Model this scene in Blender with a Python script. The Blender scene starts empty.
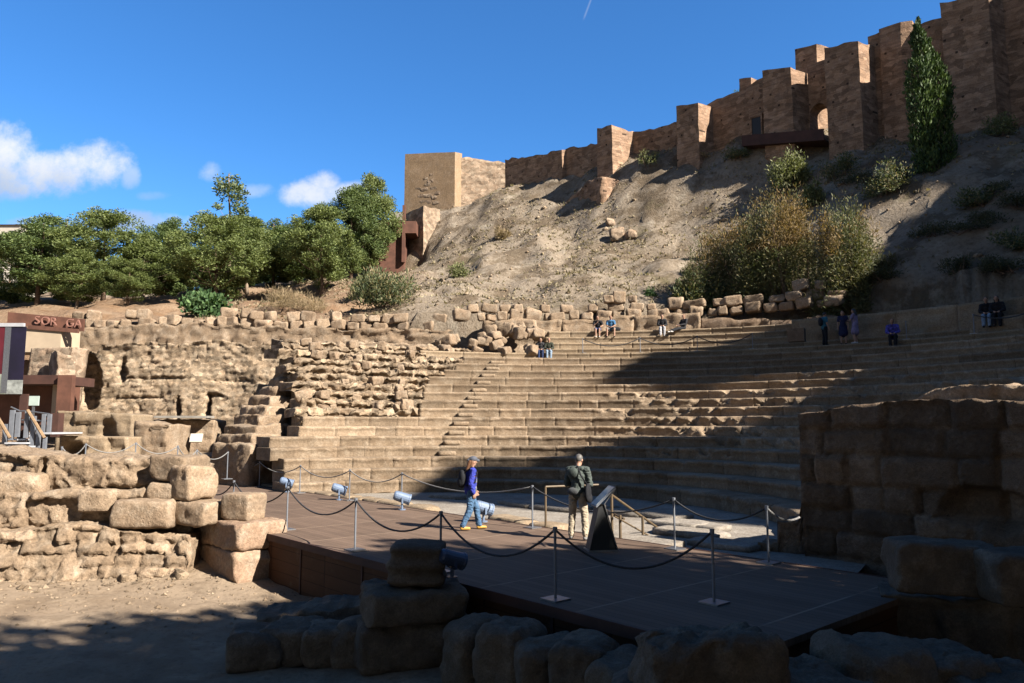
import bpy, bmesh, math, random
import numpy as np
from mathutils import Vector, Matrix

# ------------------------------------------------------------------ camera, world, sun, exposure
R = math.radians
scene = bpy.context.scene
COL = scene.collection
F_PX, HORIZON = 750.0, 425.0
CAM_Z = 2.35
PITCH = math.atan((HORIZON - 341.5) / F_PX)

cam_data = bpy.data.cameras.new('camera')
cam_data.sensor_width = 36.0
cam_data.lens = 36.0 * F_PX / 1024.0
cam_data.clip_start, cam_data.clip_end = 0.1, 3000.0
cam = bpy.data.objects.new('camera', cam_data)
COL.objects.link(cam)
cam.location = (0, 0, CAM_Z)
cam.rotation_euler = (math.pi / 2 + PITCH, 0, 0)
scene.camera = cam

SUN_EL = R(36.0)
SUN_H = (0.83, -0.557)                      # horizontal direction towards the sun
SUN_DIR = Vector((SUN_H[0] * math.cos(SUN_EL), SUN_H[1] * math.cos(SUN_EL), math.sin(SUN_EL))).normalized()
sun_data = bpy.data.lights.new('sun', 'SUN')
sun_data.energy = 5.0
sun_data.angle = R(0.55)
sun_data.color = (1.0, 0.925, 0.82)
sun = bpy.data.objects.new('sun', sun_data)
COL.objects.link(sun)
sun.rotation_euler = SUN_DIR.to_track_quat('Z', 'Y').to_euler()
sun.location = (60, -40, 80)

scene.view_settings.view_transform = 'Standard'
scene.view_settings.look = 'None'
scene.view_settings.gamma = 1.0
scene.view_settings.exposure = 1.92
scene.view_settings.use_curve_mapping = False
scene.render.engine = 'CYCLES'
scene.cycles.max_bounces = 5
scene.cycles.diffuse_bounces = 3
scene.cycles.glossy_bounces = 2
scene.cycles.transparent_max_bounces = 6


# ------------------------------------------------------------------ node helper
class NT:
    def __init__(self, tree):
        self.t = tree
        self.t.nodes.clear()

    def node(self, kind, props=None, **inp):
        n = self.t.nodes.new(kind)
        for k, v in (props or {}).items():
            setattr(n, k, v)
        for k, v in inp.items():
            key = int(k[1:]) if k[0] == '_' and k[1:].isdigit() else k.replace('_', ' ')
            self.set(n.inputs[key], v)
        return n

    def set(self, sock, v):
        if isinstance(v, bpy.types.NodeSocket):
            self.t.links.new(v, sock)
        elif isinstance(v, (tuple, list)):
            v = tuple(v)
            if sock.type == 'RGBA' and len(v) == 3:
                v = v + (1.0,)
            sock.default_value = v
        else:
            sock.default_value = v

    def math(self, op, a, b=0.0, c=None, clamp=False):
        n = self.t.nodes.new('ShaderNodeMath')
        n.operation = op
        n.use_clamp = clamp
        self.set(n.inputs[0], a)
        self.set(n.inputs[1], b)
        if c is not None:
            self.set(n.inputs[2], c)
        return n.outputs[0]

    def mix(self, fac, a, b, blend='MIX'):
        n = self.t.nodes.new('ShaderNodeMix')
        n.data_type = 'RGBA'
        n.blend_type = blend
        self.set(n.inputs[0], fac)
        self.set(n.inputs[6], a)
        self.set(n.inputs[7], b)
        return n.outputs[2]

    def smooth(self, x, lo, hi):
        n = self.t.nodes.new('ShaderNodeMapRange')
        n.interpolation_type = 'SMOOTHSTEP'
        self.set(n.inputs[0], x)
        n.inputs[1].default_value, n.inputs[2].default_value = lo, hi
        n.inputs[3].default_value, n.inputs[4].default_value = 0.0, 1.0
        return n.outputs[0]

    def noise(self, vec, scale, detail=4.0, rough=0.55, dist=0.0):
        n = self.node('ShaderNodeTexNoise', Vector=vec, Scale=scale, Detail=detail, Roughness=rough, Distortion=dist)
        return n.outputs[0]

    def scalevec(self, vec, s):
        n = self.t.nodes.new('ShaderNodeMapping')
        self.set(n.inputs[0], vec)
        n.inputs[3].default_value = s
        return n.outputs[0]


# ------------------------------------------------------------------ world: daylight sky with a few fair-weather clouds
world = bpy.data.worlds.new('World')
scene.world = world
world.use_nodes = True
w = NT(world.node_tree)
sky = w.node('ShaderNodeTexSky', dict(sky_type='NISHITA', sun_disc=False, sun_elevation=SUN_EL,
             sun_rotation=math.atan2(SUN_H[0], SUN_H[1]), altitude=20.0, air_density=1.0, dust_density=0.25, ozone_density=2.5))
tc = w.node('ShaderNodeTexCoord')
sep = w.node('ShaderNodeSeparateXYZ', Vector=tc.outputs['Generated'])
dy = w.math('MAXIMUM', sep.outputs[1], 0.02)
cx = w.math('DIVIDE', sep.outputs[0], dy)
cz = w.math('DIVIDE', sep.outputs[2], dy)
front = w.smooth(sep.outputs[1], 0.02, 0.2)
cvec = w.node('ShaderNodeCombineXYZ', X=cx, Y=cz, Z=0.0).outputs[0]
nz = w.noise(cvec, 16.0, 8.0, 0.66)
nz2 = w.noise(cvec, 5.0, 4.0, 0.55)
nsub = w.math('MULTIPLY', w.math('SUBTRACT', nz, 0.5), 3.0)
mask = None
# (x/y, z/y, half width, half height, strength) of each puff, as tangents of azimuth and elevation
PUFFS = [(-0.640, 0.345, 0.105, 0.036, 1.0), (-0.585, 0.355, 0.060, 0.036, 1.0), (-0.700, 0.375, 0.050, 0.045, 1.0), (-0.70, 0.335, 0.09, 0.036, 1.0),
         (-0.275, 0.316, 0.055, 0.022, 0.95), (-0.258, 0.332, 0.028, 0.020, 0.95), (-0.225, 0.318, 0.04, 0.018, 0.8), (-0.415, 0.347, 0.020, 0.016, 0.45),
         (-0.525, 0.338, 0.016, 0.018, 0.45), (-0.49, 0.312, 0.026, 0.008, 0.3), (-0.52, 0.275, 0.10, 0.018, 0.7), (-0.64, 0.272, 0.06, 0.014, 0.7), (-0.35, 0.32, 0.03, 0.012, 0.4)]
for (a, e, ra, re, st) in PUFFS:
    u = w.math('DIVIDE', w.math('SUBTRACT', cx, a), ra)
    v = w.math('DIVIDE', w.math('SUBTRACT', cz, e), re)
    d = w.math('ADD', w.math('MULTIPLY', u, u), w.math('MULTIPLY', v, v))
    m = w.math('ADD', w.math('SUBTRACT', 1.0, d), nsub)
    m = w.math('MULTIPLY', w.smooth(m, -0.15, 1.25), st)
    mask = m if mask is None else w.math('MAXIMUM', mask, m)
# contrail: a thin short streak high up
tl = w.math('ADD', w.math('MULTIPLY', w.math('SUBTRACT', cx, 0.107), 0.94), w.math('MULTIPLY', w.math('SUBTRACT', cz, 0.585), -0.34))
tm = w.math('ADD', w.math('MULTIPLY', w.math('SUBTRACT', cx, 0.107), 0.34), w.math('MULTIPLY', w.math('SUBTRACT', cz, 0.585), 0.94))
trail = w.math('MULTIPLY', w.math('SUBTRACT', 1.0, w.smooth(w.math('ABSOLUTE', tl), 0.0, 0.0022)),
               w.math('SUBTRACT', 1.0, w.smooth(w.math('ABSOLUTE', tm), 0.010, 0.022)))
mask = w.math('MULTIPLY', w.math('MAXIMUM', mask, w.math('MULTIPLY', trail, 0.16)), front)
under = w.smooth(w.math('ADD', w.math('SUBTRACT', cz, 0.342), w.math('MULTIPLY', w.math('SUBTRACT', nz2, 0.5), 0.12)), -0.035, 0.03)
under2 = w.smooth(cx, -0.5, -0.44)
lit = w.math('MAXIMUM', under, w.math('MULTIPLY', under2, 0.85))
ccol = w.mix(lit, (2.7, 3.2, 4.1), (4.9, 5.1, 5.5))
sky_tint = w.mix(w.smooth(sep.outputs[1], -0.25, 0.30), (0.50, 0.56, 0.62), (0.34, 0.75, 1.14))   # greyed behind the camera to take the blue tint out of the shade
skyg = w.mix(1.0, sky.outputs[0], sky_tint, 'MULTIPLY')
low = w.math('SUBTRACT', 1.0, w.smooth(sep.outputs[2], 0.0, 0.42))
skyg = w.mix(1.0, skyg, w.mix(low, (1.0, 1.0, 1.0), (1.55, 1.16, 1.0)), 'MULTIPLY')
skyc = w.mix(mask, skyg, ccol)
bg = w.node('ShaderNodeBackground', Color=skyc, Strength=0.05)
w.node('ShaderNodeOutputWorld', Surface=bg.outputs[0])


# ------------------------------------------------------------------ helpers
def ray(px, py):
    u, v = (px - 512.0) / F_PX, (341.5 - py) / F_PX
    c, s = math.cos(PITCH), math.sin(PITCH)
    return u, c - v * s, s + v * c


def P(px, py, Y):
    """World point seen at a place of the photograph, at distance Y ahead."""
    a, b, c = ray(px, py)
    k = Y / b
    return (a * k, Y, CAM_Z + c * k)


def G(px, py, z=0.0):
    """World point seen at a place of the photograph, at height z."""
    a, b, c = ray(px, py)
    k = (z - CAM_Z) / c
    return (a * k, b * k, z)


def proj(x, y, z):
    c, s = math.cos(PITCH), math.sin(PITCH)
    zz = z - CAM_Z
    d = y * c + zz * s
    return 512 + F_PX * x / d, 341.5 - F_PX * (zz * c - y * s) / d


_rs = np.random.RandomState(7)
_LAT = _rs.rand(32, 32, 32) * 2 - 1


def vnoise(p):
    """Value noise, -1..1, of points p (n,3)."""
    i = np.floor(p).astype(np.int64)
    f = p - i
    f = f * f * f * (f * (f * 6 - 15) + 10)
    i0, i1 = i & 31, (i + 1) & 31
    x0, y0, z0, x1, y1, z1 = i0[:, 0], i0[:, 1], i0[:, 2], i1[:, 0], i1[:, 1], i1[:, 2]
    fx, fy, fz = f[:, 0], f[:, 1], f[:, 2]
    a = _LAT[x0, y0, z0] * (1 - fx) + _LAT[x1, y0, z0] * fx
    b = _LAT[x0, y1, z0] * (1 - fx) + _LAT[x1, y1, z0] * fx
    c = _LAT[x0, y0, z1] * (1 - fx) + _LAT[x1, y0, z1] * fx
    d = _LAT[x0, y1, z1] * (1 - fx) + _LAT[x1, y1, z1] * fx
    return (a * (1 - fy) + b * fy) * (1 - fz) + (c * (1 - fy) + d * fy) * fz


def fbm(p, octaves=4, gain=0.5, lac=2.03):
    p = np.asarray(p, float)
    out, amp, tot = np.zeros(len(p)), 1.0, 0.0
    for o in range(octaves):
        out += amp * vnoise(p + 17.3 * o)
        tot += amp
        amp *= gain
        p = p * lac
    return out / tot


def vfbm(p, freq, octaves=3, gain=0.5, seed=0.0):
    p = np.asarray(p, float) * freq
    return np.stack([fbm(p + seed + o, octaves, gain) for o in (3.1, 41.7, 87.9)], 1)


class MB:
    """Collects vertices and faces; build() links them as ONE mesh object."""
    def __init__(self):
        self.v, self.f, self.m = [], [], []

    def add(self, verts, faces, mi=0):
        o = len(self.v)
        self.v.extend([tuple(map(float, p)) for p in verts])
        self.f.extend([tuple(i + o for i in f) for f in faces])
        self.m.extend([mi] * len(faces))

    def box(self, c, s, rz=0.0, mi=0, tilt=None):
        x, y, z = s[0] / 2, s[1] / 2, s[2] / 2
        vs = [Vector((i * x, j * y, k * z)) for k in (-1, 1) for j in (-1, 1) for i in (-1, 1)]
        M = Matrix.Rotation(rz, 3, 'Z')
        if tilt is not None:
            M = M @ tilt
        vs = [M @ v + Vector(c) for v in vs]
        self.add(vs, [(0, 2, 3, 1), (4, 5, 7, 6), (0, 1, 5, 4), (2, 6, 7, 3), (0, 4, 6, 2), (1, 3, 7, 5)], mi)

    def tube(self, pts, rad, n=8, mi=0, caps=True):
        pts = [Vector(p) for p in pts]
        rads = rad if isinstance(rad, (list, tuple)) else [rad] * len(pts)
        rings, up = [], None
        for i, p in enumerate(pts):
            t = (pts[min(i + 1, len(pts) - 1)] - pts[max(i - 1, 0)]).normalized()
            ref = Vector((0, 0, 1)) if abs(t.z) < 0.95 else Vector((1, 0, 0))
            a = t.cross(ref).normalized()
            b = t.cross(a).normalized()
            rings.append([p + (a * math.cos(2 * math.pi * k / n) + b * math.sin(2 * math.pi * k / n)) * rads[i] for k in range(n)])
        vs = [q for r in rings for q in r]
        fs = []
        for i in range(len(pts) - 1):
            for k in range(n):
                k2 = (k + 1) % n
                fs.append((i * n + k, i * n + k2, (i + 1) * n + k2, (i + 1) * n + k))
        if caps:
            fs.append(tuple(range(n)))
            fs.append(tuple((len(pts) - 1) * n + k for k in reversed(range(n))))
        self.add(vs, fs, mi)

    def build(self, name, mats, parent=None, smooth=False, fix=True):
        me = bpy.data.meshes.new(name)
        me.from_pydata(self.v, [], self.f)
        for m in (mats if isinstance(mats, (list, tuple)) else [mats]):
            me.materials.append(m)
        if any(self.m):
            me.polygons.foreach_set('material_index', self.m)
        if smooth:
            me.polygons.foreach_set('use_smooth', [True] * len(self.f))
        if fix:
            bm = bmesh.new()
            bm.from_mesh(me)
            bmesh.ops.recalc_face_normals(bm, faces=bm.faces)
            bm.to_mesh(me)
            bm.free()
        me.update()
        o = bpy.data.objects.new(name, me)
        COL.objects.link(o)
        if parent is not None:
            o.parent = parent
        return o


def np_obj(name, V, Fq, mat, parent=None, smooth=False, mats=None, mi=None, tone=None):
    """Mesh object from numpy vertices and equal-sized faces."""
    me = bpy.data.meshes.new(name)
    V = np.asarray(V, np.float32)
    Fq = np.asarray(Fq, np.int32)
    n, k = Fq.shape
    me.vertices.add(len(V))
    me.vertices.foreach_set('co', V.ravel())
    me.loops.add(n * k)
    me.loops.foreach_set('vertex_index', Fq.ravel())
    me.polygons.add(n)
    me.polygons.foreach_set('loop_start', np.arange(0, n * k, k, dtype=np.int32))
    me.polygons.foreach_set('loop_total', np.full(n, k, np.int32))
    for m in (mats or [mat]):
        me.materials.append(m)
    if mi is not None:
        me.polygons.foreach_set('material_index', np.asarray(mi, np.int32))
    if smooth:
        me.polygons.foreach_set('use_smooth', np.ones(n, bool))
    if tone is not None:
        at = me.attributes.new('tone', 'FLOAT', 'POINT')
        at.data.foreach_set('value', np.asarray(tone, np.float32))
    me.update(calc_edges=True)
    me.validate()
    o = bpy.data.objects.new(name, me)
    COL.objects.link(o)
    if parent is not None:
        o.parent = parent
    return o


def tag(o, label=None, cat=None, group=None, kind=None):
    if label:
        o['label'] = label
    if cat:
        o['category'] = cat
    if group:
        o['group'] = group
    if kind or cat:
        o['kind'] = kind or 'thing'
    return o


def empty(name, loc=(0, 0, 0), rz=0.0, label=None, cat=None, group=None):
    o = bpy.data.objects.new(name, None)
    o.location = loc
    o.rotation_euler = (0, 0, rz)
    o.empty_display_size = 0.2
    COL.objects.link(o)
    return tag(o, label, cat, group)


def copy_tree(o, parent=None):
    c = o.copy()
    COL.objects.link(c)
    if parent is not None:
        c.parent = parent
    for ch in list(o.children):
        copy_tree(ch, c)
    return c


def grid_faces(nu, nv, off=0):
    i = np.arange(nu - 1)[:, None] * nv + np.arange(nv - 1)[None, :]
    i = i.ravel() + off
    return np.stack([i, i + nv, i + nv + 1, i + 1], 1)


# stage axes: D runs along the stage towards the near right, N from the stage towards the seats
D = np.array([0.663, -0.749])
N = np.array([0.749, 0.663])
STAGE_ROT = math.atan2(D[1], D[0])


def st(s, t, z=0.0):
    q = N * s + D * t
    return (float(q[0]), float(q[1]), z)
# ------------------------------------------------------------------ materials
def new_mat(name):
    m = bpy.data.materials.new(name)
    m.use_nodes = True
    return m, NT(m.node_tree)


ALB = 0.50


def finish(n, color, rough=0.9, normal=None, metal=0.0, spec=0.3):
    color = n.mix(1.0, color, (ALB, ALB, ALB), 'MULTIPLY')
    p = n.node('ShaderNodeBsdfPrincipled', Base_Color=color, Roughness=rough, Metallic=metal)
    p.inputs['Specular IOR Level'].default_value = spec
    if normal is not None:
        n.set(p.inputs['Normal'], normal)
    n.node('ShaderNodeOutputMaterial', Surface=p.outputs[0])
    return p


def stone_mat(name, c1, c2, c3, bump=0.6, sc=1.0, grey=(0.20, 0.17, 0.14), greyamt=0.5, band=0.0, cells=0.0, cellsize=2.4, putlog_dark=0.0, vary=0.25):
    """Weathered sandstone: broad tone drift, blotches, speckle, pitted relief."""
    m, n = new_mat(name)
    pos = n.node('ShaderNodeNewGeometry').outputs['Position']
    oi = n.node('ShaderNodeObjectInfo')
    shift = n.node('ShaderNodeVectorMath', dict(operation='MULTIPLY_ADD'), _0=oi.outputs['Random'], _1=(37.0, 19.0, 53.0), _2=pos).outputs[0] if vary else pos
    big = n.noise(shift, 0.55 * sc, 4, 0.6)
    mid = n.noise(shift, 2.6 * sc, 5, 0.62)
    fine = n.noise(shift, 14.0 * sc, 5, 0.7)
    grit = n.noise(shift, 55.0 * sc, 3, 0.7)
    col = n.mix(n.smooth(big, 0.32, 0.68), c1, c2)
    col = n.mix(n.smooth(mid, 0.45, 0.68), col, c3)
    stain = n.math('MULTIPLY', n.smooth(n.noise(shift, 1.1 * sc, 6, 0.72), 0.50, 0.66), greyamt)
    col = n.mix(stain, col, grey)
    col = n.mix(n.smooth(fine, 0.30, 0.75), n.mix(0.55, col, (0.13, 0.09, 0.06)), col)
    val = n.math('MULTIPLY_ADD', oi.outputs['Random'], vary, 1.0 - vary * 0.6)
    val = n.math('MULTIPLY', val, n.math('ADD', n.node('ShaderNodeAttribute', dict(attribute_name='tone')).outputs['Fac'], 1.0))
    sp = n.math('MULTIPLY_ADD', n.smooth(grit, 0.3, 0.7), 0.34, 0.82)
    col = n.mix(1.0, col, n.node('ShaderNodeCombineColor', Red=n.math('MULTIPLY', val, sp), Green=n.math('MULTIPLY', val, sp), Blue=n.math('MULTIPLY', val, sp)).outputs[0], 'MULTIPLY')
    if cells:
        cv = n.node('ShaderNodeTexVoronoi', Vector=n.scalevec(n.node('ShaderNodeVectorMath', dict(operation='MULTIPLY_ADD'), _0=n.node('ShaderNodeTexNoise', Vector=pos, Scale=3.0).outputs[1], _1=(0.25, 0.25, 0.25), _2=pos).outputs[0], (1.0, 1.0, 1.7)), Scale=cellsize)
        cc = n.node('ShaderNodeSeparateColor', Color=cv.outputs['Color'])
        col = n.mix(n.math('MULTIPLY', n.smooth(cc.outputs[0], 0.2, 0.9), cells), col, n.mix(0.5, col, c3))
        cval = n.math('MULTIPLY_ADD', cc.outputs[1], cells * 1.1, 1.0 - cells * 0.6)
        col = n.mix(1.0, col, n.node('ShaderNodeCombineColor', Red=cval, Green=cval, Blue=cval).outputs[0], 'MULTIPLY')
    vor = n.node('ShaderNodeTexVoronoi', Vector=shift, Scale=9.0 * sc).outputs['Distance']
    h = n.math('ADD', n.math('MULTIPLY', mid, 0.6), n.math('MULTIPLY', fine, 0.5))
    h = n.math('ADD', h, n.math('MULTIPLY', n.smooth(vor, 0.0, 0.25), 0.18))
    h = n.math('ADD', h, n.math('MULTIPLY', grit, 0.16))
    if band:
        z = n.node('ShaderNodeSeparateXYZ', Vector=pos).outputs[2]
        bv = n.noise(n.scalevec(pos, (0.5, 0.5, 7.0)), band, 3, 0.6)
        col = n.mix(n.math('MULTIPLY', n.smooth(bv, 0.45, 0.62), 0.35), col, (0.12, 0.075, 0.05))
        h = n.math('ADD', h, n.math('MULTIPLY', bv, 0.5))
    if putlog_dark:
        sp_ = n.node('ShaderNodeSeparateXYZ', Vector=pos)
        uu = n.math('ADD', n.math('MULTIPLY', sp_.outputs[0], 0.719), n.math('MULTIPLY', sp_.outputs[1], -0.695))
        vv = n.math('DIVIDE', sp_.outputs[2], 1.15)
        uu = n.math('ADD', n.math('DIVIDE', uu, 1.9), n.math('MULTIPLY', n.math('FLOOR', vv), 0.37))
        du = n.math('ABSOLUTE', n.math('SUBTRACT', n.math('FRACT', uu), 0.5))
        dv = n.math('ABSOLUTE', n.math('SUBTRACT', n.math('FRACT', vv), 0.5))
        keep = n.node('ShaderNodeTexWhiteNoise', dict(noise_dimensions='2D'), Vector=n.node('ShaderNodeCombineXYZ', X=n.math('FLOOR', uu), Y=n.math('FLOOR', vv), Z=0.0).outputs[0]).outputs[0]
        hole_dark = n.math('MULTIPLY', n.math('MULTIPLY', n.math('LESS_THAN', du, 0.045), n.math('LESS_THAN', dv, 0.075)), n.math('GREATER_THAN', keep, 0.45))
        col = n.mix(n.math('MULTIPLY', hole_dark, putlog_dark), col, (0.03, 0.02, 0.015))  # dark squares painted in for the shade inside putlog holes
    b = n.node('ShaderNodeBump', Strength=bump, Distance=0.09, Height=h)
    finish(n, col, 0.95, b.outputs[0], spec=0.15)
    return m


def plain(name, color, rough=0.6, metal=0.0, var=0.15, scale=6.0, bump=0.0, spec=0.4):
    m, n = new_mat(name)
    pos = n.node('ShaderNodeTexCoord').outputs['Object']
    a = n.noise(pos, scale, 5, 0.6)
    dark = tuple(c * (1 - var) for c in color)
    light = tuple(min(1.0, c * (1 + var)) for c in color)
    col = n.mix(n.smooth(a, 0.3, 0.7), dark, light)
    nb = None
    if bump:
        nb = n.node('ShaderNodeBump', Strength=bump, Distance=0.02, Height=n.noise(pos, scale * 4, 4, 0.6)).outputs[0]
    finish(n, col, rough, nb, metal, spec)
    return m


def leaf_mat(name, ca, cb, cc, scale=0.8, trans=0.25):
    m, n = new_mat(name)
    pos = n.node('ShaderNodeNewGeometry').outputs['Position']
    rnd = n.node('ShaderNodeNewGeometry').outputs['Random Per Island']
    big = n.noise(pos, scale, 3, 0.6)
    col = n.mix(n.smooth(big, 0.35, 0.65), ca, cb)
    col = n.mix(n.smooth(rnd, 0.55, 1.0), col, cc)
    col = n.mix(1.0, col, n.node('ShaderNodeCombineColor', Red=n.math('MULTIPLY_ADD', rnd, 0.5, 0.72), Green=n.math('MULTIPLY_ADD', rnd, 0.5, 0.72), Blue=n.math('MULTIPLY_ADD', rnd, 0.4, 0.72)).outputs[0], 'MULTIPLY')
    col = n.mix(1.0, col, (0.88, 0.88, 0.88), 'MULTIPLY')
    p = n.node('ShaderNodeBsdfPrincipled', Base_Color=col, Roughness=0.65)
    p.inputs['Specular IOR Level'].default_value = 0.25
    t = n.node('ShaderNodeBsdfTranslucent', Color=n.mix(1.0, col, (1.3, 1.35, 0.7), 'MULTIPLY'))
    mx = n.node('ShaderNodeMixShader', Fac=trans, _1=p.outputs[0], _2=t.outputs[0])
    n.node('ShaderNodeOutputMaterial', Surface=mx.outputs[0])
    return m


M = {}
M['seat'] = stone_mat('seat_stone', (0.46, 0.345, 0.235), (0.38, 0.275, 0.18), (0.54, 0.425, 0.305), bump=0.5, greyamt=0.35, grey=(0.24, 0.18, 0.12))
M['new_seat'] = stone_mat('pale_ashlar', (0.47, 0.355, 0.235), (0.42, 0.31, 0.20), (0.52, 0.41, 0.285), bump=0.22, greyamt=0.25, grey=(0.34, 0.27, 0.19))
M['ruin'] = stone_mat('ruin_stone', (0.53, 0.39, 0.265), (0.45, 0.32, 0.21), (0.61, 0.48, 0.35), bump=0.7, greyamt=0.4, grey=(0.29, 0.22, 0.15))
M['rubble'] = stone_mat('rubble_stone', (0.49, 0.36, 0.235), (0.40, 0.285, 0.185), (0.58, 0.46, 0.33), bump=1.0, greyamt=0.5, grey=(0.30, 0.23, 0.165), cells=0.75, cellsize=3.6)
M['block'] = stone_mat('block_stone', (0.53, 0.39, 0.265), (0.46, 0.325, 0.215), (0.61, 0.48, 0.35), bump=0.6, greyamt=0.35, vary=0.35)
M['redblock'] = stone_mat('reddish_block_stone', (0.57, 0.385, 0.265), (0.52, 0.335, 0.22), (0.62, 0.475, 0.35), bump=0.55, greyamt=0.2, vary=0.15)
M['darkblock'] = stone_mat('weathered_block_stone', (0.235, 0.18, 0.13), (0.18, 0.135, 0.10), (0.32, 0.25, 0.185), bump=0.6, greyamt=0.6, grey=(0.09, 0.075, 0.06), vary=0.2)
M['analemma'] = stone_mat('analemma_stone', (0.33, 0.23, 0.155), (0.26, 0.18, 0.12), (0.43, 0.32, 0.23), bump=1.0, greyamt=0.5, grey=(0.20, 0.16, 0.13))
M['citadel'] = stone_mat('citadel_masonry', (0.53, 0.335, 0.215), (0.45, 0.275, 0.175), (0.62, 0.42, 0.29), bump=0.8, sc=0.8, greyamt=0.4, grey=(0.44, 0.31, 0.23), band=1.0, cells=0.6, cellsize=1.7, putlog_dark=0.85, vary=0.12)
M['lit_wall'] = stone_mat('pale_rubble_masonry', (0.50, 0.36, 0.25), (0.43, 0.30, 0.205), (0.58, 0.46, 0.34), bump=0.9, sc=0.9, greyamt=0.4, grey=(0.30, 0.24, 0.18), cells=0.6, cellsize=2.2, vary=0.0)
M['render'] = stone_mat('lime_render', (0.60, 0.42, 0.26), (0.54, 0.37, 0.22), (0.65, 0.47, 0.31), bump=0.18, sc=0.5, greyamt=0.25, grey=(0.45, 0.31, 0.2), vary=0.0)
M['paleslab'] = stone_mat('pale_paving', (0.50, 0.45, 0.38), (0.42, 0.37, 0.31), (0.58, 0.53, 0.46), bump=0.4, greyamt=0.4, grey=(0.3, 0.28, 0.25), vary=0.1)
M['brickcore'] = stone_mat('red_brick_core', (0.44, 0.215, 0.135), (0.36, 0.17, 0.105), (0.54, 0.33, 0.23), bump=0.9, greyamt=0.3, vary=0.2)
M['plaster'] = plain('cream_plaster', (0.60, 0.47, 0.33), 0.9, 0, 0.08, 1.5)
M['whiteplaster'] = plain('white_plaster', (0.62, 0.56, 0.48), 0.9, 0, 0.08, 1.5)
M['tile'] = plain('clay_roof_tile', (0.42, 0.19, 0.12), 0.85, 0, 0.25, 2.0)
M['glass'] = plain('dark_window', (0.05, 0.055, 0.06), 0.2, 0, 0.1, 2.0)
M['rust'] = plain('corten_steel', (0.17, 0.072, 0.045), 0.75, 0.1, 0.25, 1.6, 0.2)
M['rustdark'] = plain('dark_corten_steel', (0.085, 0.035, 0.024), 0.8, 0.1, 0.25, 1.6, 0.2)
M['rustletter'] = plain('faded_corten_letter', (0.36, 0.17, 0.125), 0.8, 0.0, 0.12, 3.0)
M['steel'] = plain('brushed_steel', (0.42, 0.43, 0.45), 0.42, 0.85, 0.12, 20.0)
M['steelpaint'] = plain('grey_painted_steel', (0.26, 0.28, 0.32), 0.5, 0.2, 0.1, 8.0)
M['whitesteel'] = plain('pale_metal', (0.62, 0.63, 0.66), 0.5, 0.1, 0.08, 8.0)
M['rope'] = plain('dark_rope', (0.05, 0.05, 0.055), 0.8, 0, 0.3, 40.0, 0.5)
M['ropegrey'] = plain('grey_rope', (0.30, 0.29, 0.28), 0.8, 0, 0.3, 40.0, 0.5)
M['lamp'] = plain('blue_grey_enamel', (0.20, 0.27, 0.40), 0.4, 0.0, 0.08, 6.0)
M['lampdark'] = plain('dark_blue_enamel', (0.07, 0.10, 0.18), 0.4, 0.0, 0.08, 6.0)
M['rail'] = plain('weathered_timber_rail', (0.34, 0.22, 0.12), 0.8, 0, 0.25, 9.0, 0.3)
M['railgold'] = plain('brass_coloured_rail', (0.16, 0.11, 0.06), 0.6, 0.1, 0.15, 9.0)
M['bark'] = plain('pine_bark', (0.20, 0.13, 0.085), 0.95, 0, 0.35, 7.0, 0.8)
M['palebark'] = plain('pale_bark', (0.36, 0.27, 0.19), 0.95, 0, 0.3, 7.0, 0.6)
M['darkbark'] = plain('dark_bark', (0.09, 0.065, 0.045), 0.95, 0, 0.3, 7.0, 0.6)
M['pine'] = leaf_mat('pine_needles', (0.085, 0.115, 0.036), (0.115, 0.143, 0.046), (0.155, 0.178, 0.066))
M['pinedark'] = leaf_mat('dark_pine_needles', (0.060, 0.092, 0.030), (0.085, 0.120, 0.040), (0.12, 0.15, 0.055))
M['poplar'] = leaf_mat('grey_green_leaves', (0.075, 0.105, 0.05), (0.10, 0.135, 0.065), (0.16, 0.18, 0.09))
M['broad'] = leaf_mat('bright_broad_leaves', (0.045, 0.095, 0.036), (0.065, 0.12, 0.046), (0.10, 0.155, 0.065))
M['cypress'] = leaf_mat('cypress_needles', (0.030, 0.060, 0.018), (0.050, 0.085, 0.022), (0.080, 0.115, 0.035), trans=0.12)
M['olive'] = leaf_mat('olive_green_leaves', (0.10, 0.115, 0.045), (0.13, 0.145, 0.06), (0.19, 0.19, 0.10))
M['oleander'] = leaf_mat('oleander_leaves', (0.055, 0.075, 0.035), (0.09, 0.11, 0.05), (0.17, 0.14, 0.075))
M['scrub'] = leaf_mat('dark_scrub', (0.040, 0.048, 0.024), (0.055, 0.058, 0.028), (0.085, 0.075, 0.04))
M['tamarisk'] = leaf_mat('tamarisk_sprays', (0.085, 0.10, 0.042), (0.105, 0.105, 0.046), (0.145, 0.12, 0.06), scale=0.45)
M['rusttam'] = leaf_mat('rusty_tamarisk_sprays', (0.13, 0.10, 0.045), (0.165, 0.11, 0.045), (0.21, 0.135, 0.055), scale=0.5)
M['drybush'] = leaf_mat('dry_twigs', (0.24, 0.175, 0.105), (0.20, 0.15, 0.09), (0.28, 0.215, 0.14))
M['drygrass'] = leaf_mat('dry_grass', (0.20, 0.16, 0.105), (0.145, 0.12, 0.075), (0.27, 0.225, 0.155), scale=0.35)
M['black'] = plain('black_enamel', (0.018, 0.018, 0.02), 0.5, 0, 0.2, 5.0)
M['concrete'] = plain('grey_concrete', (0.36, 0.33, 0.29), 0.9, 0, 0.12, 3.0, 0.2)


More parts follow.
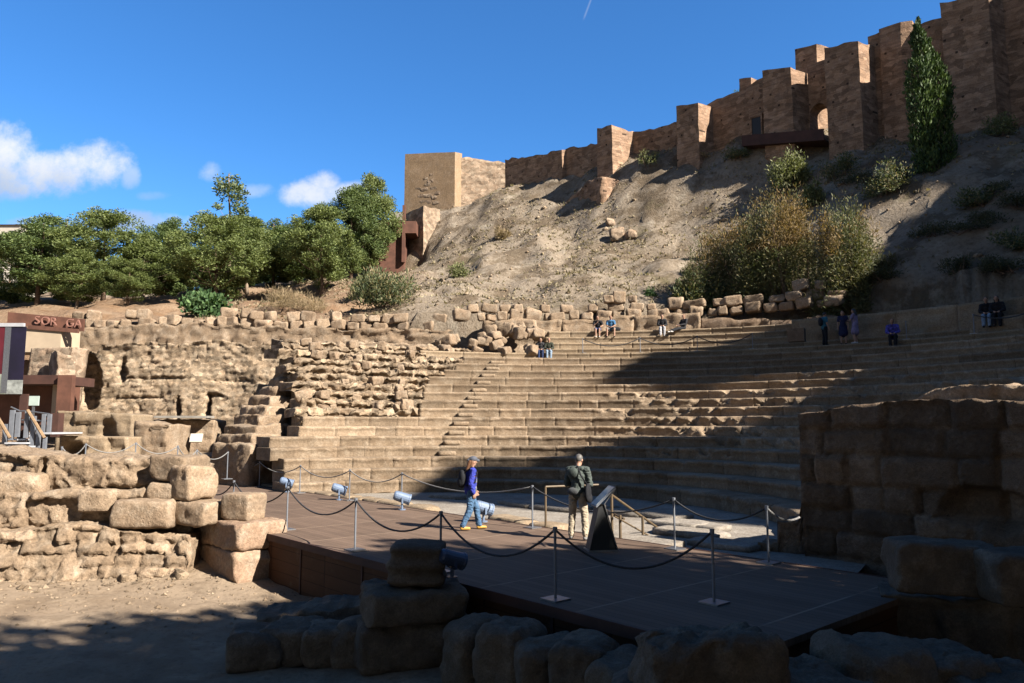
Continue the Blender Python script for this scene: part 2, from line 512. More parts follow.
def hill_mat():
    m, n = new_mat('dry_hillside')
    pos = n.node('ShaderNodeNewGeometry').outputs['Position']
    big = n.noise(pos, 0.10, 5, 0.6)
    mid = n.noise(pos, 0.7, 5, 0.65, 0.4)
    fine = n.noise(pos, 4.5, 5, 0.7)
    grit = n.noise(pos, 22.0, 4, 0.7)
    col = n.mix(n.smooth(big, 0.38, 0.62), (0.41, 0.335, 0.255), (0.335, 0.27, 0.20))
    col = n.mix(n.smooth(mid, 0.52, 0.68), col, (0.48, 0.41, 0.32))
    col = n.mix(n.math('MULTIPLY', n.smooth(n.noise(pos, 0.33, 6, 0.7), 0.48, 0.60), 0.8), col, (0.17, 0.125, 0.08))
    col = n.mix(n.math('MULTIPLY', n.smooth(n.noise(pos, 0.21, 5, 0.65), 0.58, 0.68), 0.5), col, (0.20, 0.18, 0.09))
    col = n.mix(n.math('MULTIPLY', n.smooth(fine, 0.55, 0.35), 0.45), col, (0.15, 0.105, 0.065))
    col = n.mix(n.smooth(grit, 0.62, 0.75), col, (0.50, 0.42, 0.31))
    sx = n.node('ShaderNodeSeparateXYZ', Vector=pos)
    # reddish earth under the pines on the lower shoulder
    left = n.math('MULTIPLY', n.math('SUBTRACT', 1.0, n.smooth(n.math('ADD', sx.outputs[0], n.math('MULTIPLY', big, 6.0)), -9.0, -3.0)),
                  n.math('SUBTRACT', 1.0, n.smooth(sx.outputs[2], 14.0, 19.0)))
    col = n.mix(n.math('MULTIPLY', left, 0.7), col, n.mix(n.smooth(mid, 0.4, 0.6), (0.33, 0.19, 0.105), (0.39, 0.25, 0.15)))
    h = n.math('ADD', n.math('MULTIPLY', mid, 0.8), n.math('ADD', n.math('MULTIPLY', fine, 0.5), n.math('MULTIPLY', grit, 0.22)))
    b = n.node('ShaderNodeBump', Strength=0.9, Distance=0.35, Height=h)
    finish(n, col, 0.97, b.outputs[0], spec=0.1)
    return m


def earth_mat():
    m, n = new_mat('packed_earth')
    pos = n.node('ShaderNodeNewGeometry').outputs['Position']
    big = n.noise(pos, 0.35, 5, 0.6, 0.5)
    mid = n.noise(pos, 1.6, 6, 0.66)
    fine = n.noise(pos, 9.0, 5, 0.7)
    grit = n.noise(pos, 45.0, 4, 0.75)
    col = n.mix(n.smooth(big, 0.35, 0.65), (0.44, 0.335, 0.235), (0.31, 0.225, 0.15))
    col = n.mix(n.smooth(mid, 0.5, 0.7), col, (0.47, 0.36, 0.25))
    col = n.mix(n.math('MULTIPLY', n.smooth(n.noise(pos, 0.8, 6, 0.7, 0.8), 0.50, 0.64), 0.6), col, (0.24, 0.175, 0.12))
    col = n.mix(n.math('MULTIPLY', n.smooth(fine, 0.52, 0.3), 0.55), col, (0.19, 0.135, 0.09))
    col = n.mix(n.smooth(grit, 0.60, 0.72), col, (0.50, 0.42, 0.33))
    h = n.math('ADD', n.math('MULTIPLY', mid, 0.6), n.math('ADD', n.math('MULTIPLY', fine, 0.45), n.math('MULTIPLY', grit, 0.2)))
    b = n.node('ShaderNodeBump', Strength=0.8, Distance=0.10, Height=h)
    finish(n, col, 0.97, b.outputs[0], spec=0.1)
    return m


def deck_mat(name, base, seam, board=0.14, panel=1.9, vertical=False):
    """Boards along local X, a seam across them every panel."""
    m, n = new_mat(name)
    obc = n.node('ShaderNodeTexCoord').outputs['Object']
    s = n.node('ShaderNodeSeparateXYZ', Vector=obc)
    across = s.outputs[2] if vertical else s.outputs[1]
    row = n.math('FLOOR', n.math('DIVIDE', across, board))
    pan = n.math('FLOOR', n.math('DIVIDE', s.outputs[0], panel))
    rnd = n.node('ShaderNodeTexWhiteNoise', dict(noise_dimensions='2D'), Vector=n.node('ShaderNodeCombineXYZ', X=row, Y=pan, Z=0.0).outputs[0]).outputs[0]
    prnd = n.node('ShaderNodeTexWhiteNoise', dict(noise_dimensions='1D'), W=pan).outputs[0]
    grain = n.noise(n.scalevec(obc, (1.0, 22.0, 22.0)), 2.4, 5, 0.65)
    blot = n.noise(obc, 0.5, 5, 0.65)
    col = n.mix(n.smooth(blot, 0.35, 0.68), tuple(c * 0.78 for c in base), tuple(c * 1.22 for c in base))
    col = n.mix(0.5, col, n.mix(rnd, tuple(c * 0.62 for c in base), tuple(c * 1.38 for c in base)))
    col = n.mix(0.22, col, n.mix(prnd, tuple(c * 0.7 for c in base), tuple(c * 1.4 for c in base)))
    col = n.mix(n.math('MULTIPLY', n.smooth(grain, 0.5, 0.75), 0.35), col, tuple(c * 1.6 for c in base))
    fr = n.math('FRACT', n.math('DIVIDE', across, board))
    gap = n.smooth(n.math('ABSOLUTE', n.math('SUBTRACT', fr, 0.5)), 0.455, 0.49)
    col = n.mix(n.math('MULTIPLY', gap, 0.75), col, tuple(c * 0.25 for c in base))
    fp = n.math('FRACT', n.math('DIVIDE', s.outputs[0], panel))
    sm = n.smooth(n.math('ABSOLUTE', n.math('SUBTRACT', fp, 0.5)), 0.488, 0.4955)
    sm = n.math('MULTIPLY', sm, n.smooth(n.noise(obc, 1.4, 3, 0.6), 0.25, 0.55))
    col = n.mix(n.math('MULTIPLY', sm, 0.8), col, seam)
    dust = n.smooth(n.noise(obc, 3.0, 6, 0.75), 0.56, 0.74)
    col = n.mix(n.math('MULTIPLY', dust, 0.22), col, (0.30, 0.24, 0.18))
    h = n.math('SUBTRACT', n.math('MULTIPLY', grain, 0.25), gap)
    b = n.node('ShaderNodeBump', Strength=0.35, Distance=0.01, Height=h)
    finish(n, col, 0.75, b.outputs[0], spec=0.12)
    return m


M['hill'] = hill_mat()
M['earth'] = earth_mat()
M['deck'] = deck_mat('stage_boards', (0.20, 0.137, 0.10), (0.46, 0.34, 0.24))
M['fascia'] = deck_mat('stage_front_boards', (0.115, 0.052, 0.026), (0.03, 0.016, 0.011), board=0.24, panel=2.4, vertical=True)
# ------------------------------------------------------------------ shapes in stone
def box_grid(w, d, h, res):
    """Closed box surface as a welded grid: centre of the base at the origin."""
    nx, ny, nz = (max(2, int(round(q / res)) + 1) for q in (w, d, h))
    xs, ys, zs = np.linspace(-w / 2, w / 2, nx), np.linspace(-d / 2, d / 2, ny), np.linspace(0, h, nz)
    key, V, F = {}, [], []

    def vid(i, j, k):
        q = (i, j, k)
        if q not in key:
            key[q] = len(V)
            V.append((xs[i], ys[j], zs[k]))
        return key[q]
    for i in range(nx - 1):
        for j in range(ny - 1):
            F.append((vid(i, j, nz - 1), vid(i + 1, j, nz - 1), vid(i + 1, j + 1, nz - 1), vid(i, j + 1, nz - 1)))
            F.append((vid(i, j, 0), vid(i, j + 1, 0), vid(i + 1, j + 1, 0), vid(i + 1, j, 0)))
    for i in range(nx - 1):
        for k in range(nz - 1):
            F.append((vid(i, 0, k), vid(i + 1, 0, k), vid(i + 1, 0, k + 1), vid(i, 0, k + 1)))
            F.append((vid(i, ny - 1, k), vid(i, ny - 1, k + 1), vid(i + 1, ny - 1, k + 1), vid(i + 1, ny - 1, k)))
    for j in range(ny - 1):
        for k in range(nz - 1):
            F.append((vid(0, j, k), vid(0, j, k + 1), vid(0, j + 1, k + 1), vid(0, j + 1, k)))
            F.append((vid(nx - 1, j, k), vid(nx - 1, j + 1, k), vid(nx - 1, j + 1, k + 1), vid(nx - 1, j, k + 1)))
    return np.array(V, float), np.array(F, int)


def rough_block(w, d, h, seed, res=0.09, rnd=0.16, amp=0.05, freq=1.6, taper=0.0, chips=16):
    """A worn stone block: rounded box with lumps, dents and knocked-off corners."""
    V, F = box_grid(w, d, h, res)
    c = np.array([0, 0, h / 2])
    half = np.array([w, d, h]) / 2
    r = min(rnd, 0.45 * half.min())
    q = V - c
    inner = np.clip(q, -(half - r), half - r)
    off = q - inner
    ln = np.linalg.norm(off, axis=1, keepdims=True)
    q = inner + np.where(ln > 1e-9, off / np.maximum(ln, 1e-9) * r, 0)
    V = q + c
    if taper:
        V[:, :2] *= (1 - taper * (V[:, 2:3] / h))
    V = V + vfbm(V, freq, 3, 0.5, seed * 3.77) * amp + vfbm(V, freq * 4.5, 3, 0.6, seed * 1.91) * amp * 0.6
    # flat chips struck off edges and corners
    rp = np.random.RandomState(int(seed * 7 + 3) % 99991)
    q = V - c
    for _ in range(chips):
        n_ = rp.normal(size=3)
        n_ = n_ / half
        n_ /= np.linalg.norm(n_)
        sup = np.abs(n_) @ half
        cut_ = rp.uniform(0.03, 0.20) if np.sort(np.abs(n_ * half / sup))[1] > 0.12 else rp.uniform(0.0, 0.04)
        d_ = sup * (1 - min(cut_, 0.11 / sup))
        over = q @ n_ - d_
        q = q - np.outer(np.maximum(over, 0) * 0.9, n_)
    V = q + c
    # knocked corners
    rs = np.random.RandomState(int(seed * 13) % 99991)
    for _ in range(3):
        k = c + half * rs.choice([-1, 1], 3) * (0.95, 0.95, 0.95)
        dist = np.linalg.norm((V - k) / max(0.25 * max(w, d, h), 0.12), axis=1)
        V -= (k - c) * 0.13 * np.clip(1 - dist, 0, 1)[:, None] * rs.rand()
    return V, F


def solid_sides(poly, z0, ztop, res, amp=0.06, freq=0.9, seed=0.0, jag=0.0, thick=None):
    """Upright masonry mass on a plan polygon (counter-clockwise), each corner with its own top height; sides gridded and roughened."""
    V, F = [], []
    n = len(poly)
    off = 0
    toploop = []
    for i in range(n):
        a, b = np.array(poly[i], float), np.array(poly[(i + 1) % n], float)
        za, zb = ztop[i], ztop[(i + 1) % n]
        L = np.linalg.norm(b - a)
        nu = max(2, int(L / res) + 1)
        nv = max(2, int((max(za, zb) - z0) / res) + 1)
        u = np.linspace(0, 1, nu)[:, None]
        v = np.linspace(0, 1, nv)[None, :]
        X = (a[0] + (b[0] - a[0]) * u) + 0 * v
        Y = (a[1] + (b[1] - a[1]) * u) + 0 * v
        T = za + (zb - za) * u
        if jag:
            T = T + jag * fbm(np.stack([X[:, 0] * 0.9, Y[:, 0] * 0.9, 0 * X[:, 0] + seed], 1), 3)[:, None]
        Z = z0 + (T - z0) * v
        V.append(np.stack([X.ravel(), Y.ravel(), np.broadcast_to(Z, X.shape).ravel()], 1))
        F.append(grid_faces(nu, nv, off))
        toploop += [off + k * nv + nv - 1 for k in range(nu - 1)]
        off += nu * nv
    V = np.concatenate(V)
    V = V + vfbm(V, freq, 4, 0.55, seed) * amp
    return V, np.concatenate(F), toploop


def masonry(name, poly, z0, ztop, mat, parent=None, res=0.35, amp=0.06, freq=0.9, seed=0.0, jag=0.0):
    V, F, top = solid_sides(poly, z0, ztop, res, amp, freq, seed, jag)
    me_f = [tuple(f) for f in F] + [tuple(top)]
    me = bpy.data.meshes.new(name)
    me.from_pydata([tuple(v) for v in V], [], me_f)
    me.materials.append(mat)
    bm = bmesh.new()
    bm.from_mesh(me)
    bmesh.ops.remove_doubles(bm, verts=bm.verts, dist=0.004)
    bmesh.ops.triangulate(bm, faces=[f for f in bm.faces if len(f.verts) > 4])
    bmesh.ops.recalc_face_normals(bm, faces=bm.faces)
    bm.to_mesh(me)
    bm.free()
    o = bpy.data.objects.new(name, me)
    COL.objects.link(o)
    if parent is not None:
        o.parent = parent
    return o


def relief(name, A, B, zb, top, thick, mat, parent=None, res=0.1, amp=0.06, freq=1.2, fine=0.03, courses=None, dents=(), jag=0.1, seed=1.0, lean=0.0, tonevar=0.12, bulge=0.0, stepped=False, tilt=0.13):
    """A standing wall seen from the side its left-to-right line A-B shows: front face with courses and hollows, rough top, ends and back."""
    A, B = np.array(A[:2], float), np.array(B[:2], float)
    L = np.linalg.norm(B - A)
    ax = (B - A) / L
    nrm = np.array([ax[1], -ax[0]])
    us = np.linspace(0, L, max(3, int(L / res) + 1))
    tu, tz = np.array([p[0] for p in top]) * L, np.array([p[1] for p in top])
    if stepped:
        ztop = tz[np.clip(np.searchsorted(tu, us, side='right') - 1, 0, len(tz) - 1)]
    else:
        ztop = np.interp(us, tu, tz)
    jn = fbm(np.stack([us * 0.8 + seed * 9, us * 0 + seed, us * 0], 1), 4, 0.6) * jag
    ztop = ztop + jn
    H = max(ztop) - zb
    nv = max(3, int(H / res) + 1)
    nt = max(2, int(thick / (res * 2)) + 1)
    vfront = np.linspace(0, 1, nv)
    U, Vv = np.meshgrid(us, vfront, indexing='ij')
    Z = zb + (ztop[:, None] - zb) * Vv
    dep = np.zeros_like(U)
    tone = np.zeros_like(U)
    rs = np.random.RandomState(int(seed * 101) % 99991)
    if courses:
        h, lmin, lmax, jd, off = courses
        zz = zb
        heights = []
        while zz < zb + H + 1:
            hh = h * rs.uniform(0.8, 1.25)
            heights.append((zz, hh))
            zz += hh
        zc = np.array([q[0] for q in heights])
        row = np.clip(np.searchsorted(zc, Z.ravel(), side='right') - 1, 0, len(zc) - 1)
        hrow = np.array([q[1] for q in heights])[row]
        dz = np.minimum(Z.ravel() - zc[row], zc[row] + hrow - Z.ravel())
        du = np.zeros_like(dz)
        bo = np.zeros_like(dz)
        tn = np.zeros_like(dz)
        Uf = U.ravel()
        for k in range(len(zc)):
            sel = row == k
            if not sel.any():
                continue
            e = [-rs.uniform(0, lmax)]
            while e[-1] < L + lmax:
                e.append(e[-1] + rs.uniform(lmin, lmax))
            e = np.array(e)
            idx = np.clip(np.searchsorted(e, Uf[sel], side='right') - 1, 0, len(e) - 2)
            du[sel] = np.minimum(Uf[sel] - e[idx], e[idx + 1] - Uf[sel])
            bo[sel] = rs.uniform(-1, 1, len(e))[idx] * off
            tn[sel] = rs.uniform(-1, 1, len(e))[idx] * tonevar
            bo[sel] += rs.uniform(-1, 1, len(e))[idx] * tilt * (Uf[sel] - (e[idx] + e[idx + 1]) / 2) + rs.uniform(-1.2, 1, len(e))[idx] * tilt * (Z.ravel()[sel] - zc[k] - heights[k][1] / 2)
        wob = 0.03 * fbm(np.stack([Uf * 2.2, Z.ravel() * 2.2, Uf * 0 + seed], 1), 3)
        jw = max(0.016, res * 0.55)
        joint = np.exp(-(np.minimum(dz, du) + wob) ** 2 / (2 * jw * jw))
        dep += (bo - jd * joint).reshape(U.shape)
        tone += tn.reshape(U.shape)
    for (du_, dz_, ru, rz, dd) in dents:
        q = ((U - du_) / ru) ** 2 + ((Z - dz_) / rz) ** 2
        q = q * (1 + 0.55 * fbm(np.stack([U.ravel() * 1.7, Z.ravel() * 1.7, U.ravel() * 0 + seed + dd], 1), 3).reshape(U.shape))
        dep -= dd * np.clip(1.25 - q, 0, 1) ** 0.6
    if bulge:
        dep += bulge * fbm(np.stack([U.ravel() * 0.45, Z.ravel() * 0.6, U.ravel() * 0 + seed * 5], 1), 3).reshape(U.shape)
    edge = np.minimum(np.minimum(U, L - U) / 0.08, (1 - Vv) * H / 0.08)
    dep *= np.clip(edge, 0, 1)
    dep += lean * (Z - zb) * -1.0
    X = A[0] + ax[0] * U + nrm[0] * dep
    Y = A[1] + ax[1] * U + nrm[1] * dep
    verts = [np.stack([X.ravel(), Y.ravel(), Z.ravel()], 1)]
    tones = [tone.ravel()]
    faces = [grid_faces(len(us), nv)]
    off = len(us) * nv
    lt = -lean * (ztop - zb)
    # top, running back
    D_ = np.linspace(0, thick, nt)
    Ut, Dt = np.meshgrid(us, D_, indexing='ij')
    Zt = np.repeat(ztop[:, None], nt, 1)
    dd = lt[:, None] - Dt
    verts.append(np.stack([(A[0] + ax[0] * Ut + nrm[0] * dd).ravel(), (A[1] + ax[1] * Ut + nrm[1] * dd).ravel(), Zt.ravel()], 1))
    tones.append(np.zeros(len(us) * nt))
    faces.append(grid_faces(len(us), nt, off))
    off += len(us) * nt
    # ends
    for e, uu in ((0, 0.0), (len(us) - 1, L)):
        De, Ve = np.meshgrid(D_, vfront, indexing='ij')
        Ze = zb + (ztop[e] - zb) * Ve
        q = -lean * (Ze - zb) - De
        verts.append(np.stack([(A[0] + ax[0] * uu + nrm[0] * q).ravel(), (A[1] + ax[1] * uu + nrm[1] * q).ravel(), Ze.ravel()], 1))
        tones.append(np.zeros(nt * nv))
        faces.append(grid_faces(nt, nv, off))
        off += nt * nv
    # back
    q = -lean * (Z - zb) - thick
    verts.append(np.stack([(A[0] + ax[0] * U + nrm[0] * q).ravel(), (A[1] + ax[1] * U + nrm[1] * q).ravel(), Z.ravel()], 1))
    tones.append(np.zeros(len(us) * nv))
    faces.append(grid_faces(len(us), nv, off))
    V = np.concatenate(verts)
    V = V + vfbm(V, freq, 4, 0.55, seed * 7.7) * amp + vfbm(V, freq * 6, 3, 0.6, seed * 2.3) * fine
    o = np_obj(name, V, np.concatenate(faces), mat, parent, tone=np.concatenate(tones))
    bm = bmesh.new()
    bm.from_mesh(o.data)
    bmesh.ops.remove_doubles(bm, verts=bm.verts, dist=0.001)
    bmesh.ops.recalc_face_normals(bm, faces=bm.faces)
    bm.to_mesh(o.data)
    bm.free()
    return o


def mesh_block(name, w, d, h, seed, mat, parent=None, **kw):
    V, F = rough_block(w, d, h, seed, **kw)
    return np_obj(name, V, F, mat, parent, smooth=False)


# ------------------------------------------------------------------ ground: one sheet to the horizon, finer near the camera
def axis(lo, hi, mid_lo, mid_hi, fine, growth=1.35):
    a = list(np.arange(mid_lo, mid_hi + fine, fine))
    s = fine
    while a[-1] < hi:
        s *= growth
        a.append(a[-1] + s)
    s = fine
    while a[0] > lo:
        s *= growth
        a.insert(0, a[0] - s)
    return np.array(a)


def ground_z(x, y):
    p = np.stack([x * 0.35, y * 0.35, 0 * x], 1)
    z = -1.0 + 0.10 * fbm(p, 4) + 0.035 * fbm(p * 7, 3)
    # the earth banks up towards the ruined footing on the near left
    z += 0.55 * np.clip((y - 14.6 + 0.10 * x) / 3.0, 0, 1) ** 1.5 * np.clip((-4.2 - x) / 2.0, 0, 1)
    far = np.clip((np.abs(x) + np.abs(y) - 90) / 60, 0, 1)
    return z * (1 - far) - 1.2 * far


gx, gy = axis(-1500, 1500, -16, 12, 0.16), axis(-300, 2000, 6.0, 21, 0.16)
GX, GY = np.meshgrid(gx, gy, indexing='ij')
GZ = ground_z(GX.ravel(), GY.ravel())
ground = np_obj('ground', np.stack([GX.ravel(), GY.ravel(), GZ], 1), grid_faces(len(gx), len(gy)), M['earth'], smooth=True)
tag(ground, 'packed tan earth floor in front of the wooden stage', 'ground', kind='structure')

# ------------------------------------------------------------------ hillside behind the seats
HILL = [  # (px, py, distance)
    (60, 322, 50), (160, 320, 50), (270, 318, 50), (360, 318, 49), (430, 304, 49), (520, 312, 47.5), (600, 306, 45.5), (700, 300, 42.5), (800, 300, 38.5), 
    (100, 305, 68), (250, 304, 62), (320, 290, 66), (380, 284, 64), (430, 274, 66), (340, 280, 78), (200, 300, 85), (60, 300, 90), (-150, 312, 70), (-300, 312, 60),
    (425, 268, 79), (405, 280, 79), (385, 284, 78), (432, 247, 79), (440, 228, 83), (436, 211, 87), (450, 208, 88), (470, 205, 88), (505, 190, 86), (540, 187, 82), (600, 164, 76.3), (640, 154, 73), (676, 146, 70), (712, 141, 67.5), (750, 139, 65), (790, 139, 62.3), (830, 142, 60), (873, 140, 57.7), (945, 132, 54.3), (1000, 127, 51.8), (1060, 120, 49.5),
    (560, 250, 64), (560, 215, 74), (620, 225, 65), (620, 192, 70), (660, 270, 52), (700, 230, 60), (760, 200, 60), (800, 225, 52), (800, 185, 57),
    (860, 200, 49), (900, 250, 40), (950, 250, 36.5), (950, 200, 43), (1000, 200, 40), (1024, 250, 34), (480, 280, 57), (520, 250, 66), (590, 285, 51),
]
hp = np.array([P(*q) for q in HILL])
extra = np.array([(46, 46, 27), (46, 30, 27), (46, 15, 27), (46, -10, 28), (60, 0, 30), (60, 40, 30), (36, 20, 14), (33, 10, 11), (34, -4, 13), (30, 24, 10.0), (30, 14, 7.5), (30, 4, 6.0),
                  (45, 75, 26), (10, 105, 27), (75, 65, 27), (25, 90, 27), (-20, 115, 22), (-60, 115, 13), (-60, 60, 10), (-75, 90, 11), (-30, 140, 18), (30, 140, 26), (-90, 45, 8), (-40, 48, 8.5), (46, -30, 26), (34, -24, 12)], float)
hp = np.concatenate([hp, extra])


def tps(r2):
    return np.where(r2 > 1e-12, 0.5 * r2 * np.log(np.maximum(r2, 1e-12)), 0)


hp = np.concatenate([hp, np.array([(3 + 26.0 * math.cos(R(a)), 20.3 + 26.0 * math.sin(R(a)), 8.9) for a in range(70, -20, -9)])])
_c = hp[:, :2] / 30.0
_K = tps(((_c[:, None] - _c[None]) ** 2).sum(2)) + np.eye(len(_c)) * 0.004
_Pm = np.concatenate([np.ones((len(_c), 1)), _c], 1)
_A = np.block([[_K, _Pm], [_Pm.T, np.zeros((3, 3))]])
_sol = np.linalg.solve(_A, np.concatenate([hp[:, 2], np.zeros(3)]))


def hill_base(x, y):
    q = np.stack([x, y], 1) / 30.0
    k = tps(((q[:, None] - _c[None]) ** 2).sum(2))
    return k @ _sol[:-3] + np.concatenate([np.ones((len(q), 1)), q], 1) @ _sol[-3:]


RIM = np.array([(-120, 46), (-45, 48), (-25, 48.5), (-12, 48), (-2, 46.3)] + [(3 + 25.7 * math.cos(R(a)), 20.3 + 25.7 * math.sin(R(a))) for a in range(96, -14, -6)] + [(29, 0), (29, -40)], float)


def rim_dist(x, y):
    """Distance beyond the rim line of the seats (positive on the hill side)."""
    best = np.full(len(x), 1e9)
    sign = np.ones(len(x))
    for a, b in zip(RIM[:-1], RIM[1:]):
        ab = b - a
        t = np.clip(((x - a[0]) * ab[0] + (y - a[1]) * ab[1]) / (ab @ ab), 0, 1)
        dx, dy_ = x - (a[0] + ab[0] * t), y - (a[1] + ab[1] * t)
        d = np.hypot(dx, dy_)
        s = np.where(ab[0] * dy_ - ab[1] * dx > 0, 1.0, -1.0)
        up = d < best
        best = np.where(up, d, best)
        sign = np.where(up, s, sign)
    return best * sign


def hill_z(x, y):
    x, y = np.atleast_1d(np.asarray(x, float)), np.atleast_1d(np.asarray(y, float))
    z = hill_base(x, y)
    p = np.stack([x * 0.16, y * 0.16, z * 0.05], 1)
    amp = np.clip(rim_dist(x, y) / 6.0, 0.0, 1.0)
    ridg = 1 - 2 * np.abs(fbm(p * 1.3 + 5, 4))
    z = z + amp * (1.2 * fbm(p, 4) + 0.9 * (ridg - 0.6) + 0.42 * fbm(p * 5.5, 4, 0.6))
    d = rim_dist(x, y)
    z = np.where(d < 0, z + d * 14.0, z)
    return np.maximum(z, -3.0)


hx, hy = axis(-150, 130, -32, 46, 0.5, 1.25), axis(-60, 170, 26, 100, 0.5, 1.25)
HX, HY = np.meshgrid(hx, hy, indexing='ij')
HZ = hill_z(HX.ravel(), HY.ravel())
hv = np.stack([HX.ravel(), HY.ravel(), HZ], 1)
hf = grid_faces(len(hx), len(hy))
hf = hf[(HZ[hf].max(1) > -2.9)]
used, inv = np.unique(hf, return_inverse=True)
hill = np_obj('hillside', hv[used], inv.reshape(hf.shape), M['hill'], smooth=True)
tag(hill, 'dry brown hillside rising to the citadel walls', 'hill', kind='structure')

def hit(px, py, z0=None, lo=25.0, hi=120.0):
    """Where the line of sight through a place of the photograph meets the hillside."""
    Ys = np.linspace(lo, hi, 500)
    a, b, c = ray(px, py)
    x, z = a / b * Ys, CAM_Z + c / b * Ys
    below = np.nonzero((hill_z(x, Ys) > z) & (rim_dist(x, Ys) > 0.2))[0]
    return float(Ys[below[0]]) if len(below) else None


# dry grass tufts over the slope: one mass
rs = np.random.RandomState(3)
nb = 24000
bx, by = rs.uniform(-22, 42, nb), rs.uniform(34, 100, nb)
rd = rim_dist(bx, by)
keep = (rd > 0.6) & (np.abs(bx / by) < 0.75) & (fbm(np.stack([bx * 0.15, by * 0.15, 0 * bx], 1), 3) + rs.uniform(-0.35, 0.35, nb) > -0.05)
bx, by = bx[keep], by[keep]
bz = hill_z(bx, by) - 0.03
gv, gf = [], []
kk = 0
for i in range(len(bx)):
    for b in range(3):
        a = rs.uniform(0, 6.283)
        h = rs.uniform(0.08, 0.26)
        wd = rs.uniform(0.05, 0.11)
        ox, oy = rs.uniform(-0.2, 0.2, 2)
        lx, ly = rs.uniform(-0.2, 0.2, 2)
        gv += [(bx[i] + ox - math.cos(a) * wd, by[i] + oy - math.sin(a) * wd, bz[i]), (bx[i] + ox + math.cos(a) * wd, by[i] + oy + math.sin(a) * wd, bz[i]), (bx[i] + ox + lx, by[i] + oy + ly, bz[i] + h)]
        gf.append((kk, kk + 1, kk + 2))
        kk += 3
g = np_obj('dry_grass', gv, gf, M['drygrass'])
tag(g, 'dry straw coloured grass tufts over the slope', 'grass', kind='stuff')

# loose stones lying on the slope: one scatter
rs = np.random.RandomState(8)
ns = 5200
bx, by = rs.uniform(-20, 42, ns), rs.uniform(30, 95, ns)
keep = (rim_dist(bx, by) > 0.5) & (np.abs(bx / by) < 0.78) & (fbm(np.stack([bx * 0.22, by * 0.22, 0 * bx + 4], 1), 3) + rs.uniform(-0.3, 0.3, ns) > 0.0)
bx, by = bx[keep], by[keep]
bz = hill_z(bx, by)
rr_ = rs.uniform(0.05, 0.17, len(bx)) * (1 + 1.3 * (rs.rand(len(bx)) < 0.05))
base = np.array([(1, 0, .1), (-1, 0, .1), (0, 1, .1), (0, -1, .1), (.2, .1, .8), (0, 0, -.6)])
sv = (base[None] * rr_[:, None, None] * rs.uniform(0.6, 1.3, (len(bx), 6, 3)) + np.stack([bx, by, bz], 1)[:, None]).reshape(-1, 3)
tri = np.array([(0, 2, 4), (2, 1, 4), (1, 3, 4), (3, 0, 4), (2, 0, 5), (1, 2, 5), (3, 1, 5), (0, 3, 5)])
g = np_obj('hill_rubble', sv, (np.arange(len(bx))[:, None, None] * 6 + tri[None]).reshape(-1, 3), M['rubble'])
tag(g, 'small loose stones scattered over the dry slope', 'rubble', kind='stuff')

# ------------------------------------------------------------------ seating: concentric tiers of stone blocks
def tier_geo(k):
    """Centre, radius and base height of seating tier k (0 = lowest)."""
    f = k / 14.0
    if k <= 14:
        return np.array([-2.5 + 5.5 * f, 19.3 + 1.0 * f]), 9.3 + 10.1 * f, -0.1 + 0.40 * k
    j = k - 15
    return np.array([3.0, 20.3]), 20.55 + (0.0 if j == 0 else 1.25 + 0.34 * (j - 1)), 5.9 + 0.37 * j


def ang_at(k, px, z=None):
    c, r, z0 = tier_geo(k)
    a = np.linspace(R(178), R(25), 3000)
    x, y = c[0] + r * np.cos(a), c[1] + r * np.sin(a)
    cc, ss = math.cos(PITCH), math.sin(PITCH)
    zz = (z0 + 0.2 if z is None else z) - CAM_Z
    d = y * cc + zz * ss
    return a[np.argmin(np.abs(512 + F_PX * x / d - px))]


def right_angle(k, s_cut=14.6):
    c, r, _ = tier_geo(k)
    a = np.linspace(R(90), R(-60), 1500)
    x, y = c[0] + r * np.cos(a), c[1] + r * np.sin(a)
    s = x * N[0] + y * N[1]
    t = x * D[0] + y * D[1]
    bad = np.nonzero(((s < s_cut) & (t > -14)) | (y < 6))[0]
    return a[bad[0]] if len(bad) else a[-1]


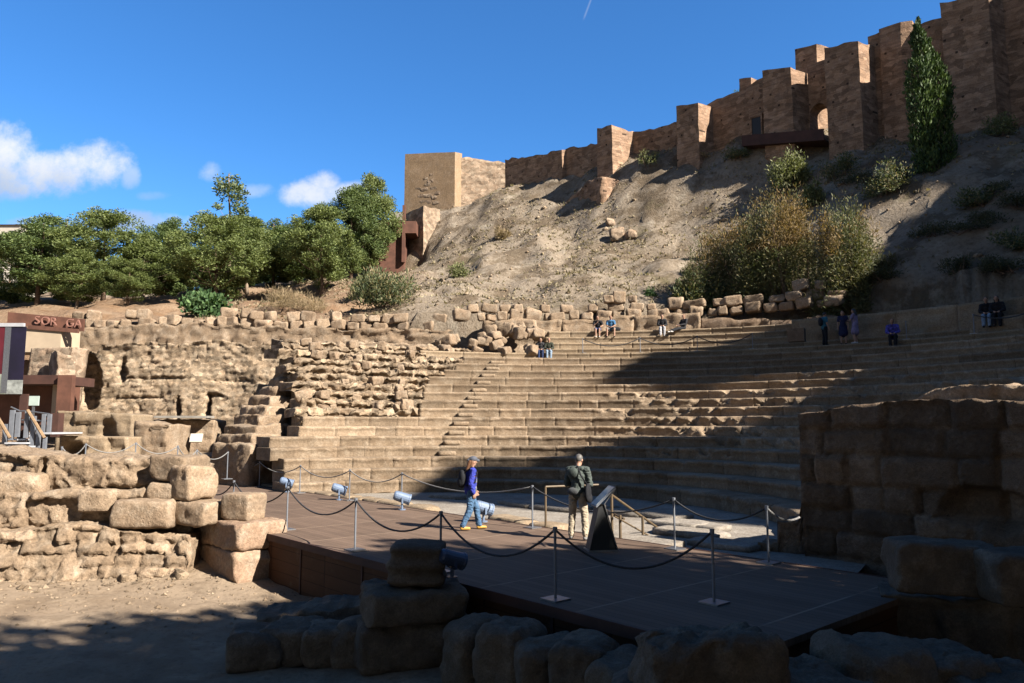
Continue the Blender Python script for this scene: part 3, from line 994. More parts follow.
def tier(name, k, a0, a1, parent, mat, rise=0.40, tread=None, bl=(0.9, 1.7), wear=0.02, chip=0.03, seed=0, rubble=0.0, sink=0.0, gapw=0.012):
    c, r, z0 = tier_geo(k)
    z1 = z0 + rise - sink
    if tread is None:
        c2, r2, _ = tier_geo(k + 1)
        tread = 1.25 if k != 14 else 1.3
    rs = np.random.RandomState(100 + k * 7 + seed)
    res = 0.11 if not rubble else 0.085
    cols, drs, dzs, tns = [], [], [], []
    a = a0
    jd = 0.013 + rubble * 0.06
    while a > a1 + 0.004:
        ln = rs.uniform(*bl)
        b = max(a1, a - ln / r)
        n = max(3, int(round((a - b) * r / res)) + 1)
        g = (0.012 + rubble * 0.03) / r
        inner = np.linspace(a - g, b + g, n)
        dr, dz, tn = rs.uniform(-1, 1) * wear, rs.uniform(-1, 1) * wear * 0.6, rs.uniform(-0.22, 0.18)
        cols += list(inner) + [b]
        drs += [dr] * n + [jd]
        dzs += [dz] * n + [-0.004]
        tns += [tn] * n + [-0.55 if not rubble else -0.2]
        a = b
    aa, drs, dzs, tns = map(np.array, (cols, drs, dzs, tns))
    prof = [(0.050, z0 - 0.06), (0.047, z0 + 0.06), (0.043, z0 + 0.15), (0.036, z1 - 0.14), (0.004, z1 - 0.10), (0.0, z1 - 0.04), (0.022, z1 - 0.006), (0.09, z1), (0.25, z1 + 0.003), (0.55, z1 + 0.003), (tread, z1 + 0.003)]
    if rubble:
        prof = [(0.16, z0 - 0.06), (0.16, z0 + 0.05), (0.10, z0 + 0.11), (0.02, z0 + 0.16), (0.0, z1 - 0.13), (0.0, z1 - 0.06), (0.03, z1 - 0.01), (0.12, z1), (0.3, z1 + 0.003), (0.6, z1 + 0.003), (tread, z1 + 0.003)]
    pr, pz = np.array([q[0] for q in prof]), np.array([q[1] for q in prof])
    AA, PR = np.meshgrid(aa, pr, indexing='ij')
    _, PZ = np.meshgrid(aa, pz, indexing='ij')
    rad = r + PR + drs[:, None] * (PR < 0.5)
    X, Y = c[0] + rad * np.cos(AA), c[1] + rad * np.sin(AA)
    Z = PZ + dzs[:, None] * ((PR < tread - 0.01) & (PZ > z0 + 0.2))
    V = np.stack([X.ravel(), Y.ravel(), Z.ravel()], 1)
    V += vfbm(V, 2.3, 3, 0.55, k * 3.3) * (chip * 0.7 + rubble * 0.16) + vfbm(V, 8.0 if not rubble else 4.6, 3, 0.7, k * 1.3) * (chip * 0.45 + rubble * 0.34)
    # worn, bitten nosing
    nose = np.exp(-((PR.ravel() - 0.02) / 0.10) ** 2) * np.clip((Z.ravel() - z0) / 0.3, 0, 1)
    torn = 1.0 + 4.0 * np.clip((V[:, 0] - 3.0) / 3.0, 0, 1) * (3 <= k <= 11)
    bite = np.clip(fbm(V * 2.3 + k, 4, 0.65) - 0.05, 0, 1) * (chip * 9 + rubble * 1.4) * torn
    V[:, 2] -= nose * bite * 0.55
    V[:, 0] += nose * bite * 0.45 * np.cos(AA.ravel())
    V[:, 1] += nose * bite * 0.45 * np.sin(AA.ravel())
    m = len(pr)
    F = grid_faces(len(aa), m)
    o = np_obj(name, V, F, mat, parent, tone=np.repeat(tns, m))
    # solid end towards the left: the cut face of the stones
    bm = bmesh.new()
    bm.from_mesh(o.data)
    bm.verts.ensure_lookup_table()
    back = bm.verts.new((V[m - 1][0], V[m - 1][1], z0 - 0.06))
    bm.verts.ensure_lookup_table()
    bm.faces.new([bm.verts[q] for q in range(m)] + [back])
    bm.to_mesh(o.data)
    bm.free()
    return o


def stair_step(k, px, parent):
    a = ang_at(k, px)
    c, r, z0 = tier_geo(k)
    q = c + (r - 0.12) * np.array([math.cos(a), math.sin(a)])
    V, F = rough_block(0.72, 0.30, 0.20, 1200 + k, res=0.09, rnd=0.03, amp=0.02)
    o = np_obj('stair_step', V, F, M['seat'], parent)
    o.location = (q[0], q[1], z0 + 0.003)
    o.rotation_euler = (0, 0, a - math.pi / 2)


cavea = empty('stone_seating', (0, 0, 0), 0, 'broad curved bank of tan stone seating steps of the theatre', 'seating')
START = [284, 284, 284, 270, 270, 299, 303, 420, 420, 423, 424, 428, 444, 455, 463]
for k in range(15):
    a0, a1 = ang_at(k, START[k]), right_angle(k)
    tier('seat_row', k, a0, a1, cavea, M['seat'], wear=0.004 if k > 8 else 0.010, chip=0.012 if k > 9 else (0.028 if k > 4 else 0.036), bl=(1.3, 2.9) if k > 8 else (0.8, 1.9), gapw=0.003)
for k in range(3, 15):
    stair_step(k, 447 + (k - 3) * 4.5, cavea)
# upper tiers in paler cut stone, starting further along
UST = [420, 526, 540, 545, 548]
for j in range(5):
    k = 15 + j
    tier('upper_seat_row', k, ang_at(k, UST[j]), right_angle(k, 10.0), cavea, M['new_seat'], rise=0.37, tread=2.2 if j == 0 else 0.9 if j < 4 else 1.6, wear=0.004, chip=0.008, gapw=0.003, bl=(1.1, 2.4))
# robbed-out rubble steps between the seats and the broken left edge
for k in range(6, 17):
    a0 = ang_at(k, 299 - max(0, k - 9) * 3 + (4, -3, 3, 6, -4, 5, -3, 6, -5, 4, 6)[k - 6])
    a1 = ang_at(k, (START[k] if k < 15 else (425 if k == 15 else 480)) + 2)
    tier('rubble_step', k, a0, a1, cavea, M['rubble'], rise=0.40 if k < 15 else 0.37, wear=0.04, chip=0.05, rubble=0.40, sink=0.07, bl=(0.4, 1.3), tread=1.4)
# ------------------------------------------------------------------ citadel on the ridge
WA, WD = np.array([-6.5, 92.0]), np.array([0.719, -0.695])       # wall line: towards the near right
WN = np.array([-WD[1] * -1.0, -WD[0]])                            # outward, towards the theatre
WN = np.array([-0.695, -0.719])


def wl(px, off=0.0, py=150):
    """Plan point on the wall line, off metres in front of it, in the picture column px."""
    a, b, _ = ray(px, py)
    q = a / b
    o = WA + WN * off
    u = (q * o[1] - o[0]) / (WD[0] - q * WD[1])
    return o + WD * u


def zt(pt, py):
    """Height of something seen at picture row py, above a plan point."""
    cc, ss = math.cos(PITCH), math.sin(PITCH)
    y = pt[1]
    v = (341.5 - py) / F_PX
    return CAM_Z + y * (ss + v * cc) / (cc - v * ss)


citadel = empty('citadel_wall', (0, 0, 0), 0, 'reddish brown brick and rubble citadel wall with square towers along the ridge', 'castle')


def cw_wall(px0, px1, top0, top1, bot, off=0.0, thick=1.6, mat='citadel', name='curtain_wall', jag=0.5, extra=0.6):
    a, b = wl(px0, off, top0), wl(px1, off, top1)
    poly = [a, b, b - WN * thick, a - WN * thick]
    za, zb = zt(a, top0), zt(b, top1)
    return masonry(name, poly, min(zt(a, bot), zt(b, bot)) - 7.0, [za, zb, zb, za], M[mat], citadel, res=0.55, amp=0.10, seed=px0 * 0.01, jag=jag)


def cw_tower(px0, px1, px2, top0, top1, bot, off=2.6, back=1.8, mat='citadel', name='tower', jag=0.32, base=8.0, coff=0.0):
    """Front face from px0 to px1, bright flank from px1 to px2 at the wall line."""
    a, b = wl(px0, off, top0), wl(px1, off, top1)
    c = wl(px2, coff, top1)
    poly = [a, b, c, c - WN * back, a - WN * (back + off - coff)]
    za, zb = zt(a, top0), zt(b, top1)
    return masonry(name, poly, min(zt(a, bot), zt(b, bot)) - base, [za, zb, zb, zb, za], M[mat], citadel, res=0.5, amp=0.09, seed=px0 * 0.013, jag=jag)


cw_wall(505, 566, 160, 150, 196)
cw_tower(552, 562, 566, 152, 149, 190, off=0.5)
cw_wall(562, 604, 150, 142, 188)
cw_tower(597, 612, 633, 128, 126, 176, off=2.5)
cw_wall(622, 684, 134, 121, 170)
cw_tower(676, 698, 712, 105, 103, 165, off=1.9)
cw_wall(706, 775, 107, 73, 165)
cw_tower(762, 791, 809, 70, 67, 165, off=2.0)
# raised block set back behind the wall top
cw_tower(739, 751, 762, 79, 77, 120, off=-1.7, coff=-3.4, back=2.5, name='turret', jag=0.05)
cw_tower(795, 816, 836, 49, 44, 90, off=-3.0, coff=-5.2, back=2.5, name='turret', jag=0.05)
cw_tower(824, 858, 874, 49, 40, 165, off=2.1, base=9.0)
cw_wall(868, 950, 36, 16, 160, jag=0.5)
cw_tower(879, 900, 912, 30, 22, 120, off=0.35, name='buttress')
cw_tower(940, 988, 1002, 2, -8, 150, off=1.8, base=9.0)
cw_wall(994, 1110, -15, -40, 140)
# arched gateway between two towers
ga, gb = wl(806, 0.3, 80), wl(828, 0.3, 80)
gw = MB()
gax = np.array(gb - ga)
gl = np.linalg.norm(gax)
gax = gax / gl
zsp, ztp, zbt = zt(ga, 118), zt(ga, 66), zt(ga, 170)
arch = []
for i in range(13):
    a = math.pi * (1 - i / 12.0)
    arch.append((gl * 0.5 + math.cos(a) * gl * 0.42, zsp + math.sin(a) * gl * 0.55))
outer = [(q[0], ztp) for q in arch]
for dep in (0.0, 1.6):
    pass
vs = []
for (u, z) in arch + outer:
    for dep in (0.0, 1.5):
        q = ga + gax * u - WN * dep
        vs.append((q[0], q[1], z))
fs = []
na = len(arch)
for i in range(na - 1):
    fs.append((2 * i, 2 * (i + 1), 2 * (na + i + 1), 2 * (na + i)))
    fs.append((2 * i + 1, 2 * (na + i) + 1, 2 * (na + i + 1) + 1, 2 * (i + 1) + 1))
    fs.append((2 * i, 2 * i + 1, 2 * (i + 1) + 1, 2 * (i + 1)))
gw.add(vs, fs)
gw.build('gate_arch', M['citadel'], citadel)
for u in (0.0, 0.93):
    q0, q1 = ga + gax * gl * u, ga + gax * gl * (u + 0.07)
    masonry('gate_jamb', [q0, q1, q1 - WN * 1.4, q0 - WN * 1.4], zbt - 2, [zsp + 0.2] * 4, M['citadel'], citadel, res=0.5, amp=0.04)
gk0, gk1 = wl(800, -4.2, 100), wl(850, -4.2, 100)
masonry('inner_wall', [gk0, gk1, gk1 - WN, gk0 - WN], zbt - 2, [zt(gk0, 84)] * 4, M['lit_wall'], citadel, res=0.6, amp=0.08)
# small square doorway in the wall: a frame round a black sheet painted for the dark inside
d0, d1 = wl(750, 0.12, 120), wl(762, 0.12, 120)
dm = MB()
zd0, zd1 = zt(d0, 148), zt(d0, 119)
ax_ = (d1 - d0)
for (u0, u1, z0_, z1_) in ((0, 0.12, zd0, zd1), (0.88, 1, zd0, zd1), (0, 1, zd1, zd1 + 0.3)):
    a_, b_ = d0 + ax_ * u0, d0 + ax_ * u1
    vs = [(a_[0], a_[1], z0_), (b_[0], b_[1], z0_), (b_[0], b_[1], z1_), (a_[0], a_[1], z1_)]
    a2, b2 = a_ - WN * 0.4, b_ - WN * 0.4
    vs += [(a2[0], a2[1], z0_), (b2[0], b2[1], z0_), (b2[0], b2[1], z1_), (a2[0], a2[1], z1_)]
    dm.add(vs, [(0, 1, 2, 3), (7, 6, 5, 4), (0, 4, 5, 1), (1, 5, 6, 2), (2, 6, 7, 3), (3, 7, 4, 0)])
dm.build('doorway_frame', M['citadel'], citadel)
a_, b_ = d0 + ax_ * 0.1, d0 + ax_ * 0.9
dk = MB()
dk.add([(a_[0] - WN[0] * .05, a_[1] - WN[1] * .05, zd0), (b_[0] - WN[0] * .05, b_[1] - WN[1] * .05, zd0), (b_[0] - WN[0] * .05, b_[1] - WN[1] * .05, zd1), (a_[0] - WN[0] * .05, a_[1] - WN[1] * .05, zd1)], [(0, 1, 2, 3)])
dk.build('doorway_shade_sheet', M['black'], citadel)
# timber walkway with a parapet in front of the gate
wk = MB()
w0, w1 = wl(742, 2.5, 150), wl(824, 2.5, 140)
zw0, zw1 = zt(w0, 146), zt(w1, 140)
wax = (w1 - w0)
wlen = np.linalg.norm(wax)
wk_pts = []
for (lo, hi, d0_, d1_) in ((0.0, 0.16, 0.0, 2.4), (0.16, 0.95, 0.0, 0.08)):
    vs = []
    for q, zz in ((w0, zw0), (w1, zw1)):
        for dep in (d0_, d1_):
            for h in (lo, hi):
                p_ = q - WN * dep
                vs.append((p_[0], p_[1], zz + h))
    wk.add(vs, [(0, 1, 5, 4), (2, 6, 7, 3), (1, 3, 7, 5), (0, 4, 6, 2), (0, 2, 3, 1), (4, 5, 7, 6)])
wk.build('gate_walkway', M['rustdark'], citadel)

# the pale rendered tower at the far end, with its broken patch
tower = empty('rendered_tower', (0, 0, 0), 0, 'smooth tan rendered square tower with a broken patch in its face', 'tower')
TY = 91.0
ta, tb = np.array(P(405, 153, TY + 1.0)[:2]), np.array(P(455, 152, TY - 1.6)[:2])
tcn = np.array(P(462, 158, TY + 1.6)[:2])
ztw = zt(tb, 152)
masonry('tower_body', [ta, tb, tcn, tcn + np.array([-1.0, 5.0]), ta + np.array([0.6, 5.0])], zt(ta, 300), [zt(ta, 154), ztw, zt(tcn, 153.5), zt(tcn, 153.5), zt(ta, 154)], M['render'], tower, res=0.5, amp=0.025, jag=0.03)
tax = (tb - ta) / np.linalg.norm(tb - ta)
tno = np.array([tax[1], -tax[0]])
pm = MB()
rs = np.random.RandomState(5)
for (px, py, ww, hh) in ((431, 183, 0.9, 0.45), (425, 190, 1.1, 0.4), (434, 191, 1.0, 0.5), (422, 196, 0.9, 0.4), (429, 197, 1.2, 0.45), (435, 200, 0.8, 0.5), (430, 203, 1.0, 0.4), (419, 188, 0.7, 0.25), (427, 179, 0.5, 0.3), (438, 196, 0.7, 0.5), (424, 202, 0.9, 0.45), (437, 205, 0.8, 0.45), (428, 186, 0.9, 0.4), (432, 176, 0.4, 0.3)):
    q0 = np.array(P(px, py, TY - 0.3))
    u_ = (px - 405) / 50.0
    base_ = ta + (tb - ta) * u_ - tno * 0.05
    V, F = rough_block(ww, 0.16, hh, px, res=0.16, rnd=0.06, amp=0.06)
    an = math.atan2(tax[1], tax[0])
    ca, sa = math.cos(an), math.sin(an)
    V2 = np.stack([base_[0] + V[:, 0] * ca - V[:, 1] * sa, base_[1] + V[:, 0] * sa + V[:, 1] * ca, q0[2] + V[:, 2]], 1)
    pm.add(V2, F)
pm.build('broken_patch', M['lit_wall'], tower)

rub = relief('rubble_wall', P(459, 160, TY + 1.2), P(511, 163, 93.0), zt(tcn, 222), [(0, zt(tcn, 158)), (0.4, zt(tcn, 160)), (1, zt(tcn, 162.5))], 1.4, M['lit_wall'], None, res=0.32, amp=0.12, fine=0.07, courses=(0.42, 0.4, 0.9, 0.05, 0.06), jag=0.25, seed=3)
tag(rub, 'pale sunlit rubble wall joining the tan rendered tower to the ridge wall', 'wall')

# broken stub of old masonry lying on the slope below the wall
sq0, sq1 = P(562, 200, hit(566, 198) - 1.0), P(603, 198, hit(603, 196) - 1.5)
stub = relief('masonry_stub', sq0, sq1, zt(np.array(sq1), 214), [(0, zt(np.array(sq0), 204)), (0.4, zt(np.array(sq0), 197)), (0.7, zt(np.array(sq0), 193)), (1, zt(np.array(sq0), 196))], 2.0, M['citadel'], None, res=0.3, amp=0.35, fine=0.12, jag=0.5, seed=8)
tag(stub, 'broken lump of red old masonry on the slope below the ridge wall', 'ruin')
for i, (px, py, Y, w_, h_) in enumerate([(617, 230, 68, 1.6, 1.7), (631, 228, 68, 1.1, 1.2), (610, 216, 69.5, 1.0, 1.1)]):
    q = P(px, py, hit(px, py + 8) or Y)
    b = mesh_block('masonry_lump', w_ * 0.8, 1.0, h_ * 0.75, 50 + i, M['lit_wall'], res=0.2, rnd=0.3, amp=0.22)
    b.location = (q[0], q[1], float(hill_z(q[0], q[1])[0]) - 0.45)
    tag(b, ['tall reddish masonry lump showing in the bare slope', 'squat reddish masonry lump in the slope beside a taller one', 'small reddish masonry lump in the slope, highest of three'][i], 'ruin')

# corten steel entrance at the foot of the rendered tower, and the old wall stub behind it
corten = empty('corten_entrance', (0, 0, 0), 0, 'rust red steel entrance box at the foot of the tan tower', 'entrance')
cb = MB()
cY = 80.0
def quadbox(m, px0, py0, px1, py1, Y, depth, mi=0):
    a, b = P(px0, py0, Y), P(px1, py1, Y)
    m.box(((a[0] + b[0]) / 2, Y + depth / 2, (a[2] + b[2]) / 2), (abs(b[0] - a[0]), depth, abs(b[2] - a[2])), 0, mi)
quadbox(cb, 370, 220, 403, 310, cY, 4.0)
cb.build('steel_volume', M['rust'], corten)
cb = MB(); quadbox(cb, 388, 221, 416, 233, cY - 0.4, 3.0); cb.build('steel_lintel', M['rust'], corten)
cb = MB(); quadbox(cb, 402.5, 205, 404.5, 262, cY - 0.5, 0.5); cb.build('steel_post', M['rust'], corten)
cb = MB(); quadbox(cb, 390, 212, 402, 220, cY + 1.0, 2.0); cb.build('parapet', M['concrete'], corten)
sw = masonry('buttress_wall', [np.array(P(404.8, 250, 84)[:2]), np.array(P(423, 240, 81)[:2]), np.array(P(440, 240, 84.5)[:2]), np.array(P(410, 250, 90)[:2])], zt(np.array([0, 82.0]), 285), [zt(np.array([0, 84.0]), 214), zt(np.array([0, 81.0]), 206), zt(np.array([0, 83.0]), 206), zt(np.array([0, 90.0]), 214)], M['lit_wall'], None, res=0.4, amp=0.12)
tag(sw, 'rough stone buttress with a dark shaded flank under the tan tower', 'buttress')

# unseen citadel spur beyond the picture, its skyline shaped to throw shade on the seats
spur = empty('shade_spur', (0, 0, 0), 0, 'unseen brick wall of the citadel spur, its skyline shaped to shade the seats', 'castle')
masonry('spur_shade_wall', [(46, 53), (46, 37), (47.5, 37), (47.5, 53)], 20, [43, 42.7, 42.7, 43], M['citadel'], spur, res=1.2, amp=0.1)
masonry('spur_shade_wall', [(46, 37), (46, 31), (47.5, 31), (47.5, 37)], 18, [42.7, 33.9, 33.9, 42.7], M['citadel'], spur, res=1.2, amp=0.1)
masonry('spur_shade_wall', [(46, 31), (46, 20.5), (47.5, 20.5), (47.5, 31)], 18, [33.9, 34.0, 34.0, 33.9], M['citadel'], spur, res=1.2, amp=0.1)
masonry('spur_shade_wall', [(46, 20.5), (46, 15.4), (47.5, 15.4), (47.5, 20.5)], 18, [33.5, 39.3, 39.3, 33.5], M['citadel'], spur, res=1.2, amp=0.1)
masonry('spur_shade_tower', [(45.6, 15.4), (45.6, 11.3), (47.6, 11.3), (47.6, 15.4)], 18, [39.6, 40.4, 40.4, 39.6], M['citadel'], spur, res=1.0, amp=0.1)
masonry('shade_overhang', [(45.6, 11.3), (45.6, 9.4), (47.6, 9.4), (47.6, 11.3)], 36.6, [40.4, 40.8, 40.8, 40.4], M['citadel'], spur, res=1.0, amp=0.1)  # overhang added to shape the edge of the upper shadow
masonry('spur_shade_wall', [(46, 12.6), (46, 3.2), (47.5, 3.2), (47.5, 12.6)], 18, [31.3, 35.0, 35.0, 31.3], M['citadel'], spur, res=1.0, amp=0.1)
masonry('spur_shade_wall', [(46, 3.2), (46, 2.2), (47.5, 2.2), (47.5, 3.2)], 18, [35.0, 38.6, 38.6, 35.0], M['citadel'], spur, res=1.0, amp=0.1)
masonry('spur_shade_wall', [(46, 2.2), (46, -2), (47.5, -2), (47.5, 2.2)], 18, [38.8, 41.8, 41.8, 38.8], M['citadel'], spur, res=1.0, amp=0.1)
masonry('spur_shade_tower', [(45.7, -2), (45.7, -7.4), (48, -7.4), (48, -2)], 18, [43, 43.4, 43.4, 43], M['citadel'], spur, res=1.0, amp=0.1)

# ------------------------------------------------------------------ rim walls behind the seats
rimL = relief('rim_wall', P(60, 330, 47.6), P(470, 330, 46.6), 5.0, [(0, 8.6), (0.15, 8.7), (0.35, 8.75), (0.6, 8.45), (0.8, 8.35), (1, 8.2)], 1.6, M['ruin'], None, res=0.16, amp=0.16, fine=0.08, courses=(0.35, 0.4, 1.2, 0.07, 0.09), jag=0.28, seed=11)
tag(rimL, 'long rough rubble wall under the uneven line of loose stones along the rim', 'wall')
# retaining bank behind the upper tiers
def rim_strip(name, pts, zb, zt_, thick, seed, label, mat='ruin', amp=0.16):
    root = empty(name, (0, 0, 0), 0, label, 'wall')
    for i in range(len(pts) - 1):
        relief('wall_section', pts[i], pts[i + 1], zb, [(0, zt_[i]), (1, zt_[i + 1])], thick, M[mat], root, res=0.2, amp=amp, fine=0.06, courses=(0.4, 0.5, 1.3, 0.07, 0.10), jag=0.2, seed=seed + i, tonevar=0.2)
    return root
rc = np.array([3.0, 20.3])
rr = 24.35
angs = [R(a) for a in (101, 90, 80, 71)]
rim_strip('rubble_bank', [rc + (rr + 0.15) * np.array([math.cos(a), math.sin(a)]) for a in angs], 6.0, [8.6, 8.7, 8.8, 8.9], 1.0, 21, 'rubble retaining wall behind the upper pale tiers, under loose stones')
angs = [R(a) for a in (71, 62, 53, 44, 35, 26, 16, 4, -10, -24)]
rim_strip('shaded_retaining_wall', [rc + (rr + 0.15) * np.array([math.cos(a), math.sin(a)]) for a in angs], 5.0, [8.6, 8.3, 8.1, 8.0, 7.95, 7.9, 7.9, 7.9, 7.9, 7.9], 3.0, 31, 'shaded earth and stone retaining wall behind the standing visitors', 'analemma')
# smooth wall of big pale blocks that replaces the upper tiers towards the right
pw = empty('podium_wall', (0, 0, 0), 0, 'smooth curved wall of large pale blocks behind the standing visitors', 'wall')
rw = 21.95
angs = [R(a) for a in (58, 52, 45, 38, 31, 24, 16, 8, -2)]
for i in range(len(angs) - 1):
    a, b = angs[i], angs[i + 1]
    relief('wall_section', rc + rw * np.array([math.cos(a), math.sin(a)]), rc + rw * np.array([math.cos(b), math.sin(b)]), 5.8, [(0, 7.82), (1, 7.82)], 1.8, M['new_seat'], pw, res=0.14, amp=0.02, fine=0.012, courses=(0.42, 0.9, 1.9, 0.018, 0.012), jag=0.01, seed=41 + i, tonevar=0.14)
# step in front of it that the seated pair use
ps = empty('podium_step', (0, 0, 0), 0, 'pale stone step rising along the foot of the podium wall', 'step')
rw2 = 21.2
angs = [R(a) for a in (36, 30, 24, 17, 9, 0)]
for i in range(len(angs) - 1):
    a, b = angs[i], angs[i + 1]
    relief('step_section', rc + rw2 * np.array([math.cos(a), math.sin(a)]), rc + rw2 * np.array([math.cos(b), math.sin(b)]), 5.8, [(0, 6.95), (1, 6.95)], 0.9, M['new_seat'], ps, res=0.16, amp=0.02, fine=0.012, courses=(0.4, 0.9, 1.7, 0.018, 0.012), jag=0.01, seed=51 + i)
# solid block whose dark colour stands in for the shade of a stair opening
vo = MB()
q0 = np.array(P(790, 352, 35.6)); q1 = np.array(P(808, 352, 35.0))
vo.box(((q0[0] + q1[0]) / 2, (q0[1] + q1[1]) / 2 + 0.2, 6.6), (0.75, 0.5, 0.62), R(-32))
o = vo.build('hatch_shade_block', M['darkblock'])
tag(o, 'dark block standing in for the shade of a low stair hatch beside the standing man in turquoise', 'hatch')

# ------------------------------------------------------------------ wooden stage
SL, SR, SF, SB = -32.0, -4.4, 7.05, 12.25          # extents along D and N
stage = empty('wooden_stage', st((SF + SB) / 2, (SL + SR) / 2, 0), STAGE_ROT, 'long dark brown boarded stage platform with a wooden front', 'stage')
b = MB()
LX, LY = SR - SL, SB - SF
b.box((0, 0, -0.04), (LX, LY, 0.08))
b.build('deck', M['deck'], stage)
b = MB()
b.box((0, -LY / 2 + 0.06, -0.60), (LX - 0.06, 0.06, 1.02))
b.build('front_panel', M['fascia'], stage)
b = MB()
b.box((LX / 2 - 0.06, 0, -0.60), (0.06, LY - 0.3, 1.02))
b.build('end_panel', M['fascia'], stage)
b = MB()
b.box((0, -LY / 2 - 0.012, -0.055), (LX + 0.02, 0.024, 0.14))
b.build('front_trim', M['rustdark'], stage)
b = MB()
b.box((0, LY / 2 + 0.01, -0.09), (LX + 0.02, 0.03, 0.2))
b.build('back_trim', M['rustdark'], stage)
for i in range(11):
    b = MB()
    x = LX / 2 - 0.4 - i * 2.4
    b.box((x, -LY / 2 + 0.022, -0.6), (0.05, 0.02, 0.94))
    b.build('front_post', M['rustdark'], stage)

# ------------------------------------------------------------------ orchestra floor: pale broken paving behind the stage
oc = np.array([-2.5, 19.3])
opts = []
orch = MB()
nr, na = 14, 60
vv = []
for i in range(nr + 1):
    for j in range(na + 1):
        r_ = 10.4 * i / nr
        a_ = R(190) - R(260) * j / na
        vv.append((oc[0] + r_ * math.cos(a_), oc[1] + r_ * math.sin(a_), 0))
vv = np.array(vv)
vv[:, 2] = -0.16 + 0.05 * fbm(vv * 0.9 + 3, 4) + 0.02 * fbm(vv * 4, 3)
so_ = vv[:, 0] * N[0] + vv[:, 1] * N[1]
ff = grid_faces(nr + 1, na + 1)
ff = ff[so_[ff].max(1) > 12.2]
o = np_obj('orchestra_floor', vv, ff, M['paleslab'], smooth=True)
tag(o, 'pale worn orchestra floor between the stage and the seats', 'paving', kind='structure')
# kerb of cut stones along the back of the stage
ker = empty('stone_kerb', (0, 0, 0), 0, 'low kerb of pale stone slabs along the back edge of the stage', 'kerb')
rs = np.random.RandomState(12)
t = -30.0
i = 0
while t < -13.2:
    L_ = rs.uniform(0.7, 1.5)
    if not (-18.6 < t < -15.8):
        V, F = rough_block(L_ - 0.02, 0.62, 0.42, 200 + i, res=0.12, rnd=0.05, amp=0.035)
        q = st(12.66 + rs.uniform(-.03, .03), t + L_ / 2)
        o = np_obj('kerb_stone', V, F, M['new_seat'], ker)
        o.location = (q[0], q[1], -0.36 + rs.uniform(-.03, .02))
        o.rotation_euler = (0, 0, STAGE_ROT)
    t += L_
    i += 1

# scattered paving slabs in the orchestra
for i, (px, py, w_, d_) in enumerate([(680, 524, 1.6, 1.0), (690, 533, 1.8, 0.9), (664, 516, 1.4, 0.9), (628, 513, 1.5, 0.9), (706, 527, 1.2, 0.8), (560, 508, 1.8, 1.0), (520, 504, 1.6, 0.8), (724, 545, 1.5, 0.8), (598, 507, 1.3, 0.8), (450, 497, 1.5, 0.8)]):
    q = G(px, py, -0.12)
    o = mesh_block('paving_slab', w_, d_, 0.16, 300 + i, M['paleslab'], res=0.14, rnd=0.04, amp=0.03)
    o.location = (q[0], q[1], -0.2)
    o.rotation_euler = (0, 0, STAGE_ROT + 0.3 * math.sin(i * 3.1))
    tag(o, 'flat pale paving slab loose on the orchestra floor below the seats', 'slab', 'loose paving slabs on the orchestra floor')

# ------------------------------------------------------------------ big shaded wall at the near right (faces the stage, turned from the sun)
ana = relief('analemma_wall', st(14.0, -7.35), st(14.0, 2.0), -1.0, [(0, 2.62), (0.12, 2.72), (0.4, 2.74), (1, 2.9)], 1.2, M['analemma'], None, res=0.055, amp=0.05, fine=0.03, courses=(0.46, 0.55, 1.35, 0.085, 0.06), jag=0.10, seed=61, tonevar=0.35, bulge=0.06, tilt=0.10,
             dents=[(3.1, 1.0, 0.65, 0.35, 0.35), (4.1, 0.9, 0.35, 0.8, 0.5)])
tag(ana, 'big dark wall of rough stone courses, shaded, with a sunlit top edge', 'wall')
cap = relief('rubble_capping', st(14.6, -5.55), st(14.6, 2.0), 2.4, [(0, 2.80), (0.06, 2.98), (1, 3.05)], 2.6, M['ruin'], None, res=0.08, amp=0.09, fine=0.05, jag=0.12, seed=63)
tag(cap, 'sunlit rubble capping on top of the big dark wall', 'rubble cap')
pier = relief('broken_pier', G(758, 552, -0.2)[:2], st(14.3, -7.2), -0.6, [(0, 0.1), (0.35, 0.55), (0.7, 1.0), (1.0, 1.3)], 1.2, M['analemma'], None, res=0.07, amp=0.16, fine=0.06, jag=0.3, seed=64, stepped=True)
tag(pier, 'broken reddish masonry stepping down from the big dark wall to the orchestra', 'ruin')
# ------------------------------------------------------------------ ruins on the left
def t_on(s, px):
    q = (px - 512.0) / F_PX
    return (q * N[1] * s - N[0] * s) / (D[0] - q * D[1])


# raised earth terrace behind the near masonry
tx, ty = np.linspace(-48, -8, 90), np.linspace(18.4, 47, 70)
TX, TYY = np.meshgrid(tx, ty, indexing='ij')
TZ = 0.75 + 0.02 * (TYY - 20) + 0.12 * fbm(np.stack([TX.ravel() * .5, TYY.ravel() * .5, 0 * TX.ravel()], 1), 4).reshape(TX.shape)
tt_ = TX * D[0] + TYY * D[1]
TZ = np.where(tt_ > -32.6, -1.3, TZ)
terrace = np_obj('terrace_ground', np.stack([TX.ravel(), TYY.ravel(), TZ.ravel()], 1), grid_faces(90, 70), M['earth'], smooth=True)
tag(terrace, 'raised earth terrace behind the near masonry', 'ground', kind='structure')


def wall_px(name, label, px0, px1, y0, y1, Y0, Y1, zb, thick, mat='ruin', cat='ruined wall', **kw):
    a, b = P(px0, y0, Y0), P(px1, y1, Y1)
    kw.setdefault('res', 0.1)
    o = relief(name, a, b, zb, kw.pop('top', [(0, a[2]), (1, b[2])]), thick, M[mat], None, **kw)
    tag(o, label, cat)
    return o


def zpx(px, py, Y):
    return P(px, py, Y)[2]


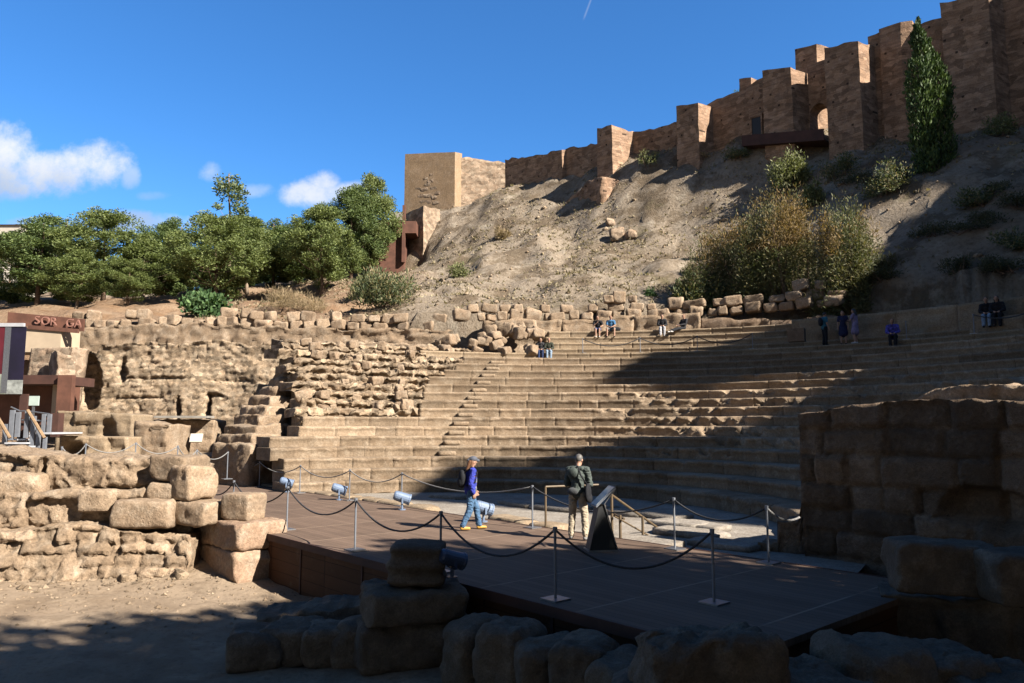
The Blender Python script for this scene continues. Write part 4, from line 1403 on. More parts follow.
# near masonry: three weathered lifts
near = empty('ruined_masonry', (0, 0, 0), 0, 'big sunlit ruin of rough tan masonry stepping up beside the stage', 'ruined wall')
relief('rubble_footing', P(-90, 560, 15.9), P(184, 550, 16.45), -1.2, [(0, 0.10), (0.3, 0.0), (0.55, 0.14), (0.8, 0.05), (1, -0.02)], 1.2, M['ruin'], near, res=0.05, amp=0.13, fine=0.075, courses=(0.22, 0.2, 0.6, 0.07, 0.10), jag=0.12, seed=71, tonevar=0.22, lean=0.35,
       dents=[(8.2, -0.3, 0.35, 0.25, 0.2), (6.1, -0.35, 0.3, 0.22, 0.2)])
relief('middle_lift', P(-90, 520, 16.9), P(190, 515, 17.3), -0.5, [(0, 0.72), (0.4, 0.86), (0.7, 0.84), (0.86, 0.92), (1, 0.80)], 1.4, M['ruin'], near, res=0.05, amp=0.10, fine=0.085, courses=(0.5, 0.7, 1.9, 0.06, 0.14), jag=0.14, seed=72, tonevar=0.12, bulge=0.12,
       dents=[(6.8, 0.55, 0.10, 0.35, 0.25), (5.4, 0.4, 0.16, 0.22, 0.2)])
relief('upper_lift', P(27, 480, 17.6), P(187, 480, 17.8), 0.4, [(0, 1.45), (0.1, 1.62), (0.5, 1.58), (0.86, 1.56), (1, 1.36)], 1.9, M['ruin'], near, res=0.05, amp=0.09, fine=0.085, courses=(0.62, 0.9, 2.2, 0.05, 0.10), jag=0.10, seed=73, tonevar=0.12, bulge=0.10,
       dents=[(2.75, 1.3, 0.32, 0.22, 0.14), (3.25, 1.2, 0.08, 0.4, 0.25), (0.35, 1.2, 0.09, 0.4, 0.25)])
relief('upper_lift', P(-90, 470, 18.6), P(32, 470, 18.4), 0.4, [(0, 1.9), (0.6, 1.75), (1, 1.6)], 1.9, M['ruin'], near, res=0.07, amp=0.09, fine=0.05, courses=(0.55, 0.9, 2.0, 0.10, 0.12), jag=0.12, seed=74)

BLK = 0


def block(px, py, Y, w_, d_, h_, rz, label, mat='block', group=None, zb=None, seed=None, tiltx=0.0, **kw):
    """Loose block whose base centre is seen at (px, py) at distance Y."""
    global BLK
    BLK += 1
    q = P(px, py, Y)
    kw.setdefault('res', 0.07 if Y < 25 else 0.12)
    kw.setdefault('rnd', 0.06)
    kw.setdefault('amp', 0.06)
    o = mesh_block('stone_block', w_, d_, h_, seed or (400 + BLK), M[mat], None, **kw)
    o.location = (q[0], q[1], q[2] if zb is None else zb)
    o.rotation_euler = (tiltx, 0, rz)
    tag(o, label, 'stone block', group)
    return o


block(146, 527, 17.1, 1.35, 0.8, 0.62, 0.03, 'long weathered greenish tan block jutting from the near ruin beside the stacked blocks', 'block', amp=0.045)
block(180, 481, 17.75, 0.95, 1.0, 0.60, -0.25, 'squared pale block on top of the near ruin, next to the first rope post', 'block', amp=0.045)
block(199, 524, 17.35, 1.25, 0.9, 0.55, -0.45, 'pale hollowed block lying behind the small squared cube on the stacked blocks', 'block', amp=0.07)
block(100, 512, 17.25, 0.8, 0.6, 0.5, 0.1, 'tan block set in the face of the near ruin left of the long greenish block', 'ruin', amp=0.06)
block(168, 500, 17.5, 0.75, 0.7, 0.42, 0.0, 'rounded tan block under the squared pale block at the top end of the near ruin', 'ruin', amp=0.06)
block(192, 499, 17.4, 0.7, 0.8, 0.75, -0.5, 'tilted wedge of tan stone at the very end of the near ruin by the stage', 'block', amp=0.07)
block(20, 497, 17.5, 1.2, 0.7, 0.55, 0.05, 'dark edged rough block at the far left of the near ruin', 'ruin', amp=0.08)


def stage_block(corner_px, corner_py, z, ld, ln, h_, label, mat, seed, **kw):
    """Block aligned with the stage, its near corner seen at a place of the picture, base at height z."""
    q = np.array(G(corner_px, corner_py, z)[:2])
    c = q - D * ld / 2 + N * ln / 2
    kw.setdefault('res', 0.06)
    o = mesh_block('stone_block', ld, ln, h_, seed, M[mat], None, **kw)
    o.location = (c[0], c[1], z)
    o.rotation_euler = (0, 0, STAGE_ROT)
    tag(o, label, 'stone block')
    return o


stage_block(233, 588, -1.02, 2.7, 1.25, 0.70, 'large pinkish block at the bottom of the stack by the stage corner', 'redblock', 501, rnd=0.08, amp=0.06, chips=5)
q_ = np.array(G(233, 588, -1.02)[:2])
for (du, dn, z, ld, ln, h_, lab, mt, sd, rzz) in ((0.06, 0.02, -0.33, 2.9, 1.15, 0.60, 'pinkish block in the middle of the stack by the stage, under the squared cube', 'redblock', 502, 0.03),
                                             (0.55, 0.22, 0.25, 0.78, 0.66, 0.58, 'small squared grey tan cube standing on top of the pinkish stack', 'block', 503, 0.5)):
    c = q_ - D * (du + ld / 2) + N * (dn + ln / 2)
    o = mesh_block('stone_block', ld, ln, h_, sd, M[mt], None, res=0.055, rnd=0.08 if sd != 503 else 0.06, amp=0.06 if sd != 503 else 0.03, chips=6)
    o.location = (c[0], c[1], z)
    o.rotation_euler = (0, 0, STAGE_ROT + rzz)
    tag(o, lab, 'stone block')

# middle ground walls
wall_px('ruined_wall', 'pale coursed ashlar wall below the rust red building', 57, 132, 411, 414, 34, 33.5, 0.6, 1.6, 'new_seat', courses=(0.55, 0.9, 1.9, 0.05, 0.03), jag=0.06, seed=81, amp=0.04, fine=0.02, dents=[(2.5, 2.1, 0.4, 0.5, 0.5)], tonevar=0.16)
wall_px('ruined_wall', 'low pale block wall with a dark square hollow near the steel steps', 60, 126, 436, 437, 30.2, 30, 0.3, 1.2, 'new_seat', courses=(0.5, 0.8, 1.6, 0.05, 0.03), jag=0.04, seed=82, amp=0.04, fine=0.02, dents=[(0.55, 1.35, 0.48, 0.32, 0.8)], tonevar=0.16)
wall_px('ruined_wall', 'broken ashlar wall under the grey ledge below the tall ruin face', 122, 214, 418, 420, 35.6, 36.0, 0.4, 2.0, 'ruin', courses=(0.55, 0.6, 1.4, 0.06, 0.05), jag=0.08, seed=83, amp=0.09, fine=0.04, dents=[(0.4, 1.4, 0.6, 1.2, 0.6), (2.6, 2.2, 0.15, 0.35, 0.35)])
wall_px('ruined_wall', 'squat tan pier with a dark shaded flank behind the near ruin', 134, 168, 422, 424, 31.5, 31.2, 0.3, 1.6, 'ruin', courses=(0.6, 0.8, 1.5, 0.06, 0.05), jag=0.12, seed=84, amp=0.10)
a_, b_ = np.array(P(178, 446, 29.8)[:2]), np.array(P(226, 449, 29.0)[:2])
stp = masonry('low_wall', [st(13.0, t_on(13.0, 178)), st(13.0, t_on(13.0, 211)), st(14.2, t_on(13.0, 211)), st(14.2, t_on(13.0, 178))], -0.4, [1.55, 1.25, 1.3, 1.6], M['ruin'], None, res=0.14, amp=0.10, freq=1.4, jag=0.15) if False else None
lw = relief('low_wall', st(12.9, t_on(12.9, 176)), st(12.9, t_on(12.9, 216)), -0.3, [(0, 1.5), (0.7, 1.35), (0.72, 0.75), (1, 0.7)], 1.3, M['ruin'], None, res=0.1, amp=0.09, fine=0.05, courses=(0.5, 0.7, 1.4, 0.06, 0.05), jag=0.08, seed=85, stepped=True)
tag(lw, 'low broken wall stepping down to the far end of the stage', 'ruined wall')
led = MB()
a_, b_ = P(155, 418, 35.5), P(214, 416.5, 36)
led.box(((a_[0] + b_[0]) / 2, 35.6, a_[2] + 0.05), (b_[0] - a_[0], 0.9, 0.10), 0.03)
o = led.build('ledge_plank', M['concrete'])
tag(o, 'long grey plank ledge along the foot of the tall ruin face', 'plank')
wp = MB()
a_ = P(196, 445, 32.5)
wp.box((a_[0], a_[1], a_[2] + 0.3), (0.5, 0.05, 0.42), 0.2, tilt=Matrix.Rotation(R(-35), 3, 'X'))
o = wp.build('white_panel', M['whiteplaster'])
tag(o, 'small tilted white panel leaning beside the dark stepped masonry', 'panel')

tall = wall_px('tall_ruin_face', 'tall crumbling ochre ruin face with dark hollows below the rim stones', 70, 300, 352, 347, 42.5, 43.2, 0.6, 5.5, 'rubble', 'ruined wall', res=0.095, amp=0.08, fine=0.085, courses=(0.26, 0.25, 0.7, 0.05, 0.05), jag=0.3, seed=86, bulge=0.25, tilt=0.10, tonevar=0.14,
               top=[(0, 6.2), (0.12, 6.5), (0.14, 7.0), (0.5, 7.1), (0.75, 7.0), (1, 6.9)],
               dents=[(0.95, 4.6, 0.8, 1.4, 1.2), (2.9, 5.4, 0.22, 0.8, 0.6), (6.2, 3.3, 0.13, 0.7, 0.7), (7.8, 3.2, 0.15, 0.9, 0.7), (8.2, 4.0, 0.45, 0.12, 0.35), (5.1, 5.0, 1.8, 0.08, 0.2), (9.0, 4.9, 1.4, 0.07, 0.2), (4.0, 3.9, 1.4, 0.08, 0.2)])
# rough masonry rising behind the broken steps
wall_px('ruined_wall', 'rough masonry band behind the rubble steps, below the rim stones', 296, 430, 346, 343, 44.2, 43.5, 4.0, 3.5, 'ruin', 'ruined wall', res=0.12, amp=0.15, fine=0.08, courses=(0.42, 0.5, 1.4, 0.07, 0.10), jag=0.3, seed=87, tonevar=0.18, dents=[(5.0, 6.3, 0.3, 0.35, 0.6)])

# dark stepped masonry: each step turned away from the sun
steps = empty('stepped_masonry', (0, 0, 0), 0, 'ruined stair of rough masonry with dark shaded steps, beside the rubble tiers', 'stair')
for i in range(10):
    f = i / 9.0
    py = 455 + (368 - 455) * f
    px = 226 + (286 - 226) * f ** 1.15
    Y = 29.8 + 5.6 * f
    q = P(px, py, Y)
    wd = 2.6 - 1.6 * f
    ang = STAGE_ROT + 0.18
    V, F = rough_block(wd, 1.5, 1.9, 600 + i, res=0.10, rnd=0.05, amp=0.12, freq=1.7)
    o = np_obj('step', V, F, M['ruin'], steps)
    o.location = (q[0] + 0.5, q[1] + 0.7, q[2] - 1.45)
    o.rotation_euler = (0, 0, ang)
# cut end of the lowest tiers, facing away from the sun
cut = relief('cut_tier_end', st(13.3, t_on(13.3, 234)), st(13.3, t_on(13.3, 287)), -0.4, [(0, 1.72), (0.62, 1.66), (0.64, 1.25), (0.8, 1.1), (0.82, 0.6), (0.92, 0.5), (0.93, 0.1), (1, 0.0)], 2.6, M['ruin'], None, res=0.09, amp=0.09, fine=0.05, courses=(0.4, 0.5, 1.2, 0.04, 0.05), jag=0.08, seed=88, stepped=True)
tag(cut, 'reddish brown shaded end of the lowest tiers, stepping down to the stage', 'ruined wall')
# jumble between the cut end and the tiers
for i, (px, py, Y, w_, d_, h_, rz, lab) in enumerate([
        (258, 446, 32.2, 1.3, 1.2, 0.8, -0.1, 'broad broken block above the shaded cut end of the tiers'), (292, 440, 32.4, 1.1, 0.8, 0.7, 0.0, 'squared pale block left of the dark leaning slab'),
        (281, 421, 36, 1.4, 1.3, 1.2, 0.2, 'rough block standing at the head of the rubble tiers'), (311, 418, 36.5, 1.7, 1.2, 1.1, -0.1, 'pale rectangular block above the dark leaning slab'),
        (270, 406, 38.5, 1.2, 1.2, 1.1, 0.1, 'rough block beside the upper dark steps'), (296, 398, 39.5, 1.2, 1.2, 1.0, -0.2, 'small rough block between the rubble tiers and the dark steps'),
        (322, 380, 42, 2.2, 1.2, 0.9, 0.1, 'long tilted slab lying across the rubble tiers'), (277, 432, 34.5, 1.1, 1.0, 0.9, 0.3, 'lumpy block beside the lowest dark steps')]):
    block(px, py, Y, w_, d_, h_, rz, lab, 'ruin', amp=0.11, tiltx=0.06 if i == 6 else 0)
wall_px('ruined_wall', 'pale coursed corner between the dark steps and the leaning slab', 258, 303, 413, 409, 34.4, 33.2, 0.6, 1.5, 'ruin', 'ruined wall', res=0.1, amp=0.10, fine=0.06, courses=(0.45, 0.6, 1.3, 0.06, 0.06), jag=0.15, seed=97, stepped=True,
        top=[(0, 1.9), (0.3, 2.3), (0.55, 2.7), (0.8, 3.0)])
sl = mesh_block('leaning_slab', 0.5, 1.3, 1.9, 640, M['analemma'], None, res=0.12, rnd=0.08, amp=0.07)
q = P(313, 443, 33.0)
sl.location = (q[0], q[1], q[2] - 0.05)
sl.rotation_euler = (0, R(24), R(-20))
tag(sl, 'dark brown slab leaning in the gap at the end of the middle tiers', 'slab')
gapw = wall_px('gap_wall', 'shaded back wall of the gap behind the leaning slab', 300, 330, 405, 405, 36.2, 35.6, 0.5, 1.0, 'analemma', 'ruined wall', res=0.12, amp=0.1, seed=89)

# ------------------------------------------------------------------ loose stones along the rim
rs = np.random.RandomState(21)
STONES = []
for i in range(9):
    w_, d_, h_ = rs.uniform(0.62, 0.95), rs.uniform(0.5, 0.8), rs.uniform(0.48, 0.72)
    V, F = rough_block(w_, d_, h_, 700 + i, res=0.10, rnd=0.045, amp=0.09, freq=1.6)
    o = np_obj('loose_stone', V, F, M['block'])
    STONES.append((o, w_, h_))
used_stone = set()


def place_stone(x, y, z, label, group, rz=None, sc=1.0, pick=None, tilt=0.14, wx=1.0):
    i = int(rs.randint(len(STONES))) if pick is None else pick
    o, w_, h_ = STONES[i]
    if i in used_stone:
        o = o.copy()
        COL.objects.link(o)
    used_stone.add(i)
    o.location = (x, y, z)
    o.rotation_euler = (rs.uniform(-tilt, tilt), rs.uniform(-tilt, tilt), rs.uniform(-0.45, 0.45) if rz is None else rz)
    o.scale = (sc * wx * rs.uniform(0.85, 1.2), sc, sc * rs.uniform(0.85, 1.15))
    tag(o, label, 'stone block', group)
    return w_ * o.scale[0], h_ * o.scale[2]


def rim_top(px):
    return float(np.interp(px, [60, 130, 215, 300, 390, 470], [8.6, 8.7, 8.75, 8.45, 8.35, 8.2]))


for row in (0, 1):
    px = 80.0
    while px < 545:
        Y = float(np.interp(px, [60, 470, 545], [48.3, 47.2, 46.0])) + row * 0.1 + rs.uniform(-0.15, 0.15)
        w_, h_ = 0.75, 0.6
        if row == 1 and ((115 < px < 250 and rs.rand() < 0.55) or rs.rand() < 0.12):
            px += 12
            continue
        if row == 0 and rs.rand() < 0.06:
            px += 10
            continue
        z = rim_top(px) - 0.1 + row * 0.56 + rs.uniform(-0.05, 0.05)
        x = P(px, 325, Y)[0]
        w_, h_ = place_stone(x, Y, z, ['squared tan stone in the lower course of the long line of stones along the rim', 'squared tan stone in the top course of the long line of stones along the rim'][row], ['loose stones in the lower course along the rim', 'loose stones in the top course along the rim'][row])
        px += (w_ + rs.uniform(0.0, 0.12)) * F_PX / Y
# heap below the end of the line, by the seated couple
for i in range(46):
    px, py = rs.uniform(432, 540), rs.uniform(322, 349)
    if py < 342 - (px - 432) * 0.22:
        continue
    q = P(px, py, 44.0 - (py - 322) * 0.12)
    place_stone(q[0], q[1], q[2] - 0.35, 'tumbled tan stone in the heap beside the seated couple on the lower step', 'tumbled stones at the end of the upper tiers', rz=rs.uniform(0, 3), sc=rs.uniform(0.6, 1.05), tilt=0.4)
# stones on the bank behind the upper tiers
for row in (0, 1, 2):
    a = R(104)
    while a > R(53):
        px = proj(*(rc + (rr + 0.6) * np.array([math.cos(a), math.sin(a)])), 9.0)[0]
        if row == 2 and not (600 < px < 640 or 800 < px < 836):
            a -= 0.03
            continue
        if row == 1 and rs.rand() < 0.22:
            a -= 0.03
            continue
        rad = rr + 0.55 + rs.uniform(-0.15, 0.2) + row * 0.1
        q = rc + rad * np.array([math.cos(a), math.sin(a)])
        z = 8.55 + 0.25 * (R(104) - a) / R(51) + row * 0.52
        wide = 1.5 if px > 690 and row == 1 else 1.0
        w_, h_ = place_stone(q[0], q[1], z, ['tan stone in the bottom course on the bank behind the upper tiers', 'tan stone in the upper course on the bank behind the upper tiers', 'tan stone perched highest on the bank behind the upper tiers'][row], 'loose stones on the bank behind the upper tiers, course %s' % ['one', 'two', 'three'][row], rz=a - math.pi / 2 + rs.uniform(-.2, .2), sc=rs.uniform(0.75, 1.0), wx=wide)
        a -= (w_ + rs.uniform(0.0, 0.25)) / rad

# small stones strewn over the robbed tiers
for i in range(34):
    k = int(rs.randint(7, 16))
    px = rs.uniform(296, 415)
    a_ = ang_at(k, px)
    c_, r0_, z0_ = tier_geo(k)
    q = c_ + (r0_ + 0.22) * np.array([math.cos(a_), math.sin(a_)])
    place_stone(q[0], q[1], z0_ + 0.30, 'small tan stone strewn on the rubble tiers left of the smooth seats', 'stones strewn on the rubble tiers', rz=rs.uniform(0, 3), sc=rs.uniform(0.35, 0.75), tilt=0.3)
# ------------------------------------------------------------------ near stones in shade: column stub, footing, right-hand blocks
stub = empty('column_stub', (0, 0, 0), 0, 'dark weathered stub of round stacked stones standing before the stage', 'column')
cq = P(413, 612, 11.05)
for (w_, d_, h_, z, sd, rd_) in ((1.6, 1.0, 0.64, -1.0, 801, 0.16), (1.42, 1.1, 0.48, -0.38, 802, 0.16)):
    V, F = rough_block(w_, d_, h_, sd, res=0.05, rnd=rd_, amp=0.07, freq=1.6)
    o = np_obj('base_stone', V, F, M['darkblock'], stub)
    o.location = (cq[0], cq[1], z)
    o.rotation_euler = (0, 0, 0.3)
V, F = rough_block(0.80, 0.74, 0.58, 803, res=0.045, rnd=0.34, amp=0.04, freq=1.8)
ring = 0.06 * np.sin((V[:, 2]) * 26.0)[:, None] * (V * [1, 1, 0]) / np.maximum(np.linalg.norm(V[:, :2], axis=1, keepdims=True), 0.1)
o = np_obj('drum', V + ring * 0.5, F, M['darkblock'], stub)
o.location = (cq[0] + 0.04, cq[1] + 0.05, 0.09)
FOOT = [(248, 668, 0.75, 0.9, 0.50, 0.2), (287, 664, 0.72, 0.9, 0.56, -0.1), (320, 668, 0.62, 0.8, 0.55, 0.1), (362, 668, 0.80, 0.9, 0.62, 0.0), (402, 671, 0.62, 0.8, 0.62, 0.05), (442, 666, 0.78, 0.9, 0.66, -0.15),
        (506, 660, 0.9, 0.9, 0.5, 0.1), (545, 668, 0.7, 0.8, 0.55, 0.3), (585, 664, 0.7, 0.9, 0.7, -0.2), (470, 645, 0.7, 0.8, 0.45, 0.4)]
FL = ['leftmost rounded block of the dark footing before the stage', 'dark footing block beside the leftmost rounded one', 'narrow dark footing block with a mossy flat top', 'broad dark footing block in front of the column stub',
      'narrow upright dark block in front of the column stub', 'dark footing block with a split brown face right of the stub', 'low dark block right of the column stub under the stage edge', 'dark slanting block at the end of the footing under the stage edge', 'tall dark block at the stage front, last of the footing', 'low dark block tucked between stub and footing']
for i, (px, py, w_, d_, h_, rz) in enumerate(FOOT):
    q = G(px, py, -1.0)
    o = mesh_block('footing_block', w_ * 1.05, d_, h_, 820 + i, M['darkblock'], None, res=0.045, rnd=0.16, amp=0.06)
    o.location = (q[0], q[1] + 0.35, -1.06)
    o.rotation_euler = (0, 0, rz)
    tag(o, FL[i], 'stone block')
# slope of small stones filling behind the footing
fill = relief('footing_core', G(250, 645, -1.0)[:2], G(610, 640, -1.0)[:2], -1.2, [(0, -0.62), (0.3, -0.5), (0.6, -0.55), (1, -0.5)], 0.9, M['darkblock'], None, res=0.06, amp=0.12, fine=0.06, jag=0.12, seed=91, lean=0.3)
tag(fill, 'dark rubble core of the footing behind its facing blocks', 'ruined wall')
RB = [(702, 7.2, 1.20, 0.9, 1.50, 0.1, 'tall pale topped boulder at the near corner of the stage'), (640, 7.75, 0.55, 0.8, 1.0, -0.2, 'dark boulder close under the stage front left of the tall pale topped one'),
      (800, 7.4, 0.85, 0.9, 1.10, 0.4, 'humped dark boulder right of the tall pale topped one'), (872, 8.1, 0.95, 0.9, 1.18, 0.1, 'dark boulder between the stage corner and the bench of blocks'),
      (940, 8.2, 0.95, 1.0, 1.05, -0.1, 'broad dark boulder below the bench of blocks'), (1010, 7.6, 1.0, 1.0, 0.95, 0.2, 'dark boulder at the bottom corner below the squared blocks')]
for i, (px, Y, w_, d_, h_, rz, lab) in enumerate(RB):
    q = P(px, 640, Y)
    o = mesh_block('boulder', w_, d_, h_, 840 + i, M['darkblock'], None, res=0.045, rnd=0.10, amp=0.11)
    o.location = (q[0], q[1], -1.06)
    o.rotation_euler = (0, 0, rz)
    tag(o, lab, 'boulder')
q = P(942, 592, 10.2)
o = mesh_block('stone_block', 1.30, 0.75, 0.66, 861, M['darkblock'], None, res=0.045, rnd=0.07, amp=0.045)
o.location = (q[0], q[1], q[2]); o.rotation_euler = (0, 0.06, STAGE_ROT + R(38))
tag(o, 'long squared dark block with a sunlit edge on top of the near boulders', 'stone block')
q = P(1024, 602, 9.6)
o = mesh_block('stone_block', 1.0, 0.75, 0.62, 862, M['darkblock'], None, res=0.045, rnd=0.07, amp=0.045)
o.location = (q[0], q[1], q[2]); o.rotation_euler = (0, 0.03, STAGE_ROT + R(44))
tag(o, 'squared dark block cut off by the right edge beside the long block', 'stone block')
under = relief('block_bench', P(880, 600, 10.6)[:2], P(1080, 610, 9.6)[:2], -1.2, [(0, 0.05), (0.3, 0.02), (1, 0.02)], 1.2, M['darkblock'], None, res=0.06, amp=0.08, fine=0.05, courses=(0.5, 0.7, 1.4, 0.06, 0.05), jag=0.06, seed=93)
tag(under, 'dark stone bench carrying the two long squared blocks', 'ruined wall')
rs = np.random.RandomState(44)
ROCKS = []
for i in range(26):
    px, py = rs.uniform(-40, 192), rs.uniform(548, 574)
    q = G(px, py, -0.75)
    if i < 5:
        V, F = rough_block(0.36, 0.27, 0.24, 1300 + i, res=0.05, rnd=0.03, amp=0.05, freq=3.0)
        o = np_obj('fallen_rock', V, F, M['rubble'])
        ROCKS.append(o)
    else:
        o = ROCKS[i % 5].copy()
        COL.objects.link(o)
    o.location = (q[0], q[1], float(ground_z(np.array([q[0]]), np.array([q[1]]))[0]) - 0.08)
    s_ = rs.uniform(0.5, 1.3)
    o.scale = (s_ * rs.uniform(0.8, 1.4), s_, s_ * rs.uniform(0.6, 1.1))
    o.rotation_euler = (rs.uniform(-.4, .4), rs.uniform(-.4, .4), rs.uniform(0, 6))
    tag(o, 'small fallen rock lying on the earth at the foot of the near ruin', 'rock', 'fallen rocks at the foot of the near ruin')
# little stones on the earth floor
for i, (px, Y, w_, h_, lab) in enumerate([(478, 9.95, 0.62, 0.95, 'dark block standing before the stage front, right of the split brown one'), (512, 9.5, 0.70, 1.02, 'tall dark block under the stage edge in the middle of the row'), (552, 9.05, 0.66, 0.95, 'dark block under the stage edge with a slanting top'),
                                       (590, 8.65, 0.62, 1.08, 'dark upright block under the stage edge near the shaded rope post'), (628, 8.25, 0.66, 0.98, 'dark block under the stage edge, last before the boulders'), (690, 7.4, 0.55, 1.15, 'dark narrow block wedged beside the tall pale topped boulder')]):
    q = P(px, 640, Y)
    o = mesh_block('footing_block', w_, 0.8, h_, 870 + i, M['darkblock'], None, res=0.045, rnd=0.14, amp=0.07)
    o.location = (q[0], q[1], -1.06)
    o.rotation_euler = (0.05, 0, STAGE_ROT + 0.5 * math.sin(i * 2.3))
    tag(o, lab, 'stone block')
rs = np.random.RandomState(33)
pv, pf = [], []
pb = MB()
for i in range(1300):
    px, py = rs.uniform(-40, 330), 552 + 110 * rs.beta(0.8, 3.0)
    q = G(px, py, -1.0)
    r_ = rs.uniform(0.015, 0.05) * (2.0 if rs.rand() < 0.06 else 1)
    z = float(ground_z(np.array([q[0]]), np.array([q[1]]))[0])
    vs = [(q[0] + r_ * a * rs.uniform(.6, 1.2), q[1] + r_ * b * rs.uniform(.6, 1.2), z + r_ * c * rs.uniform(.5, .9)) for a, b, c in ((1, 0, 0.1), (-1, 0, 0.1), (0, 1, 0.1), (0, -1, 0.1), (0, 0, 1), (0, 0, -.6))]
    pb.add(vs, [(0, 2, 4), (2, 1, 4), (1, 3, 4), (3, 0, 4), (2, 0, 5), (1, 2, 5), (3, 1, 5), (0, 3, 5)])
for i in range(650):
    px, py = rs.uniform(-60, 195), rs.normal(566, 10)
    q = G(px, py, -0.85)
    r_ = rs.uniform(0.03, 0.085) * (1.8 if rs.rand() < 0.05 else 1)
    z = float(ground_z(np.array([q[0]]), np.array([q[1]]))[0])
    vs = [(q[0] + r_ * a * rs.uniform(.6, 1.3), q[1] + r_ * b * rs.uniform(.6, 1.3), z + r_ * c * rs.uniform(.5, .9)) for a, b, c in ((1, 0, 0.1), (-1, 0, 0.1), (0, 1, 0.1), (0, -1, 0.1), (0, 0, 1), (0, 0, -.6))]
    pb.add(vs, [(0, 2, 4), (2, 1, 4), (1, 3, 4), (3, 0, 4), (2, 0, 5), (1, 2, 5), (3, 1, 5), (0, 3, 5)])
o = pb.build('gravel', M['rubble'])
tag(o, 'scattered small stones over the earth floor', 'gravel', kind='stuff')
# ------------------------------------------------------------------ modern things at the far left
def box_px(m, px0, py0, px1, py1, Y, depth, mi=0):
    a, b = P(px0, py0, Y), P(px1, py1, Y)
    m.box(((a[0] + b[0]) / 2, Y + depth / 2, (a[2] + b[2]) / 2), (abs(b[0] - a[0]), depth, abs(b[2] - a[2])), 0, mi)


def part_px(name, mat, parent, *args):
    m = MB()
    box_px(m, *args)
    return m.build(name, mat, parent)


cw = empty('plaster_building', (0, 0, 0), 0, 'low cream plastered building under the rust red railing with cut out letters', 'building')
part_px('plaster_wall', M['plaster'], cw, -60, 328, 60, 352, 45.0, 2.0)
m = MB()
a, b = P(8, 312, 45.2), P(84, 319, 45.2)
m.add([(a[0], 45.2, a[2]), (b[0], 45.2, b[2]), (b[0], 45.2, b[2] - 0.75), (a[0], 45.2, a[2] - 0.75), (a[0], 45.32, a[2]), (b[0], 45.32, b[2]), (b[0], 45.32, b[2] - 0.75), (a[0], 45.32, a[2] - 0.75)], [(0, 1, 2, 3), (4, 7, 6, 5), (0, 4, 5, 1), (3, 2, 6, 7), (0, 3, 7, 4), (1, 5, 6, 2)])
m.build('railing_panel', M['rust'], cw)
m = MB()
a, b = P(28, 327, 44.95), P(78, 331, 44.95)
m.add([(a[0], 44.9, a[2] + .12), (b[0], 44.9, b[2] + .12), (b[0], 44.9, b[2] - 0.12), (a[0], 44.9, a[2] - 0.12), (a[0], 45.1, a[2] + .12), (b[0], 45.1, b[2] + .12), (b[0], 45.1, b[2] - 0.12), (a[0], 45.1, a[2] - 0.12)], [(0, 1, 2, 3), (4, 7, 6, 5), (0, 4, 5, 1), (3, 2, 6, 7), (0, 3, 7, 4), (1, 5, 6, 2)])
m.build('railing_beam', M['rust'], cw)


def letters(text, px0, pys, Y, h, mat, parent, name, step):
    for i, ch in enumerate(text):
        if ch == ' ':
            continue
        cu = bpy.data.curves.new(name, 'FONT')
        cu.body = ch
        cu.size = h * 1.4
        cu.extrude = 0.04
        cu.align_x = 'CENTER'
        tmp = bpy.data.objects.new('tmp', cu)
        COL.objects.link(tmp)
        me = bpy.data.meshes.new_from_object(tmp.evaluated_get(bpy.context.evaluated_depsgraph_get()))
        bpy.data.objects.remove(tmp)
        me.materials.clear()
        me.materials.append(mat)
        o = bpy.data.objects.new(name, me)
        COL.objects.link(o)
        px = px0 + step * i
        q = P(px, pys[0] + (pys[1] - pys[0]) * i / max(1, len(text) - 1), Y)
        o.location = q
        o.rotation_euler = (math.pi / 2, 0, 0)
        o.parent = parent


letters('SOR GA', 37, (324.0, 327.5), 45.02, 0.50, M['rustletter'], cw, 'letter', 8.2)

bw = wall_px('brick_wall', 'small coursed brick and stone wall under the cream building', 24, 66, 347, 346, 40.5, 40.0, 2.0, 1.2, 'lit_wall', 'wall', courses=(0.22, 0.3, 0.7, 0.03, 0.03), amp=0.05, jag=0.05, seed=95, lean=0.10)
wall_px('brick_wall', 'ragged corner of stone wall between the small brick wall and the tall ruin', 58, 76, 350, 356, 39.0, 39.6, 2.0, 1.5, 'lit_wall', 'wall', courses=(0.3, 0.3, 0.8, 0.04, 0.05), amp=0.12, jag=0.2, seed=96)

cx_ = empty('corten_building', (0, 0, 0), 0, 'rust red steel building with a dark overhanging roof at the left edge', 'building')
part_px('wall_panel', M['rust'], cx_, -60, 384, 55, 425, 37.5, 2.0)
part_px('roof_slab', M['rustdark'], cx_, -60, 375, 59, 384, 35.4, 3.0)
part_px('side_panel', M['rust'], cx_, 58, 375, 69.5, 418, 35.2, 0.3)
part_px('door_frame', M['plaster'], cx_, 53, 384, 58, 414, 36.0, 0.3)
m = MB()
box_px(m, 51.5, 413, 57, 437, 30.5, 0.4)
o = m.build('steel_bollard', M['rustdark'])
tag(o, 'dark brown steel post beside the metal steps and the pale ashlar wall', 'post')

